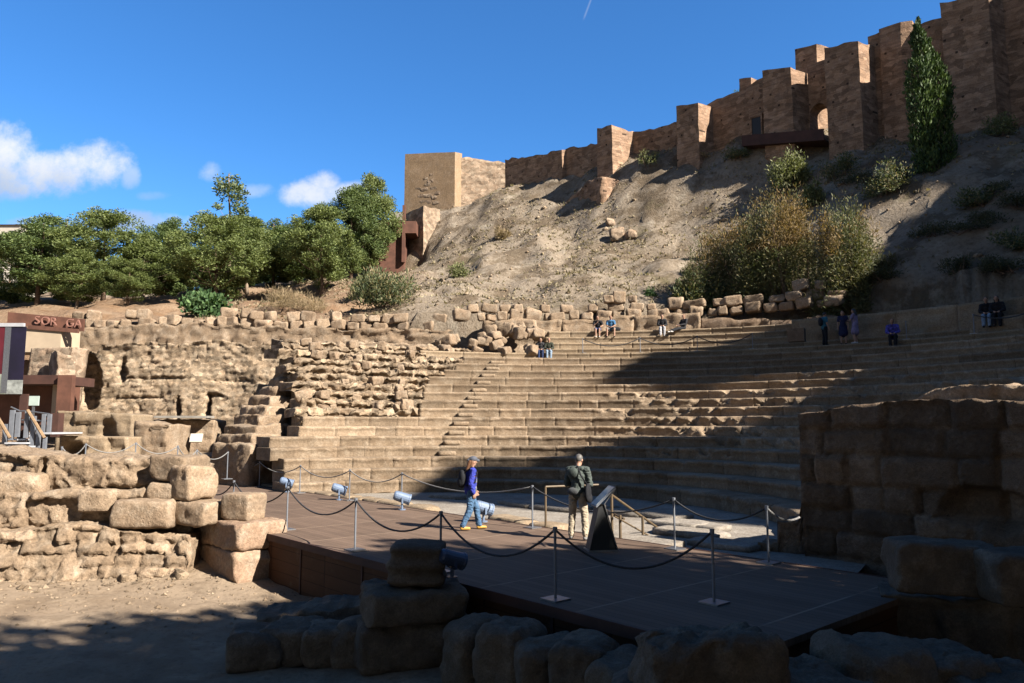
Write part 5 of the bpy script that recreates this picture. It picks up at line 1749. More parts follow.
ban = empty('display_panel', (0, 0, 0), 0, 'hanging display panel in maroon and navy with a pale fringe', 'display')
Yb = 27.0
part_px('header', M['whitesteel'], ban, -40, 323, 23.5, 326.5, Yb - 0.03, 0.10)
part_px('maroon_field', plain('maroon_print', (0.13, 0.012, 0.022), 0.5, 0, 0.3, 0.9), ban, -40, 326.5, 5.4, 374, Yb, 0.03)
part_px('navy_field', plain('navy_print', (0.014, 0.010, 0.035), 0.5, 0, 0.4, 0.9), ban, 6.4, 326.5, 22.5, 380, Yb, 0.03)
part_px('divider', M['steel'], ban, 5.4, 326.5, 6.4, 393, Yb - 0.01, 0.03)
part_px('lower_field', plain('grey_green_print', (0.30, 0.33, 0.27), 0.6, 0, 0.3, 3.0), ban, -40, 374, 5.4, 394, Yb, 0.03)
part_px('lower_field', plain('pale_grey_print', (0.34, 0.36, 0.34), 0.6, 0, 0.4, 5.0), ban, 6.4, 380, 21.5, 394, Yb, 0.03)
for px in (-34, 20):
    part_px('support_leg', M['rustdark'], ban, px, 394, px + 2.5, 470, Yb + 0.05, 0.08)

sg = empty('info_sign', (0, 0, 0), 0, 'small pale green information sign on a thin post', 'sign')
part_px('sign_board', plain('pale_green_print', (0.55, 0.66, 0.60), 0.6, 0, 0.06, 4.0), sg, 27, 396, 38.3, 405.5, 29.5, 0.05)
part_px('post', M['steel'], sg, 32.2, 405.5, 33.2, 425, 29.53, 0.04)

# steel steps with sloping timber handrails
stp = empty('metal_steps', (0, 0, 0), 0, 'pale metal steps with grey posts and sloping brown handrails', 'steps')
for i in range(4):
    part_px('tread', M['whitesteel'], stp, 4 + i * 0.5, 446 - i * 3.6, 28 - i * 1.5, 447.6 - i * 3.6, 26.0 + i * 0.4, 0.4)
part_px('landing', M['whitesteel'], stp, 22, 432.6, 52, 434.2, 28.2, 2.0)
POSTS = [(16, 412, 437), (25, 411, 438), (31, 416, 447), (36.5, 428, 449), (43, 437, 450), (3, 424, 452), (10, 410, 440), (42, 414, 432), (47.5, 414, 432)]
for (px, a, b) in POSTS:
    part_px('post', M['steelpaint'], stp, px, a, px + 2.2, b, 26.6, 0.09)
for pts in ([(27.5, 410), (44.5, 438)], [(-3, 416), (10, 438)]):
    m = MB()
    m.tube([P(*pts[0], 26.5), P(*pts[1], 26.4)], 0.055, 6)
    m.build('handrail', M['rail'], stp)
for pts in ([(11, 407), (20, 411), (28, 411), (50, 414)], [(22, 420), (50, 421)]):
    m = MB()
    m.tube([P(*q, 26.7) for q in pts], 0.028, 6)
    m.build('guard_rail', M['steel'], stp)

# ------------------------------------------------------------------ rope barriers
def make_stanchion():
    root = empty('rope_stanchion', (0, 0, 0))
    m = MB(); m.box((0, 0, 0.011), (0.30, 0.30, 0.022)); m.build('base_plate', M['steel'], root)
    m = MB(); m.tube([(0, 0, 0.02), (0, 0, 0.95)], 0.019, 8); m.build('pole', M['steelpaint'], root)
    m = MB(); m.tube([(0, 0, 0.90), (0, 0, 0.965)], [0.032, 0.032], 8); m.build('rope_ring', M['steelpaint'], root)
    return root


ST0 = None


def stanchion(x, y, z, label, group, h=1.0):
    global ST0
    if ST0 is None:
        ST0 = make_stanchion()
        o = ST0
    else:
        o = copy_tree(ST0)
    o.location = (x, y, z)
    o.rotation_euler = (0, 0, STAGE_ROT)
    o.scale = (1, 1, h)
    tag(o, label, 'barrier post', group)
    return o


def rope(a, b, sag, label, group, mat='rope', rad=0.017):
    a, b = Vector(a), Vector(b)
    pts = []
    for i in range(17):
        f = i / 16
        p = a.lerp(b, f)
        p.z -= sag * 4 * f * (1 - f)
        pts.append(p)
    m = MB()
    m.tube(pts, rad, 6)
    o = m.build('barrier_rope', M[mat], smooth=True)
    tag(o, label, 'rope', group)
    return o


FRONT = [(200, 475), (234, 481), (288, 487), (356, 499), (441, 512), (555, 528), (712, 530)]
fpos = []
for (px, py) in FRONT:
    q = G(px, py, 0.95)
    fpos.append((q[0], q[1], 0.0))
FLAB = ['first front rope post by the end of the near ruin', 'front rope post above the small squared cube', 'front rope post in line with a blue grey floodlight', 'front rope post in full sun halfway along the stage', 'front rope post rising behind the dark column stub', 'front rope post in shade between the walking woman and the man', 'near front rope post standing alone in the deepest shade']
for q, lab in zip(fpos, FLAB):
    stanchion(*q, lab, 'rope posts along the stage front')
for i in range(len(fpos) - 1):
    a, b = fpos[i], fpos[i + 1]
    rope((a[0], a[1], 0.93), (b[0], b[1], 0.93), 0.42 if i < 4 else 0.5, 'dark sagging rope from the %s to the next one' % ['first front post', 'post above the squared cube', 'post in line with a floodlight', 'sunlit middle post', 'post behind the column stub', 'shaded post beside the man'][i], 'front barrier ropes')
BACK = [(228, 449), (263, 459), (303, 464), (352, 468), (402, 473), (532, 487), (640, 500), (671, 502), (762, 516)]
bpos = []
for (px, py) in BACK[:5]:
    q = G(px, py, 0.95)
    if px < 390:
        s_ = 12.02
        t_ = t_on(s_, px)
        q = st(s_, t_)
    bpos.append((q[0], q[1], 0.0))
for px in (532, 671, 762):
    q = st(12.02, t_on(12.02, px))
    bpos.append((q[0], q[1], 0.0))
BLAB = ['farthest back rope post at the dark stepped ruin', 'back rope post before the shaded cut tier end', 'back rope post beside the farthest floodlights', 'back rope post before sunlit tiers', 'back rope post left of the walking woman', 'back rope post between the woman and the man', 'back rope post right of the sloping handrails', 'last back rope post before the broken reddish masonry']
for q, lab in zip(bpos, BLAB):
    stanchion(*q, lab, 'rope posts along the stage back')
for i in range(len(bpos) - 1):
    a, b = bpos[i], bpos[i + 1]
    rope((a[0], a[1], 0.93), (b[0], b[1], 0.93), 0.30 if i != 5 else 0.4, 'rope behind the stage running on from the %s' % ['farthest post', 'post at the cut tier end', 'post by the farthest floodlights', 'post before the sunlit tiers', 'post left of the woman', 'post between woman and man', 'post by the handrails'][i], 'back barrier ropes', 'ropegrey' if i < 5 else 'rope')
q = bpos[-1]
e = P(800, 531, 13.6)
rope((q[0], q[1], 0.93), (e[0], e[1], 0.72), 0.12, 'short sunlit rope from the last back post to the big wall', None, 'ropegrey', 0.02)
# posts and ropes on the terrace behind the near ruin
TP = [(62, 447, 22.5), (86, 444, 22.8), (136, 443, 23.5), (178, 446, 24.2), (197, 450, 25.0), (228, 452, 27.0)]
tpos = []
for (px, py, Y) in TP:
    p = P(px, py, Y)
    stanchion(p[0], p[1], p[2] - 0.95, ['rope post by the metal steps', 'rope post before the low block wall', 'rope post before the squat pier', 'rope post before the low broken wall', 'rope post above the squared pale block', 'rope post at the far end of the terrace'][len(tpos)], 'rope posts on the terrace')
    tpos.append(p)
for i in range(len(tpos) - 1):
    rope(tpos[i], tpos[i + 1], 0.28, 'pale rope on the terrace %s' % ['beside the metal steps', 'before the low block wall', 'before the squat pier', 'before the low broken wall', 'leading to the stage end'][i], 'terrace barrier ropes', 'ropegrey')
# ropes on the upper walkway: posts and drooping ropes
up = []
for px in (583, 640, 697, 752):
    a_ = ang_at(15, px, 6.3)
    q = rc + 20.75 * np.array([math.cos(a_), math.sin(a_)])
    stanchion(q[0], q[1], 6.27, 'slim rope post on the upper walkway %s' % ['nearest the seated couple', 'below the pair in blue and black', 'at the edge of the shade', 'in shade left of the hatch'][len(up)], 'rope posts on the upper walkway', 0.86)
    up.append((q[0], q[1], 6.27 + 0.8))
for i in range(3):
    rope(up[i], up[i + 1], 0.42, 'drooping rope on the upper walkway %s' % ['near the seated couple', 'at the middle of the tiers', 'in the shade'][i], 'upper walkway ropes', 'rope', 0.028)
up = []
for px in (905, 972, 1040):
    a_ = ang_at(15, px, 6.3) if px < 1000 else ang_at(15, 1040, 6.3)
    q = rc + 20.75 * np.array([math.cos(a_), math.sin(a_)])
    stanchion(q[0], q[1], 6.27, 'slim dark post on the shaded walkway %s' % ['right of the man in blue', 'below the pair in black', 'at the right edge'][len(up)], 'rope posts on the shaded walkway', 0.9)
    up.append((q[0], q[1], 6.27 + 0.84))
rope(up[1], up[2], 0.3, 'drooping rope at the right end of the shaded walkway', None, 'rope', 0.028)

# ------------------------------------------------------------------ floodlights on the stage
def make_lamp(mat):
    root = empty('floodlight', (0, 0, 0))
    m = MB()
    m.tube([(0, 0, 0), (0, 0, 0.03)], 0.11, 12)
    m.tube([(0, 0, 0.03), (0, 0, 0.20)], 0.035, 8)
    m.build('foot', M[mat], root)
    m = MB()
    for sx in (-1, 1):
        m.box((sx * 0.165, 0, 0.28), (0.02, 0.05, 0.2))
    m.box((0, 0, 0.19), (0.35, 0.05, 0.02))
    m.build('yoke', M[mat], root)
    T = Matrix.Rotation(R(-18), 3, 'X')
    c = Vector((0, 0, 0.36))
    m = MB()
    prof = [(-0.26, 0.02), (-0.26, 0.10), (-0.22, 0.135), (-0.10, 0.145), (0.05, 0.15), (0.20, 0.155), (0.21, 0.168), (0.25, 0.168)]
    pts = [c + T @ Vector((0, y, 0)) for y, _ in prof]
    m.tube(pts, [r for _, r in prof], 16)
    h = m.build('head', M[mat], root, smooth=False)
    m = MB()
    m.tube([c + T @ Vector((0, 0.252, 0)), c + T @ Vector((0, 0.258, 0))], 0.15, 16)
    m.build('lens', M['glass'], h)
    m = MB()
    for k in range(4):
        m.tube([c + T @ Vector((0, -0.19 + 0.05 * k, 0)), c + T @ Vector((0, -0.175 + 0.05 * k, 0))], 0.149, 16)
    m.build('cooling_fin', M[mat], h)
    return root


L0 = make_lamp('lamp')
LL = ['blue grey floodlight farthest along the stage back', 'blue grey floodlight second from the far end of the stage', 'blue grey floodlight before the sunlit lowest tiers', 'blue grey floodlight left of the walking woman', 'blue grey floodlight standing right behind the walking woman']
for i, (px, s_, rz) in enumerate(((250.5, 11.9, 35), (290, 11.85, 60), (342, 11.85, 60), (404, 11.8, 60), (484, 11.85, 75))):
    o = L0 if i == 0 else copy_tree(L0)
    o.location = st(s_, t_on(s_, px))
    o.rotation_euler = (0, 0, STAGE_ROT + R(-90 + rz))
    o.scale = (0.92, 0.92, 0.95)
    tag(o, LL[i], 'floodlight', 'floodlights along the stage back')
o = make_lamp('lampdark')
o.location = P(452, 578, 10.9)
o.rotation_euler = (0, 0, R(-60))
o.scale = (0.75, 0.75, 0.75)
tag(o, 'dark blue floodlight in the shade right beside the column stub', 'floodlight')

# ------------------------------------------------------------------ information lectern
lec = empty('information_lectern', st(10.9, t_on(10.9, 599)), 0, 'dark metal lectern with a tilted glossy information panel', 'lectern')
LROT = R(-82)
lec.rotation_euler = (0, 0, LROT)
lec.scale = (0.9, 0.82, 1.0)
m = MB()
prof = [(-0.33, 0.0), (0.33, 0.0), (0.02, 0.86), (-0.10, 0.80)]
vs = []
for x in (-0.19, 0.19):
    vs += [(x, y, z) for (y, z) in prof]
m.add(vs, [(0, 1, 2, 3), (7, 6, 5, 4), (0, 4, 5, 1), (1, 5, 6, 2), (2, 6, 7, 3), (3, 7, 4, 0)])
m.build('pedestal', plain('charcoal_steel', (0.02, 0.021, 0.023), 0.6, 0.0, 0.15, 5.0), lec)
m = MB()
for x in (-0.205, 0.205):
    m.tube([(x, 0.34, 0.0), (x, 0.03, 0.87), (x, 0.30, 1.16)], 0.016, 6)
m.build('edge_trim', M['steel'], lec)
T = Matrix.Rotation(R(38), 3, 'X')
m = MB()
m.box((0, 0.06, 1.0), (0.48, 0.58, 0.03), 0, 0, T)
pb_ = m.build('panel_frame', M['steelpaint'], lec)
m = MB()
m.box((0, 0.06 - 0.0125, 1.0 + 0.0165), (0.43, 0.53, 0.006), 0, 0, T)
m.build('panel_print', plain('printed_panel', (0.80, 0.88, 0.98), 0.15, 0, 0.15, 3.0, 0, 0.8), pb_)
m = MB()
m.box((0, 0, 0.012), (0.46, 0.72, 0.024))
m.build('base_plate', M['steel'], lec)

# ------------------------------------------------------------------ handrails of the stair between stage and orchestra
hr = empty('stair_handrail', (0, 0, 0), 0, 'brass coloured handrails of the little stair down from the stage', 'handrail')
t0 = t_on(12.3, 545)
a = st(12.35, t_on(12.35, 545)); b = st(12.35, t_on(12.35, 582))
m = MB(); m.tube([a, (a[0], a[1], 0.92)], 0.026, 8); m.build('rail_post', M['railgold'], hr)
m = MB(); m.tube([(a[0], a[1], 0.92), (a[0] + 1.3, a[1] + 0.6, 0.92)], 0.024, 8); m.build('rail', M['railgold'], hr)
for k, (px, py0, py1, ss) in enumerate(((610, 494, 536, 12.6), (603, 505, 531, 13.4), (618, 515, 536, 12.35), (640, 516, 532, 13.6))):
    q = st(ss, t_on(ss, px))
    zt_ = zt(np.array(q[:2]), py0)
    m = MB(); m.tube([(q[0], q[1], -0.3), (q[0], q[1], zt_)], 0.03, 8); m.build('rail_post', M['railgold'], hr)
q1 = np.array(st(12.6, t_on(12.6, 610))); q1[2] = zt(q1[:2], 495)
q2 = np.array(st(14.6, t_on(14.6, 655))); q2[2] = zt(q2[:2], 528)
m = MB(); m.tube([tuple(q1 + (q1 - q2) * 0.03), tuple(q2)], 0.028, 8); m.build('rail', M['railgold'], hr)
q3 = np.array(st(13.4, t_on(13.4, 596))); q3[2] = zt(q3[:2], 506)
q4 = np.array(st(12.35, t_on(12.35, 622))); q4[2] = zt(q4[:2], 519)
m = MB(); m.tube([tuple(q3), tuple(q4)], 0.024, 8); m.build('rail', M['railgold'], hr)
m = MB(); m.tube([tuple(q1 - [0, 0, .42]), tuple(q2 - [0, 0, .3])], 0.02, 8); m.build('rail', M['railgold'], hr)
m = MB()
pq = st(12.75, t_on(12.75, 640))
m.box((pq[0], pq[1], -0.09), (1.6, 0.75, 0.14), STAGE_ROT)
o = m.build('stair_landing', M['paleslab'])
tag(o, 'pale landing slab at the head of the little stair by the handrails', 'landing')

# ------------------------------------------------------------------ far buildings behind the trees
def house(px0, px1, ptop, pbot, Y, depth, label, roofcol='tile', wall='whiteplaster', rows=3, cols=4):
    root = empty('apartment_building', (0, 0, 0), 0, label, 'building')
    a, b = P(px0, ptop, Y), P(px1, ptop, Y)
    zb = P(px0, pbot, Y)[2]
    m = MB()
    m.box(((a[0] + b[0]) / 2, Y + depth / 2, (a[2] + zb) / 2), (b[0] - a[0], depth, a[2] - zb))
    m.build('wall', M[wall], root)
    m = MB()
    w2 = (b[0] - a[0]) / 2 + 0.4
    cxx = (a[0] + b[0]) / 2
    h = 1.4
    m.add([(cxx - w2, Y - 0.4, a[2] + .003), (cxx + w2, Y - 0.4, a[2] + .003), (cxx + w2, Y + depth + 0.4, a[2] + .003), (cxx - w2, Y + depth + 0.4, a[2] + .003), (cxx - w2, Y + depth / 2, a[2] + h), (cxx + w2, Y + depth / 2, a[2] + h)],
          [(0, 1, 5, 4), (2, 3, 4, 5), (0, 4, 3), (1, 2, 5), (0, 3, 2, 1)])
    m.build('roof', M[roofcol], root)
    for r_ in range(rows):
        for c_ in range(cols):
            x = a[0] + (b[0] - a[0]) * (c_ + 0.5) / cols
            z = a[2] - 1.8 - r_ * 3.0
            if z - 0.8 < zb:
                continue
            m = MB()
            m.box((x, Y - 0.01, z), (1.2, 0.16, 1.6))
            f = m.build('window', M['whiteplaster'], root)
            m = MB()
            m.box((x, Y - 0.07, z), (0.95, 0.08, 1.35))
            m.build('pane', M['glass'], f)
    return root


house(-70, 11, 236, 330, 88, 10, 'pale apartment block with balconies at the left edge behind the pines', rows=6, cols=5)
house(112, 152, 268, 330, 120, 10, 'pale house with clay roof showing between the pine tops')
m = MB()
box_px(m, 137.5, 259, 140.5, 270, 121, 1.2)
o = m.build('brick_chimney', M['brickcore'])
tag(o, 'small brick chimney poking above the pine tops', 'chimney')
hb = house(-70, 20, 225, 330, 140, 10, 'far apartment block with clay roof topping the left edge', rows=3, cols=6)
# ------------------------------------------------------------------ trees and bushes
def leaf_quads(C, Dn, Ln, Wd, rs):
    """Leaf-sized pointed quads at centres C along directions Dn."""
    n = len(C)
    ref = rs.normal(size=(n, 3))
    side = np.cross(Dn, ref)
    side /= np.maximum(np.linalg.norm(side, axis=1, keepdims=True), 1e-6)
    L, W_ = Ln[:, None], Wd[:, None]
    V = np.stack([C - Dn * L * 0.5, C + side * W_, C + Dn * L * 0.5, C - side * W_], 1).reshape(-1, 3)
    return V, np.arange(4 * n).reshape(n, 4)


def unit(v):
    return v / np.maximum(np.linalg.norm(v, axis=1, keepdims=True), 1e-6)


def make_tree(name, H, Wd, trunk_h, mat, bark, seed, pads=46, per=110, leaf=(0.30, 0.055), shape='pine', padr=(0.8, 1.3), trunk_r=0.17, lean=0.0, gap=0.0):
    """Tapered trunk with limbs reaching to separate clumps of small leaves."""
    rs = np.random.RandomState(seed)
    root = empty(name, (0, 0, 0))
    cz, ch = trunk_h + (H - trunk_h) / 2, (H - trunk_h) / 2
    ctr = []
    tries = 0
    while len(ctr) < pads and tries < 9000:
        tries += 1
        u = rs.uniform(-1, 1, 3)
        r = np.linalg.norm(u)
        if r > 1 or r < 0.35:
            continue
        z = u[2]
        if shape == 'pine':
            wmul = (0.62 + 0.42 * math.sin((1 - abs(z - (-0.15))) * 1.5)) if z > -0.5 else 0.75
        elif shape == 'airy':
            wmul = 0.5 + 0.5 * (1 - z) / 2
        else:
            wmul = 1.0
        c = np.array([u[0] * Wd / 2 * wmul, u[1] * Wd / 2 * wmul, cz + z * ch])
        if gap and any(np.linalg.norm(c - q) < gap for q in ctr):
            continue
        ctr.append(c)
    ctr = np.array(ctr)
    # trunk
    m = MB()
    pts, rad = [], []
    top = H * 0.93
    for i in range(8):
        f = i / 7
        pts.append((lean * f * H * 0.12 + 0.16 * math.sin(f * 5 + seed), 0.14 * math.sin(f * 4 + seed * 2), f * top - 0.3 * (i == 0)))
        rad.append(trunk_r * (1 - 0.82 * f) * (1.35 if i == 0 else 1))
    m.tube(pts, rad, 9)
    P_ = np.array(pts)
    for c in ctr[::2]:
        zb = max(trunk_h * 0.8, c[2] - 0.35 * np.linalg.norm(c[:2]) - 0.4)
        k = np.argmin(np.abs(P_[:, 2] - zb))
        s0 = Vector(P_[k])
        e0 = Vector(c)
        mid = s0.lerp(e0, 0.5) + Vector((0, 0, -0.12 * (e0 - s0).length))
        r0 = max(0.02, rad[k] * 0.4)
        m.tube([s0, mid, e0], [r0, r0 * 0.6, r0 * 0.2], 5)
    m.build('trunk', M[bark], root, smooth=True)
    # crown
    n = len(ctr) * per
    pid = np.repeat(np.arange(len(ctr)), per)
    pr = rs.uniform(padr[0], padr[1], len(ctr))
    q = unit(rs.normal(size=(n, 3))) * (rs.uniform(0, 1, (n, 1)) ** 0.45)
    q *= np.stack([pr, pr, pr * 0.85], 1)[pid]
    C = ctr[pid] + q
    out = unit(q + np.array([0, 0, 0.35]))
    d = unit(out + rs.normal(size=(n, 3)) * 0.55)
    Ln = leaf[0] * rs.uniform(0.7, 1.35, n)
    V, F = leaf_quads(C, d, Ln, leaf[1] * rs.uniform(0.7, 1.4, n), rs)
    np_obj('crown', V, F, M[mat], root)
    return root


def make_bush(name, W_, Dp, H, mat, seed, n=2600, leaf=(0.16, 0.035), lobes=14, up=0.5, stems=6, lr=0.42, tops=None):
    rs = np.random.RandomState(seed)
    root = empty(name, (0, 0, 0))
    C0 = []
    for i in range(lobes):
        a, r = rs.uniform(0, 6.283), math.sqrt(rs.uniform(0, 0.85))
        h = (0.12 + 0.62 * rs.rand()) * (1 - 0.5 * r * r)
        C0.append((math.cos(a) * r * W_ / 2 * 0.78, math.sin(a) * r * Dp / 2 * 0.78, h * H))
    C0 = np.array(C0)
    pid = rs.randint(0, lobes, n)
    rad = np.stack([np.full(n, lr * W_ / 2), np.full(n, lr * Dp / 2), np.full(n, 0.30 * H)], 1) * rs.uniform(0.75, 1.25, (n, 1))
    q = unit(rs.normal(size=(n, 3))) * (rs.uniform(0, 1, (n, 1)) ** 0.4)
    C = C0[pid] + q * rad
    C[:, 2] = np.maximum(C[:, 2], 0.02 + 0.1 * rs.rand(n) * H)
    d = unit(q + np.array([0, 0, up]) + rs.normal(size=(n, 3)) * 0.5)
    V, F = leaf_quads(C, d, leaf[0] * rs.uniform(0.6, 1.5, n), leaf[1] * rs.uniform(0.7, 1.3, n), rs)
    mats, mi = [M[mat]], None
    if tops:
        mats = [M[mat], M[tops]]
        sel = (fbm(C * 0.55 + seed, 3) > 0.12) & (C[:, 2] > 0.45 * H)
        mi = sel.astype(int)
    np_obj('foliage', V, F, M[mat], root, mats=mats, mi=mi)
    m = MB()
    for i in range(stems):
        c = C0[rs.randint(lobes)]
        a = rs.uniform(0, 6.283)
        s0 = Vector((math.cos(a) * 0.12 * W_, math.sin(a) * 0.12 * Dp, -0.25))
        m.tube([s0, s0.lerp(Vector(c), 0.5) + Vector((0, 0, 0.06)), Vector(c) + Vector((0, 0, 0.2 * H))], [0.03 + 0.012 * H, 0.02 + 0.008 * H, 0.008], 5)
    m.build('stem', M['bark'], root)
    return root


def stand(o, px, py, Y, label, cat, group=None, rz=0.0, sx=1.0, sz=1.0, z=None, dz=0.0):
    q = P(px, py, Y)
    zz = float(hill_z(q[0], q[1])[0]) if z is None else z
    o.location = (q[0], q[1], zz + dz)
    o.rotation_euler = (0, 0, rz)
    o.scale = (sx, sx, sz)
    return tag(o, label, cat, group)


PV = [make_tree('pine_tree', 11.0, 7.0, 1.3, 'pine', 'bark', 901, pads=84, per=340, leaf=(0.24, 0.046), padr=(0.5, 1.15)), make_tree('pine_tree', 11.0, 7.0, 1.0, 'pinedark', 'bark', 902, pads=88, per=340, leaf=(0.24, 0.046), padr=(0.5, 1.15)),
      make_tree('pine_tree', 11.0, 6.4, 2.4, 'pine', 'palebark', 903, pads=72, per=340, leaf=(0.24, 0.046), padr=(0.5, 1.15)), make_tree('pine_tree', 11.0, 6.4, 0.8, 'pinedark', 'bark', 904, pads=86, per=340, leaf=(0.24, 0.046), padr=(0.5, 1.15))]
pused = set()
TREES = [  # px, Y, top py, width px, variant, label
    (38, 66, 222, 105, 1, 'broad dark pine at the left end of the row, beside the apartment block'),
    (78, 60, 250, 70, 2, 'pale trunked pine behind the railing with cut out letters'),
    (102, 67, 216, 90, 0, 'tall rounded green pine just left of the brick chimney'),
    (60, 75, 218, 80, 3, 'dark pine filling the back of the left group'),
    (143, 68, 238, 75, 2, 'lower airy pine below the brick chimney'),
    (128, 60, 262, 60, 0, 'small pale green pine low in front of the chimney pine'),
    (176, 72, 224, 70, 1, 'dark pine left of the tallest grey green tree'),
    (214, 63, 208, 95, 0, 'large bright green pine in front of the tallest grey green tree'),
    (245, 70, 224, 70, 2, 'green pine right of the tallest grey green tree'),
    (272, 74, 222, 70, 1, 'dark slender pine in the middle gap of the row'),
    (300, 72, 218, 70, 3, 'dark pine standing behind the bare trunked pine'),
    (321, 64, 212, 78, 0, 'pine with a bare dark trunk on the open earth slope'),
    (350, 76, 192, 72, 1, 'tall dark pine left of the end pine'),
    (369, 78, 172, 58, 2, 'tallest pine at the right end of the row, before the rust red entrance'),
    (160, 82, 228, 70, 3, 'far dark pine behind the lower airy one'),
    (236, 84, 218, 80, 3, 'far dark pine behind the bright green one'),
    (330, 84, 200, 70, 3, 'far dark pine behind the bare trunked one'),
    (10, 72, 250, 60, 3, 'dark pine partly hiding the apartment block at the left edge'),
]
for i, (px, Y, top, wpx, v, lab) in enumerate(TREES):
    o = PV[v] if v not in pused else copy_tree(PV[v])
    pused.add(v)
    q = P(px, 300, Y)
    zb = float(hill_z(q[0], q[1])[0])
    H = zt(np.array(q[:2]), top) - zb
    wm = wpx * Y / F_PX / (7.0 if v in (0, 1) else 6.4)
    stand(o, px, 300, Y, lab, 'tree', 'pines behind the rim', rz=i * 1.3, sx=wm * 0.98, sz=H / 10.9 * (1.05, 0.96, 1.10)[i % 3], dz=-0.1)
for i, px in enumerate(range(-20, 345, 26)):
    o = copy_tree(PV[3 if i % 2 else 1])
    stand(o, px, 300, 96 + 5 * (i % 3), 'far dark pine low behind the front row, glimpsed between its trunks', 'tree', 'far pines glimpsed between the trunks', rz=i * 0.9, sx=1.1, sz=0.62 + 0.1 * (i % 3), dz=-1.0)
pop = make_tree('poplar_tree', 12.0, 4.2, 3.0, 'poplar', 'palebark', 911, pads=40, per=55, leaf=(0.26, 0.075), shape='airy', padr=(0.45, 0.85))
q = P(226, 300, 78)
zb = float(hill_z(q[0], q[1])[0])
stand(pop, 226, 300, 78, 'tallest tree of the row, airy with grey green leaves', 'tree', None, sx=1.35, sz=(zt(np.array(q[:2]), 166) - zb) / 12.0)

# cypress: narrow dark spire with a second leader
cyp = empty('cypress_tree', (0, 0, 0))
rs = np.random.RandomState(77)
n = 15000
H = 11.6
zz = rs.uniform(0.0, 1, n) ** 0.85
lead = rs.rand(n) < 0.58
prof = np.where(zz < 0.12, 0.75 + zz * 2.0, np.where(zz < 0.62, 1.0, np.clip((1 - zz) / 0.38, 0, 1) ** 0.75))
hh = np.where(lead, H * 0.86, H)
rr_ = np.where(lead, 1.15, 0.95) * prof * (0.80 + 0.35 * np.abs(fbm(np.stack([zz * 9, rs.randint(0, 6, n) * 3.3, lead * 5.0], 1), 3)))
an = rs.uniform(0, 6.283, n)
rad = rr_ * np.sqrt(rs.uniform(0.30, 1, n))
C = np.stack([np.where(lead, 0.52, -0.48) + rad * np.cos(an), 0.2 * lead + rad * np.sin(an), 0.1 + zz * hh], 1)
C += vfbm(C, 1.1, 3) * 0.34 + vfbm(C, 3.2, 2) * 0.16
d = unit(np.stack([np.cos(an) * 0.45, np.sin(an) * 0.45, np.ones(n)], 1) + rs.normal(size=(n, 3)) * 0.3)
V, F = leaf_quads(C, d, 0.30 * rs.uniform(0.7, 1.3, n), 0.05 * rs.uniform(0.7, 1.3, n), rs)
np_obj('crown', V, F, M['cypress'], cyp)
m = MB(); m.tube([(0, 0, -0.4), (0.05, 0, 1.5), (0, 0.1, 7)], [0.22, 0.17, 0.05], 9); m.build('trunk', M['darkbark'], cyp, smooth=True)
q = P(934, 178, hit(934, 172) or 60.0)
cyp.location = (q[0], q[1], float(hill_z(q[0], q[1])[0]) - 0.3)
cyp.scale = (0.98, 0.98, (zt(np.array(q[:2]), 18) - cyp.location.z) / H)
tag(cyp, 'tall dark double topped cypress standing against the ridge wall', 'tree')

BUSHES = [  # px, base py, Y, width px, height px, mat, label, options
    (203, 318, 51, 52, 30, 'broad', 'bright broad leaved green bush behind the rim stones', dict(leaf=(0.30, 0.10), n=2200)),
    (290, 322, 52, 80, 24, 'drybush', 'grey brown leafless bush on the earth slope behind the rim stones', dict(leaf=(0.32, 0.012), n=4200, up=0.9)),
    (388, 326, 50.5, 98, 40, 'oleander', 'wide dark green oleander behind the rim stones', dict(leaf=(0.26, 0.04), n=5200, lobes=20, up=0.9)),
    (366, 300, 58, 52, 30, 'olive', 'olive green bush right above the wide oleander', dict(leaf=(0.22, 0.04), n=2400)),
    (459, 277, 62, 26, 18, 'olive', 'round olive green bush alone on the bare slope', dict(n=1500)),
    (502, 240, 76, 20, 20, 'drybush', 'brown dried bush on the slope below the rendered tower', dict(leaf=(0.30, 0.03), n=1600)),
    (649, 166, 78, 32, 19, 'olive', 'rounded grey green bush below the ridge wall', dict(n=1600)),
    (700, 159, 74, 22, 10, 'drybush', 'low brownish bush at the foot of the ridge wall', dict(n=900)),
    (738, 158, 72, 36, 14, 'oleander', 'low dark green bush at the foot of the ridge wall', dict(n=1800)),
    (788, 192, 60, 52, 46, 'olive', 'large grey green bush with a rounded top on the shaded slope', dict(n=4200, leaf=(0.24, 0.045))),
    (816, 205, 57, 34, 32, 'olive', 'smaller grey green bush right below the large rounded one', dict(n=2000, leaf=(0.22, 0.045))),
    (1000, 136, 56, 44, 26, 'olive', 'sunlit yellowish bush beside the dark cypress', dict(n=2000)),
    (885, 195, 55, 60, 40, 'oleander', 'dark bush in deep shade left of the cypress', dict(n=2600)),
    (840, 178, 62, 44, 28, 'oleander', 'dark bush in deep shade below the gate', dict(n=2000)),
    (985, 205, 46, 60, 22, 'oleander', 'low dark bush in shade below the cypress', dict(n=2000)),
    (740, 100, 74, 20, 14, 'broad', 'small green plant growing on top of the ridge wall', dict(n=700)),
    (692, 276, 50, 18, 16, 'drygrass', 'tall pale grass clump at the edge of the tamarisk', dict(leaf=(0.7, 0.012), n=900, up=2.5)),
    (648, 296, 46.5, 20, 12, 'broad', 'small bright green weed on the slope left of the tamarisk', dict(n=600)),
    (498, 168, 94, 14, 8, 'olive', 'tiny plant sprouting from the top of the pale rubble wall', dict(n=300)),
    (1010, 250, 35, 60, 24, 'oleander', 'dark scrub on the shaded bank at the right edge', dict(n=1800)),
]
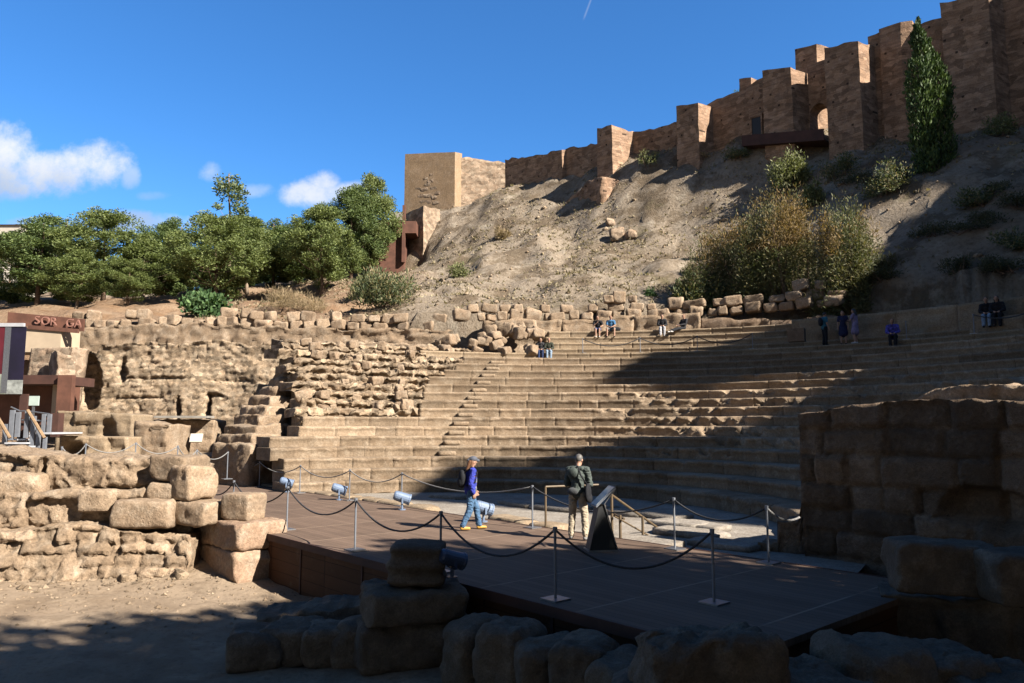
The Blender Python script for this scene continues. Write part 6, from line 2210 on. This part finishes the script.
for i, (px, py, Y, wpx, hpx, mat, lab, kw) in enumerate(BUSHES):
    if 'on top' not in lab and 'from the top' not in lab and 'rim stones' not in lab:
        Y = hit(px, py) or Y
    k = Y / F_PX
    kind = 'dry_bush' if mat == 'drybush' else 'grass_clump' if mat == 'drygrass' else 'weed_plant' if 'weed' in lab or 'plant' in lab else 'bush'
    o = make_bush(kind, wpx * k, wpx * k * 0.8, hpx * k * 1.1, mat, 930 + i, **kw)
    z = None
    if 'ridge wall' in lab and 'top' in lab:
        z = P(px, py, Y)[2]
    if 'rubble wall' in lab:
        z = P(px, py, Y)[2]
    stand(o, px, py, Y, lab, 'grass' if mat == 'drygrass' else 'plant' if 'plant' in lab or 'weed' in lab else 'bush', rz=i * 0.7, z=z, dz=-0.15)
# the big tamarisk thicket on the shaded slope
tam = [(738, 306, 150, 112, 'tamarisk', 'big brownish green feathery tamarisk thicket above the upper tiers', 15000, 'rusttam'),
       (792, 306, 140, 150, 'tamarisk', 'tallest feathery bush with rusty sprays in the middle of the thicket', 13000, 'rusttam'),
       (848, 308, 96, 132, 'tamarisk', 'feathery bush with yellowish sprays at the right end of the thicket', 8000, 'rusttam'),
       (700, 308, 80, 60, 'oleander', 'dark low bush at the shaded left foot of the tamarisk thicket', 4000, None)]
for i, (px, py, wpx, hpx, mat, lab, n_, tops) in enumerate(tam):
    Y = (hit(px, py) or 44.0) + (0.3 if i < 3 else 0)
    k = Y / F_PX
    o = make_bush('tamarisk_bush' if i < 3 else 'bush', wpx * k, wpx * k * 0.7, hpx * k * 1.0, mat, 980 + i, n=int(n_ * 2.8), leaf=(0.21, 0.024) if i < 3 else (0.22, 0.04), lobes=46, up=0.45, stems=16, lr=0.22, tops=tops)
    stand(o, px, py, Y, lab, 'bush', dz=-1.0)

rs = np.random.RandomState(5)
scrub = []
for i in range(17):
    px, py = rs.uniform(850, 1020), rs.uniform(158, 286)
    Y = hit(px, py)
    if Y is None or abs(px - 934) < 28 and py < 190:
        continue
    k = Y / F_PX
    if len(scrub) < 4:
        o = make_bush('scrub_bush', 2.8, 2.3, 1.1, 'scrub', 1100 + i, n=1500, leaf=(0.14, 0.026))
        scrub.append(o)
    else:
        o = copy_tree(scrub[i % 4])
    stand(o, px, py, Y, 'low dark scrub bush in the shade on the slope below the ridge wall', 'bush', 'dark scrub on the shaded slope', rz=i * 1.1, sx=rs.uniform(0.6, 1.2), sz=rs.uniform(0.6, 1.2), dz=-0.1)
# big trees beyond the right of the picture, which throw the dappled shade over the foreground
BT = [make_tree('plane_tree', 13.0, 9.0, 4.4, 'broad', 'bark', 951, pads=80, per=150, leaf=(0.42, 0.14), shape='round', padr=(1.0, 1.7), trunk_r=0.32)]
SH = [(11.0, -3.8, 19.5, 8.6), (11.0, 1.0, 15.2, 7.2), (11.2, 4.2, 9.4, 5.0), (12.2, 6.9, 7.0, 4.2), (15.5, -7.0, 22.0, 11.0), (15.5, 2.0, 16.5, 7.5),
      (0.0, -3.0, 17.0, 10.0), (-8.0, -2.5, 16.0, 10.0), (5.5, -9.0, 16.0, 10.0), (-4.0, -10.0, 17.0, 11.0), (-15.0, -6.0, 15.0, 10.0)]  # this row, unseen behind the viewpoint, is added to cut sky light on the foreground
SL_ = ['tall leafy tree east of the viewing place', 'leafy tree between the tall one and the stage end', 'small leafy tree near the stage end', 'smallest leafy tree behind the big shaded wall', 'tallest leafy tree at the back', 'broad leafy tree at the back of the east group',
       'added leafy tree right behind the viewing place', 'added leafy tree west of the viewing place', 'added leafy tree south east of the viewing place', 'added leafy tree well behind the viewing place', 'added farthest west leafy tree behind the viewing place']
for i, (x, y, h, wd) in enumerate(SH):
    o = BT[0] if i == 0 else copy_tree(BT[0])
    o.location = (x, y, -1.0)
    o.rotation_euler = (0, 0, i * 1.9)
    o.scale = (wd / 9.0, wd / 9.0, h / 13.2)
    tag(o, SL_[i], 'tree', 'leafy trees around the viewing place')
# ------------------------------------------------------------------ people
def capsule(p0, p1, r0, r1, n=12, m=4):
    """Tapered capsule as verts and faces."""
    p0, p1 = np.array(p0, float), np.array(p1, float)
    t = p1 - p0
    L = np.linalg.norm(t)
    t = t / max(L, 1e-6) if L > 1e-6 else np.array([0, 0, 1.0])
    ref = np.array([0, 0, 1.0]) if abs(t[2]) < 0.9 else np.array([1.0, 0, 0])
    a = np.cross(t, ref); a /= np.linalg.norm(a)
    b = np.cross(t, a)
    rings = []
    for i in range(m):
        th = math.pi / 2 * (1 - i / m)
        rings.append((p0 - t * r0 * math.sin(th), r0 * math.cos(th)))
    rings.append((p0, r0)); rings.append((p1, r1))
    for i in range(1, m + 1):
        th = math.pi / 2 * i / m
        rings.append((p1 + t * r1 * math.sin(th), r1 * math.cos(th)))
    V, F = [], []
    for c, r in rings:
        r = max(r, 1e-4)
        for k in range(n):
            an = 2 * math.pi * k / n
            V.append(c + (a * math.cos(an) + b * math.sin(an)) * r)
    for i in range(len(rings) - 1):
        for k in range(n):
            F.append((i * n + k, i * n + (k + 1) % n, (i + 1) * n + (k + 1) % n, (i + 1) * n + k))
    F.append(tuple(range(n))[::-1])
    F.append(tuple((len(rings) - 1) * n + k for k in range(n)))
    return V, F


def ellipsoid(c, r, n=14, m=9, rot=None):
    V, F = [], []
    for i in range(m + 1):
        th = math.pi * i / m
        for k in range(n):
            an = 2 * math.pi * k / n
            v = Vector((r[0] * max(math.sin(th), 1e-3) * math.cos(an), r[1] * max(math.sin(th), 1e-3) * math.sin(an), r[2] * math.cos(th)))
            if rot is not None:
                v = rot @ v
            V.append(v + Vector(c))
    for i in range(m):
        for k in range(n):
            F.append((i * n + k, i * n + (k + 1) % n, (i + 1) * n + (k + 1) % n, (i + 1) * n + k))
    F.append(tuple(range(n))[::-1])
    F.append(tuple(m * n + k for k in range(n)))
    return V, F


def fuse(name, shapes, mat, parent, voxel=0.014, smooth_it=4, fold=0.0):
    """One continuous surface from overlapping rounded shapes."""
    m = MB()
    for (V, F) in shapes:
        m.add(V, F)
    o = m.build(name, mat, None)
    md = o.modifiers.new('r', 'REMESH')
    md.mode = 'VOXEL'
    md.voxel_size = voxel
    if smooth_it:
        sm = o.modifiers.new('s', 'SMOOTH')
        sm.factor = 0.5
        sm.iterations = smooth_it
    dg = bpy.context.evaluated_depsgraph_get()
    me = bpy.data.meshes.new_from_object(o.evaluated_get(dg))
    bpy.data.objects.remove(o)
    me.materials.clear()
    me.materials.append(mat)
    if fold:
        co = np.empty(len(me.vertices) * 3, np.float32)
        me.vertices.foreach_get('co', co)
        co = co.reshape(-1, 3).astype(float)
        sq = co * np.array([9.0, 9.0, 17.0])
        ridge = np.stack([1 - 2 * np.abs(fbm(sq + o_, 3, 0.55)) for o_ in (1.3, 21.7, 51.1)], 1)
        co += (ridge - 0.6) * fold
        me.vertices.foreach_set('co', co.astype(np.float32).ravel())
        me.update()
    me.polygons.foreach_set('use_smooth', [True] * len(me.polygons))
    r = bpy.data.objects.new(name, me)
    COL.objects.link(r)
    r.parent = parent
    return r


def cloth(name, col, rough=0.85, var=0.2):
    return plain(name, col, rough, 0, var, 9.0, 0.35, 0.2)


SKIN = plain('skin', (0.50, 0.29, 0.20), 0.6, 0, 0.08, 10.0, 0, 0.3)


def chain(pts, rads):
    return [capsule(pts[i], pts[i + 1], rads[i], rads[i + 1]) for i in range(len(pts) - 1)]


def hand(wrist, direction, palm_n, side, s=1.0):
    """Palm, four unequal bent fingers and a thumb that leaves the side of the palm."""
    w = Vector(wrist); d = Vector(direction).normalized(); n = Vector(palm_n).normalized()
    x = d.cross(n).normalized() * side
    sh = []
    for k, (off, ln) in enumerate(((-0.030, 0.068), (-0.010, 0.078), (0.011, 0.074), (0.030, 0.058))):
        base = w + d * 0.085 * s + x * off * s
        sh.append(capsule(w + d * 0.01, base, 0.017 * s, 0.014 * s))
        mid = base + (d * 0.9 + n * 0.35).normalized() * ln * 0.5 * s
        tip = mid + (d * 0.6 + n * 0.8).normalized() * ln * 0.5 * s
        sh.append(capsule(base, mid, 0.0105 * s, 0.0098 * s)); sh.append(capsule(mid, tip, 0.0098 * s, 0.0085 * s))
    tb = w + d * 0.03 * s - x * 0.030 * s
    t1 = tb + (d * 0.7 - x * 0.6 + n * 0.2).normalized() * 0.04 * s
    t2 = t1 + (d * 0.9 - x * 0.1 + n * 0.4).normalized() * 0.032 * s
    sh.append(capsule(tb, t1, 0.014 * s, 0.012 * s)); sh.append(capsule(t1, t2, 0.012 * s, 0.010 * s))
    return sh


def rotv(v, M_):
    return M_ @ Vector(v)


def person(J, col, label, group=None, voxel=0.014, hair=None, hair_len='short', extra=None, skirt=None, sleeves=True, long_trousers=True, detail=True, s=1.0, female=False):
    """J: joints in local metres, facing +Y. col: dict top, bottom, shoes, hair."""
    root = empty('person', (0, 0, 0))
    g = lambda k: Vector(J[k])
    hd, nk, ch, pv = g('head'), g('neck'), g('chest'), g('pelvis')
    face = Vector(J.get('face', (0, 1, 0))).normalized()
    up = (hd - nk).normalized()
    rt = face.cross(up).normalized()
    Rm = Matrix((rt, face, up)).transposed()
    body = []
    # head with skull, jaw, nose, ears
    body.append(ellipsoid(hd + up * 0.015, (0.075, 0.092, 0.105), rot=Rm))
    body.append(ellipsoid(hd + face * 0.028 - up * 0.06, (0.052, 0.062, 0.062), rot=Rm))
    body.append(capsule(hd + face * 0.085 + up * 0.008, hd + face * 0.108 - up * 0.022, 0.010, 0.015))
    body.append(capsule(hd + face * 0.082 - up * 0.062 - rt * 0.016, hd + face * 0.082 - up * 0.062 + rt * 0.016, 0.010, 0.010))
    for sd in (-1, 1):
        body.append(ellipsoid(hd + rt * 0.078 * sd - up * 0.01, (0.012, 0.022, 0.032), rot=Rm))
    body.append(capsule(nk - up * 0.05, hd - up * 0.05, 0.056, 0.052))
    shw = 0.9 if female else 1.0
    torso = [ellipsoid(ch, (0.165 * shw, 0.105, 0.19)), ellipsoid(pv + Vector((0, 0, 0.02)), (0.155, 0.108, 0.125)), capsule(ch, pv, 0.118, 0.118)]
    for sd in 'lr':
        torso.append(capsule(nk - Vector((0, 0, 0.06)), g('sh' + sd), 0.062, 0.058))
    body += torso
    arms, legs = {}, {}
    for sd in 'lr':
        arms[sd] = [g('sh' + sd), g('el' + sd), g('wr' + sd)]
        legs[sd] = [g('hp' + sd), g('kn' + sd), g('an' + sd)]
        body += chain(arms[sd], [0.052, 0.040, 0.028])
        body += chain(legs[sd], [0.085, 0.056, 0.042])
        dr = (arms[sd][2] - arms[sd][1]).normalized()
        hdv = Vector(J.get('hand' + sd, tuple(dr)))
        if detail:
            body += hand(arms[sd][2], hdv, J.get('palm' + sd, (0, 0, -1) if abs(hdv.z) < 0.7 else ((1, 0, 0) if sd == 'l' else (-1, 0, 0))), 1 if sd == 'l' else -1)
        else:
            body.append(capsule(arms[sd][2], arms[sd][2] + hdv * 0.12, 0.030, 0.024))
        ft = Vector(J.get('foot' + sd, (0, 1, 0))).normalized()
        body.append(capsule(legs[sd][2] + Vector((0, 0, -0.03)), legs[sd][2] + ft * 0.13 + Vector((0, 0, -0.05)), 0.036, 0.030))
    fuse('body', body, SKIN, root, voxel, 2)
    # clothes
    e = 0.016
    top = [ellipsoid(ch, (0.165 * shw + e, 0.108 + e, 0.195)), capsule(ch, pv + Vector((0, 0, 0.0)), 0.122 + e, 0.126 + e), ellipsoid(pv + Vector((0, 0, 0.03)), (0.150 + e * 1.4, 0.108 + e * 1.4, 0.10))]
    for sd in 'lr':
        top.append(capsule(nk - Vector((0, 0, 0.06)), g('sh' + sd), 0.062 + e, 0.060 + e))
        a = arms[sd]
        if sleeves:
            top += chain([a[0], a[1], a[1].lerp(a[2], 0.92)], [0.056 + e, 0.046 + e, 0.036 + e])
        else:
            top += [capsule(a[0], a[0].lerp(a[1], 0.62), 0.056 + e, 0.050 + e)]
    top.append(capsule(nk - up * 0.03, nk - up * 0.015, 0.066, 0.062))
    fuse('top', top, col['top'], root, voxel, 4, 0.018)
    bot = [ellipsoid(pv - Vector((0, 0, 0.01)), (0.150 + e * .6, 0.108 + e * .6, 0.115))]
    if skirt:
        kn = (g('knl') + g('knr')) / 2
        bot += [capsule(pv, pv.lerp(kn, skirt), 0.125, 0.19), capsule(g('hpl'), g('hpl').lerp(g('knl'), skirt), 0.11, 0.13), capsule(g('hpr'), g('hpr').lerp(g('knr'), skirt), 0.11, 0.13)]
    else:
        for sd in 'lr':
            l = legs[sd]
            if long_trousers:
                bot += chain([l[0], l[1], l[1].lerp(l[2], 0.97)], [0.089 + e * .6, 0.062 + e, 0.050 + e])
            else:
                bot += chain([l[0], l[0].lerp(l[1], 0.9)], [0.089 + e * .6, 0.072 + e])
    fuse('skirt' if skirt else 'trousers', bot, col['bottom'], root, voxel, 4, 0.015)
    for sd in 'lr':
        an = legs[sd][2]
        ft = Vector(J.get('foot' + sd, (0, 1, 0))).normalized()
        q = [capsule(an + Vector((0, 0, -0.045)) - ft * 0.02, an + ft * 0.15 + Vector((0, 0, -0.055)), 0.044, 0.036), capsule(an, an + Vector((0, 0, -0.03)), 0.043, 0.045)]
        fuse('shoe', q, col['shoes'], root, voxel, 2)
    if hair != 'none':
        hs = [ellipsoid(hd + up * 0.030 - face * 0.018, (0.086, 0.092, 0.098), rot=Rm)]
        if hair_len == 'long':
            hs += [capsule(hd - face * 0.05, nk - face * 0.07 - up * 0.05, 0.075, 0.06), capsule(hd - face * 0.03 + rt * 0.06, nk - face * 0.03 + rt * 0.07 - up * 0.02, 0.035, 0.03), capsule(hd - face * 0.03 - rt * 0.06, nk - face * 0.03 - rt * 0.07 - up * 0.02, 0.035, 0.03)]
        fuse('hair', hs, col['hair'], root, voxel, 2)
    if detail:
        for sd in (-1, 1):
            m = MB()
            V, F = ellipsoid(hd + face * 0.078 + up * 0.012 + rt * 0.030 * sd, (0.010, 0.008, 0.008), 8, 5, Rm)
            m.add(V, F)
            m.build('eye', M['black'], root, smooth=True)
    tag(root, label, 'person', group)
    return root, (hd, nk, up, face, rt, Rm)


DENIM = cloth('blue_denim', (0.085, 0.17, 0.30))
LDENIM = cloth('pale_denim', (0.30, 0.40, 0.52))
DARK = cloth('dark_cloth', (0.018, 0.019, 0.024))
BLUEJ = cloth('blue_jacket_cloth', (0.045, 0.060, 0.40))
KHAKI = cloth('beige_cotton', (0.50, 0.42, 0.31))
GREYG = cloth('grey_green_fleece', (0.095, 0.115, 0.105))
AUBURN = plain('auburn_hair', (0.22, 0.10, 0.045), 0.6, 0, 0.3, 30.0)
GREYH = plain('grey_hair', (0.13, 0.12, 0.11), 0.6, 0, 0.3, 30.0)
DARKH = plain('dark_hair', (0.025, 0.018, 0.014), 0.5, 0, 0.3, 30.0)
TAN = plain('yellow_orange_shoe', (0.60, 0.34, 0.06), 0.6, 0, 0.2, 14.0)
WHITE = plain('white_shoe', (0.65, 0.64, 0.62), 0.6, 0, 0.1, 14.0)

# --- woman walking to the right across the stage
WJ = dict(pelvis=(0, 0, 0.90), chest=(0, 0.02, 1.20), neck=(0, 0.02, 1.40), head=(0, 0.055, 1.535), face=(-0.15, 1, -0.06),
          shl=(-0.165, 0.02, 1.33), shr=(0.165, 0.02, 1.33), ell=(-0.21, 0.02, 1.07), elr=(0.22, -0.05, 1.07), wrl=(-0.19, 0.15, 0.87), wrr=(0.20, 0.02, 0.84),
          hpl=(-0.085, 0, 0.86), hpr=(0.085, 0, 0.86), knl=(-0.09, 0.17, 0.48), knr=(0.09, -0.03, 0.46), anl=(-0.09, 0.24, 0.095), anr=(0.10, -0.20, 0.105))
wroot, (hd, nk, up_, face, rt, Rm) = person(WJ, dict(top=BLUEJ, bottom=DENIM, shoes=TAN, hair=AUBURN), 'woman in a blue jacket, jeans and grey cap walking along the stage', voxel=0.011, hair_len='long', female=True)
fuse('hat', [ellipsoid(hd + up_ * 0.062 - face * 0.012, (0.098, 0.108, 0.070), rot=Rm), capsule(hd + up_ * 0.045 + face * 0.06, hd + up_ * 0.035 + face * 0.14, 0.05, 0.03), capsule(hd + up_ * 0.06 - face * 0.06, hd + up_ * 0.03 - face * 0.12, 0.05, 0.03)], cloth('grey_knit', (0.11, 0.12, 0.15)), wroot, 0.011, 2)
fuse('shirt', [ellipsoid((0, 0.085, 1.12), (0.085, 0.075, 0.24)), ellipsoid((0, 0.09, 0.92), (0.11, 0.065, 0.10))], cloth('grey_patterned_cotton', (0.20, 0.21, 0.23), 0.85, 0.5), wroot, 0.011, 3)
wp_ = G(470, 530, 0)
wroot.location = (wp_[0], wp_[1], 0.0)
wroot.rotation_euler = (0, 0, R(-72))
wroot.scale = (0.99, 0.99, 0.99)


def bag(name, shapes, mat, label, follow, straps=()):
    root = empty(name, follow.location, 0, label, 'bag')
    root.rotation_euler = follow.rotation_euler
    root.scale = follow.scale
    fuse('bag_body', shapes, mat, root, 0.014, 3)
    for pts in straps:
        m = MB()
        m.tube(pts, 0.016, 6)
        m.build('strap', mat, root, smooth=True)
    return root


bag('backpack', [ellipsoid((0.0, -0.20, 1.15), (0.14, 0.085, 0.21)), ellipsoid((0, -0.25, 1.08), (0.11, 0.06, 0.12))], DARK, 'black backpack on the back of the woman in the blue jacket', wroot,
    [[(sx * 0.10, -0.15, 1.30), (sx * 0.115, 0.0, 1.425), (sx * 0.12, 0.13, 1.30), (sx * 0.14, 0.08, 1.08), (sx * 0.12, -0.14, 1.0)] for sx in (-1, 1)])

# --- man reading the lectern, seen from behind
MJ = dict(pelvis=(0, 0, 0.96), chest=(0, 0.03, 1.28), neck=(0, 0.06, 1.49), head=(0.0, 0.115, 1.62), face=(0.22, 1, -0.42),
          shl=(-0.19, 0.04, 1.42), shr=(0.19, 0.04, 1.42), ell=(-0.25, 0.03, 1.13), elr=(0.26, 0.05, 1.14), wrl=(-0.12, 0.23, 1.10), wrr=(0.12, 0.25, 1.14), handl=(0.7, 0.6, 0.15), handr=(-0.6, 0.7, 0.2),
          hpl=(-0.095, 0, 0.92), hpr=(0.095, 0, 0.92), knl=(-0.13, 0.03, 0.50), knr=(0.14, 0.03, 0.50), anl=(-0.15, 0.0, 0.10), anr=(0.17, -0.02, 0.10), footl=(-0.25, 1, 0), footr=(0.35, 1, 0))
mroot, (hd, nk, up_, face, rt, Rm) = person(MJ, dict(top=GREYG, bottom=KHAKI, shoes=cloth('grey_trainer', (0.30, 0.29, 0.28)), hair=GREYH), 'man in a grey green top and beige trousers reading the lectern, seen from behind', voxel=0.011)
fuse('hood', [ellipsoid((-0.06, -0.09, 1.36), (0.13, 0.065, 0.12)), capsule((-0.10, 0.0, 1.45), (0.10, 0.0, 1.45), 0.055, 0.055)], GREYG, mroot, 0.012, 3)
fuse('jacket_round_waist', [ellipsoid((-0.06, -0.11, 0.99), (0.13, 0.06, 0.085))], cloth('grey_cloth', (0.10, 0.105, 0.11)), mroot, 0.012, 3)
mp_ = G(578, 540, 0)
mroot.location = (mp_[0], mp_[1], 0.0)
mroot.rotation_euler = (0, 0, R(-24))
bag('shoulder_bag', [ellipsoid((0.25, -0.07, 0.97), (0.06, 0.14, 0.20)), ellipsoid((0.27, -0.03, 0.86), (0.055, 0.11, 0.10))], DARK, 'black bag hanging at the hip of the man at the lectern', mroot,
    [[(0.24, -0.10, 1.14), (0.12, -0.135, 1.32), (0.04, -0.08, 1.50), (-0.03, 0.06, 1.50), (0.02, 0.16, 1.34), (0.2, 0.13, 1.1)]])
cam_root = empty('photo_camera', mroot.location, 0, 'small black camera held in the hands of the man at the lectern', 'camera')
cam_root.rotation_euler = mroot.rotation_euler
m = MB(); m.box((0, 0.335, 1.16), (0.12, 0.05, 0.08)); m.build('camera_body', M['black'], cam_root)
m = MB(); m.tube([(0, 0.36, 1.16), (0, 0.43, 1.16)], 0.033, 10); m.build('lens_barrel', M['black'], cam_root)

# --- visitors on the tiers
def seated(lean=0.0, knee=0.42, spread=0.10, feet=0.36, arm='lap', twist=0.0):
    J = dict(pelvis=(0, 0, 0.10), chest=(twist * .1, 0.06 + lean, 0.40), neck=(twist * .1, 0.10 + lean * 1.6, 0.60), head=(twist * .15, 0.16 + lean * 1.8, 0.73), face=(twist, 1, -0.25),
             shl=(-0.18, 0.09 + lean * 1.4, 0.53), shr=(0.18, 0.09 + lean * 1.4, 0.53), hpl=(-0.09, 0.05, 0.08), hpr=(0.09, 0.05, 0.08),
             knl=(-spread, 0.44, 0.10), knr=(spread, 0.44, 0.10), anl=(-spread, 0.48, -0.30), anr=(spread, feet + 0.1, -0.30))
    if arm == 'lap':
        J.update(ell=(-0.23, 0.16 + lean, 0.28), elr=(0.23, 0.16 + lean, 0.28), wrl=(-0.10, 0.36, 0.22), wrr=(0.10, 0.36, 0.22))
    else:
        J.update(ell=(-0.27, 0.14 + lean, 0.28), elr=(0.23, 0.20 + lean, 0.28), wrl=(-0.20, 0.36, 0.24), wrr=(0.06, 0.34, 0.42))
    return J


def standing(face=(0, 1, 0), arm='down', s=1.0):
    J = dict(pelvis=(0, 0, 0.94), chest=(0, 0.02, 1.25), neck=(0, 0.02, 1.45), head=(0, 0.05, 1.585), face=face, shl=(-0.18, 0.01, 1.38), shr=(0.18, 0.01, 1.38),
             ell=(-0.24, 0, 1.10), elr=(0.24, 0, 1.10), wrl=(-0.24, 0.08, 0.86), wrr=(0.24, 0.08, 0.86), hpl=(-0.09, 0, 0.90), hpr=(0.09, 0, 0.90), knl=(-0.10, 0.03, 0.49), knr=(0.10, 0.02, 0.49), anl=(-0.11, 0, 0.1), anr=(0.11, 0, 0.1))
    if arm == 'reach':
        J.update(elr=(0.40, 0.12, 1.28), wrr=(0.60, 0.18, 1.30), ell=(-0.25, 0.12, 1.12), wrl=(-0.12, 0.28, 1.15))
    return J


def put(root, x, y, z, face_to=(0, 0), s=1.0):
    root.location = (x, y, z)
    root.rotation_euler = (0, 0, math.atan2(face_to[1] - y, face_to[0] - x) - math.pi / 2)
    root.scale = (s, s, s)


def on_tier(k, px, depth, py=None):
    a_ = ang_at(k, px)
    c, r, z0 = tier_geo(k)
    q = c + (r + depth) * np.array([math.cos(a_), math.sin(a_)])
    return q[0], q[1], z0


VG = 'visitors on the upper tiers'
# couple on the lowest pale step
x, y, z = on_tier(15, 541.5, 0.42)
r_, _ = person(seated(0.06), dict(top=cloth('dark_patterned_top', (0.05, 0.05, 0.055), 0.85, 0.6), bottom=cloth('navy_cloth', (0.03, 0.05, 0.13)), shoes=DARK, hair=DARKH), 'seated woman in dark top and navy trousers beside a man in jeans', VG, 0.022, hair_len='long', detail=False)
put(r_, x, y, z + 0.37, (0, 10))
x, y, z = on_tier(15, 549.5, 0.30)
r_, _ = person(seated(0.02), dict(top=cloth('dark_green_jacket', (0.045, 0.05, 0.035)), bottom=LDENIM, shoes=TAN, hair=AUBURN), 'seated man in a dark jacket, red shirt and pale jeans', VG, 0.022, detail=False)
fuse('shirt', [ellipsoid((0, 0.125, 0.36), (0.07, 0.07, 0.17))], cloth('red_shirt', (0.30, 0.035, 0.035)), r_, 0.022, 2)
put(r_, x, y, z + 0.37, (0, 10))
# pair on the top edge
x, y, z = on_tier(19, 598, 0.25)
r_, _ = person(seated(0.08, arm='chin'), dict(top=DARK, bottom=cloth('blue_shorts', (0.06, 0.09, 0.22)), shoes=WHITE, hair=DARKH), 'seated person in a black top and shorts beside the one in bright blue', VG, 0.022, sleeves=False, long_trousers=False, detail=False)
put(r_, x, y, z + 0.37, (0, 10), 1.05)
x, y, z = on_tier(19, 611, 0.25)
r_, _ = person(seated(0.10, spread=0.2), dict(top=cloth('bright_blue_shirt', (0.09, 0.25, 0.48)), bottom=cloth('grey_shorts', (0.20, 0.19, 0.18)), shoes=DARK, hair=AUBURN), 'seated man in a bright blue shirt and shorts leaning forward', VG, 0.022, sleeves=False, long_trousers=False, detail=False)
put(r_, x, y, z + 0.37, (0, 10), 1.05)
# pair by the shade edge
x, y, z = on_tier(19, 662, 0.25)
r_, _ = person(seated(0.03, feet=0.5), dict(top=DARK, bottom=cloth('pale_grey_trousers', (0.50, 0.50, 0.52)), shoes=WHITE, hair=DARKH), 'seated person in a black top and whitish trousers at the edge of the shade', VG, 0.022, detail=False)
put(r_, x, y, z + 0.37, (2, 8), 1.05)
x, y, z = on_tier(19, 683, 0.35)
JJ = seated(-0.12, feet=0.55)
JJ.update(knl=(-0.1, 0.50, 0.02), knr=(0.1, 0.50, 0.02), anl=(-0.1, 0.92, -0.12), anr=(0.1, 0.90, -0.12))
r_, _ = person(JJ, dict(top=cloth('charcoal_top', (0.03, 0.03, 0.035)), bottom=DARK, shoes=WHITE, hair=AUBURN), 'reclining person in black with legs stretched out at the edge of the shade', VG, 0.022, detail=False)
put(r_, x, y, z + 0.37, (-9, 30), 1.05)
# standing group in the shade
SG = 'visitors standing in the shade'
x, y, z = on_tier(15, 822.5, 0.55)
r_, _ = person(standing(), dict(top=cloth('turquoise_shirt', (0.05, 0.20, 0.28)), bottom=DARK, shoes=DARK, hair=DARKH), 'man in a turquoise shirt and dark trousers standing in the shade', SG, 0.022, sleeves=False, detail=False)
put(r_, x, y, z + 0.37, (30, 40))
mt = r_
bag('backpack', [ellipsoid((0, -0.20, 1.2), (0.15, 0.10, 0.22))], DARK, 'black backpack on the man in the turquoise shirt', mt)
x, y, z = on_tier(15, 841, 0.5)
r_, _ = person(standing(arm='down'), dict(top=cloth('navy_dress', (0.02, 0.025, 0.075)), bottom=cloth('navy_dress_skirt', (0.02, 0.025, 0.075)), shoes=DARK, hair=AUBURN), 'woman in a navy dress standing beside the woman in lilac', SG, 0.022, sleeves=False, skirt=0.85, detail=False, female=True, hair_len='long')
put(r_, x, y, z + 0.37, (0, 10), 0.98)
x, y, z = on_tier(15, 853, 0.5)
r_, _ = person(standing(arm='reach'), dict(top=cloth('lilac_dress', (0.30, 0.25, 0.40)), bottom=cloth('lilac_dress_skirt', (0.30, 0.25, 0.40)), shoes=WHITE, hair=DARKH), 'woman in a lilac dress reaching out to her companion in navy', SG, 0.022, sleeves=False, skirt=0.8, detail=False, female=True, hair_len='long')
put(r_, x, y, z + 0.37, (9, 45), 1.02)
x, y, z = on_tier(15, 892, 0.2)
r_, _ = person(seated(0.05), dict(top=cloth('violet_blue_hoodie', (0.10, 0.09, 0.42), 0.85, 0.6), bottom=DARK, shoes=DARK, hair=AUBURN), 'man in a blue and white hooded top sitting alone in the shade', SG, 0.022, detail=False)
put(r_, x, y, z + 0.45, (4, 10), 1.1)
# pair in black on the podium step
for i, (px, lab, cc) in enumerate(((977, 'person in black with pale jeans sitting beside a companion all in black', LDENIM), (987, 'person all in black sitting on the podium step in the shade', DARK))):
    a_ = ang_at(15, px, 7.0)
    q = rc + 21.55 * np.array([math.cos(a_), math.sin(a_)])
    r_, _ = person(seated(0.06), dict(top=DARK, bottom=cc, shoes=DARK, hair=DARKH), lab, SG, 0.022, hair_len='long' if i else 'short', detail=False)
    put(r_, q[0], q[1], 6.95, (4, 12), 1.12)
m = MB()
a_ = ang_at(19, 616, 8)
c, rr0, z0 = tier_geo(19)
q = c + (rr0 + 0.2) * np.array([math.cos(a_), math.sin(a_)])
hb_ = mesh_block('handbag', 0.5, 0.3, 0.24, 990, DARK, None, res=0.06, rnd=0.1, amp=0.02)
hb_.location = (q[0], q[1], z0 + 0.37)
tag(hb_, 'dark bag lying beside the seated man in bright blue', 'bag')
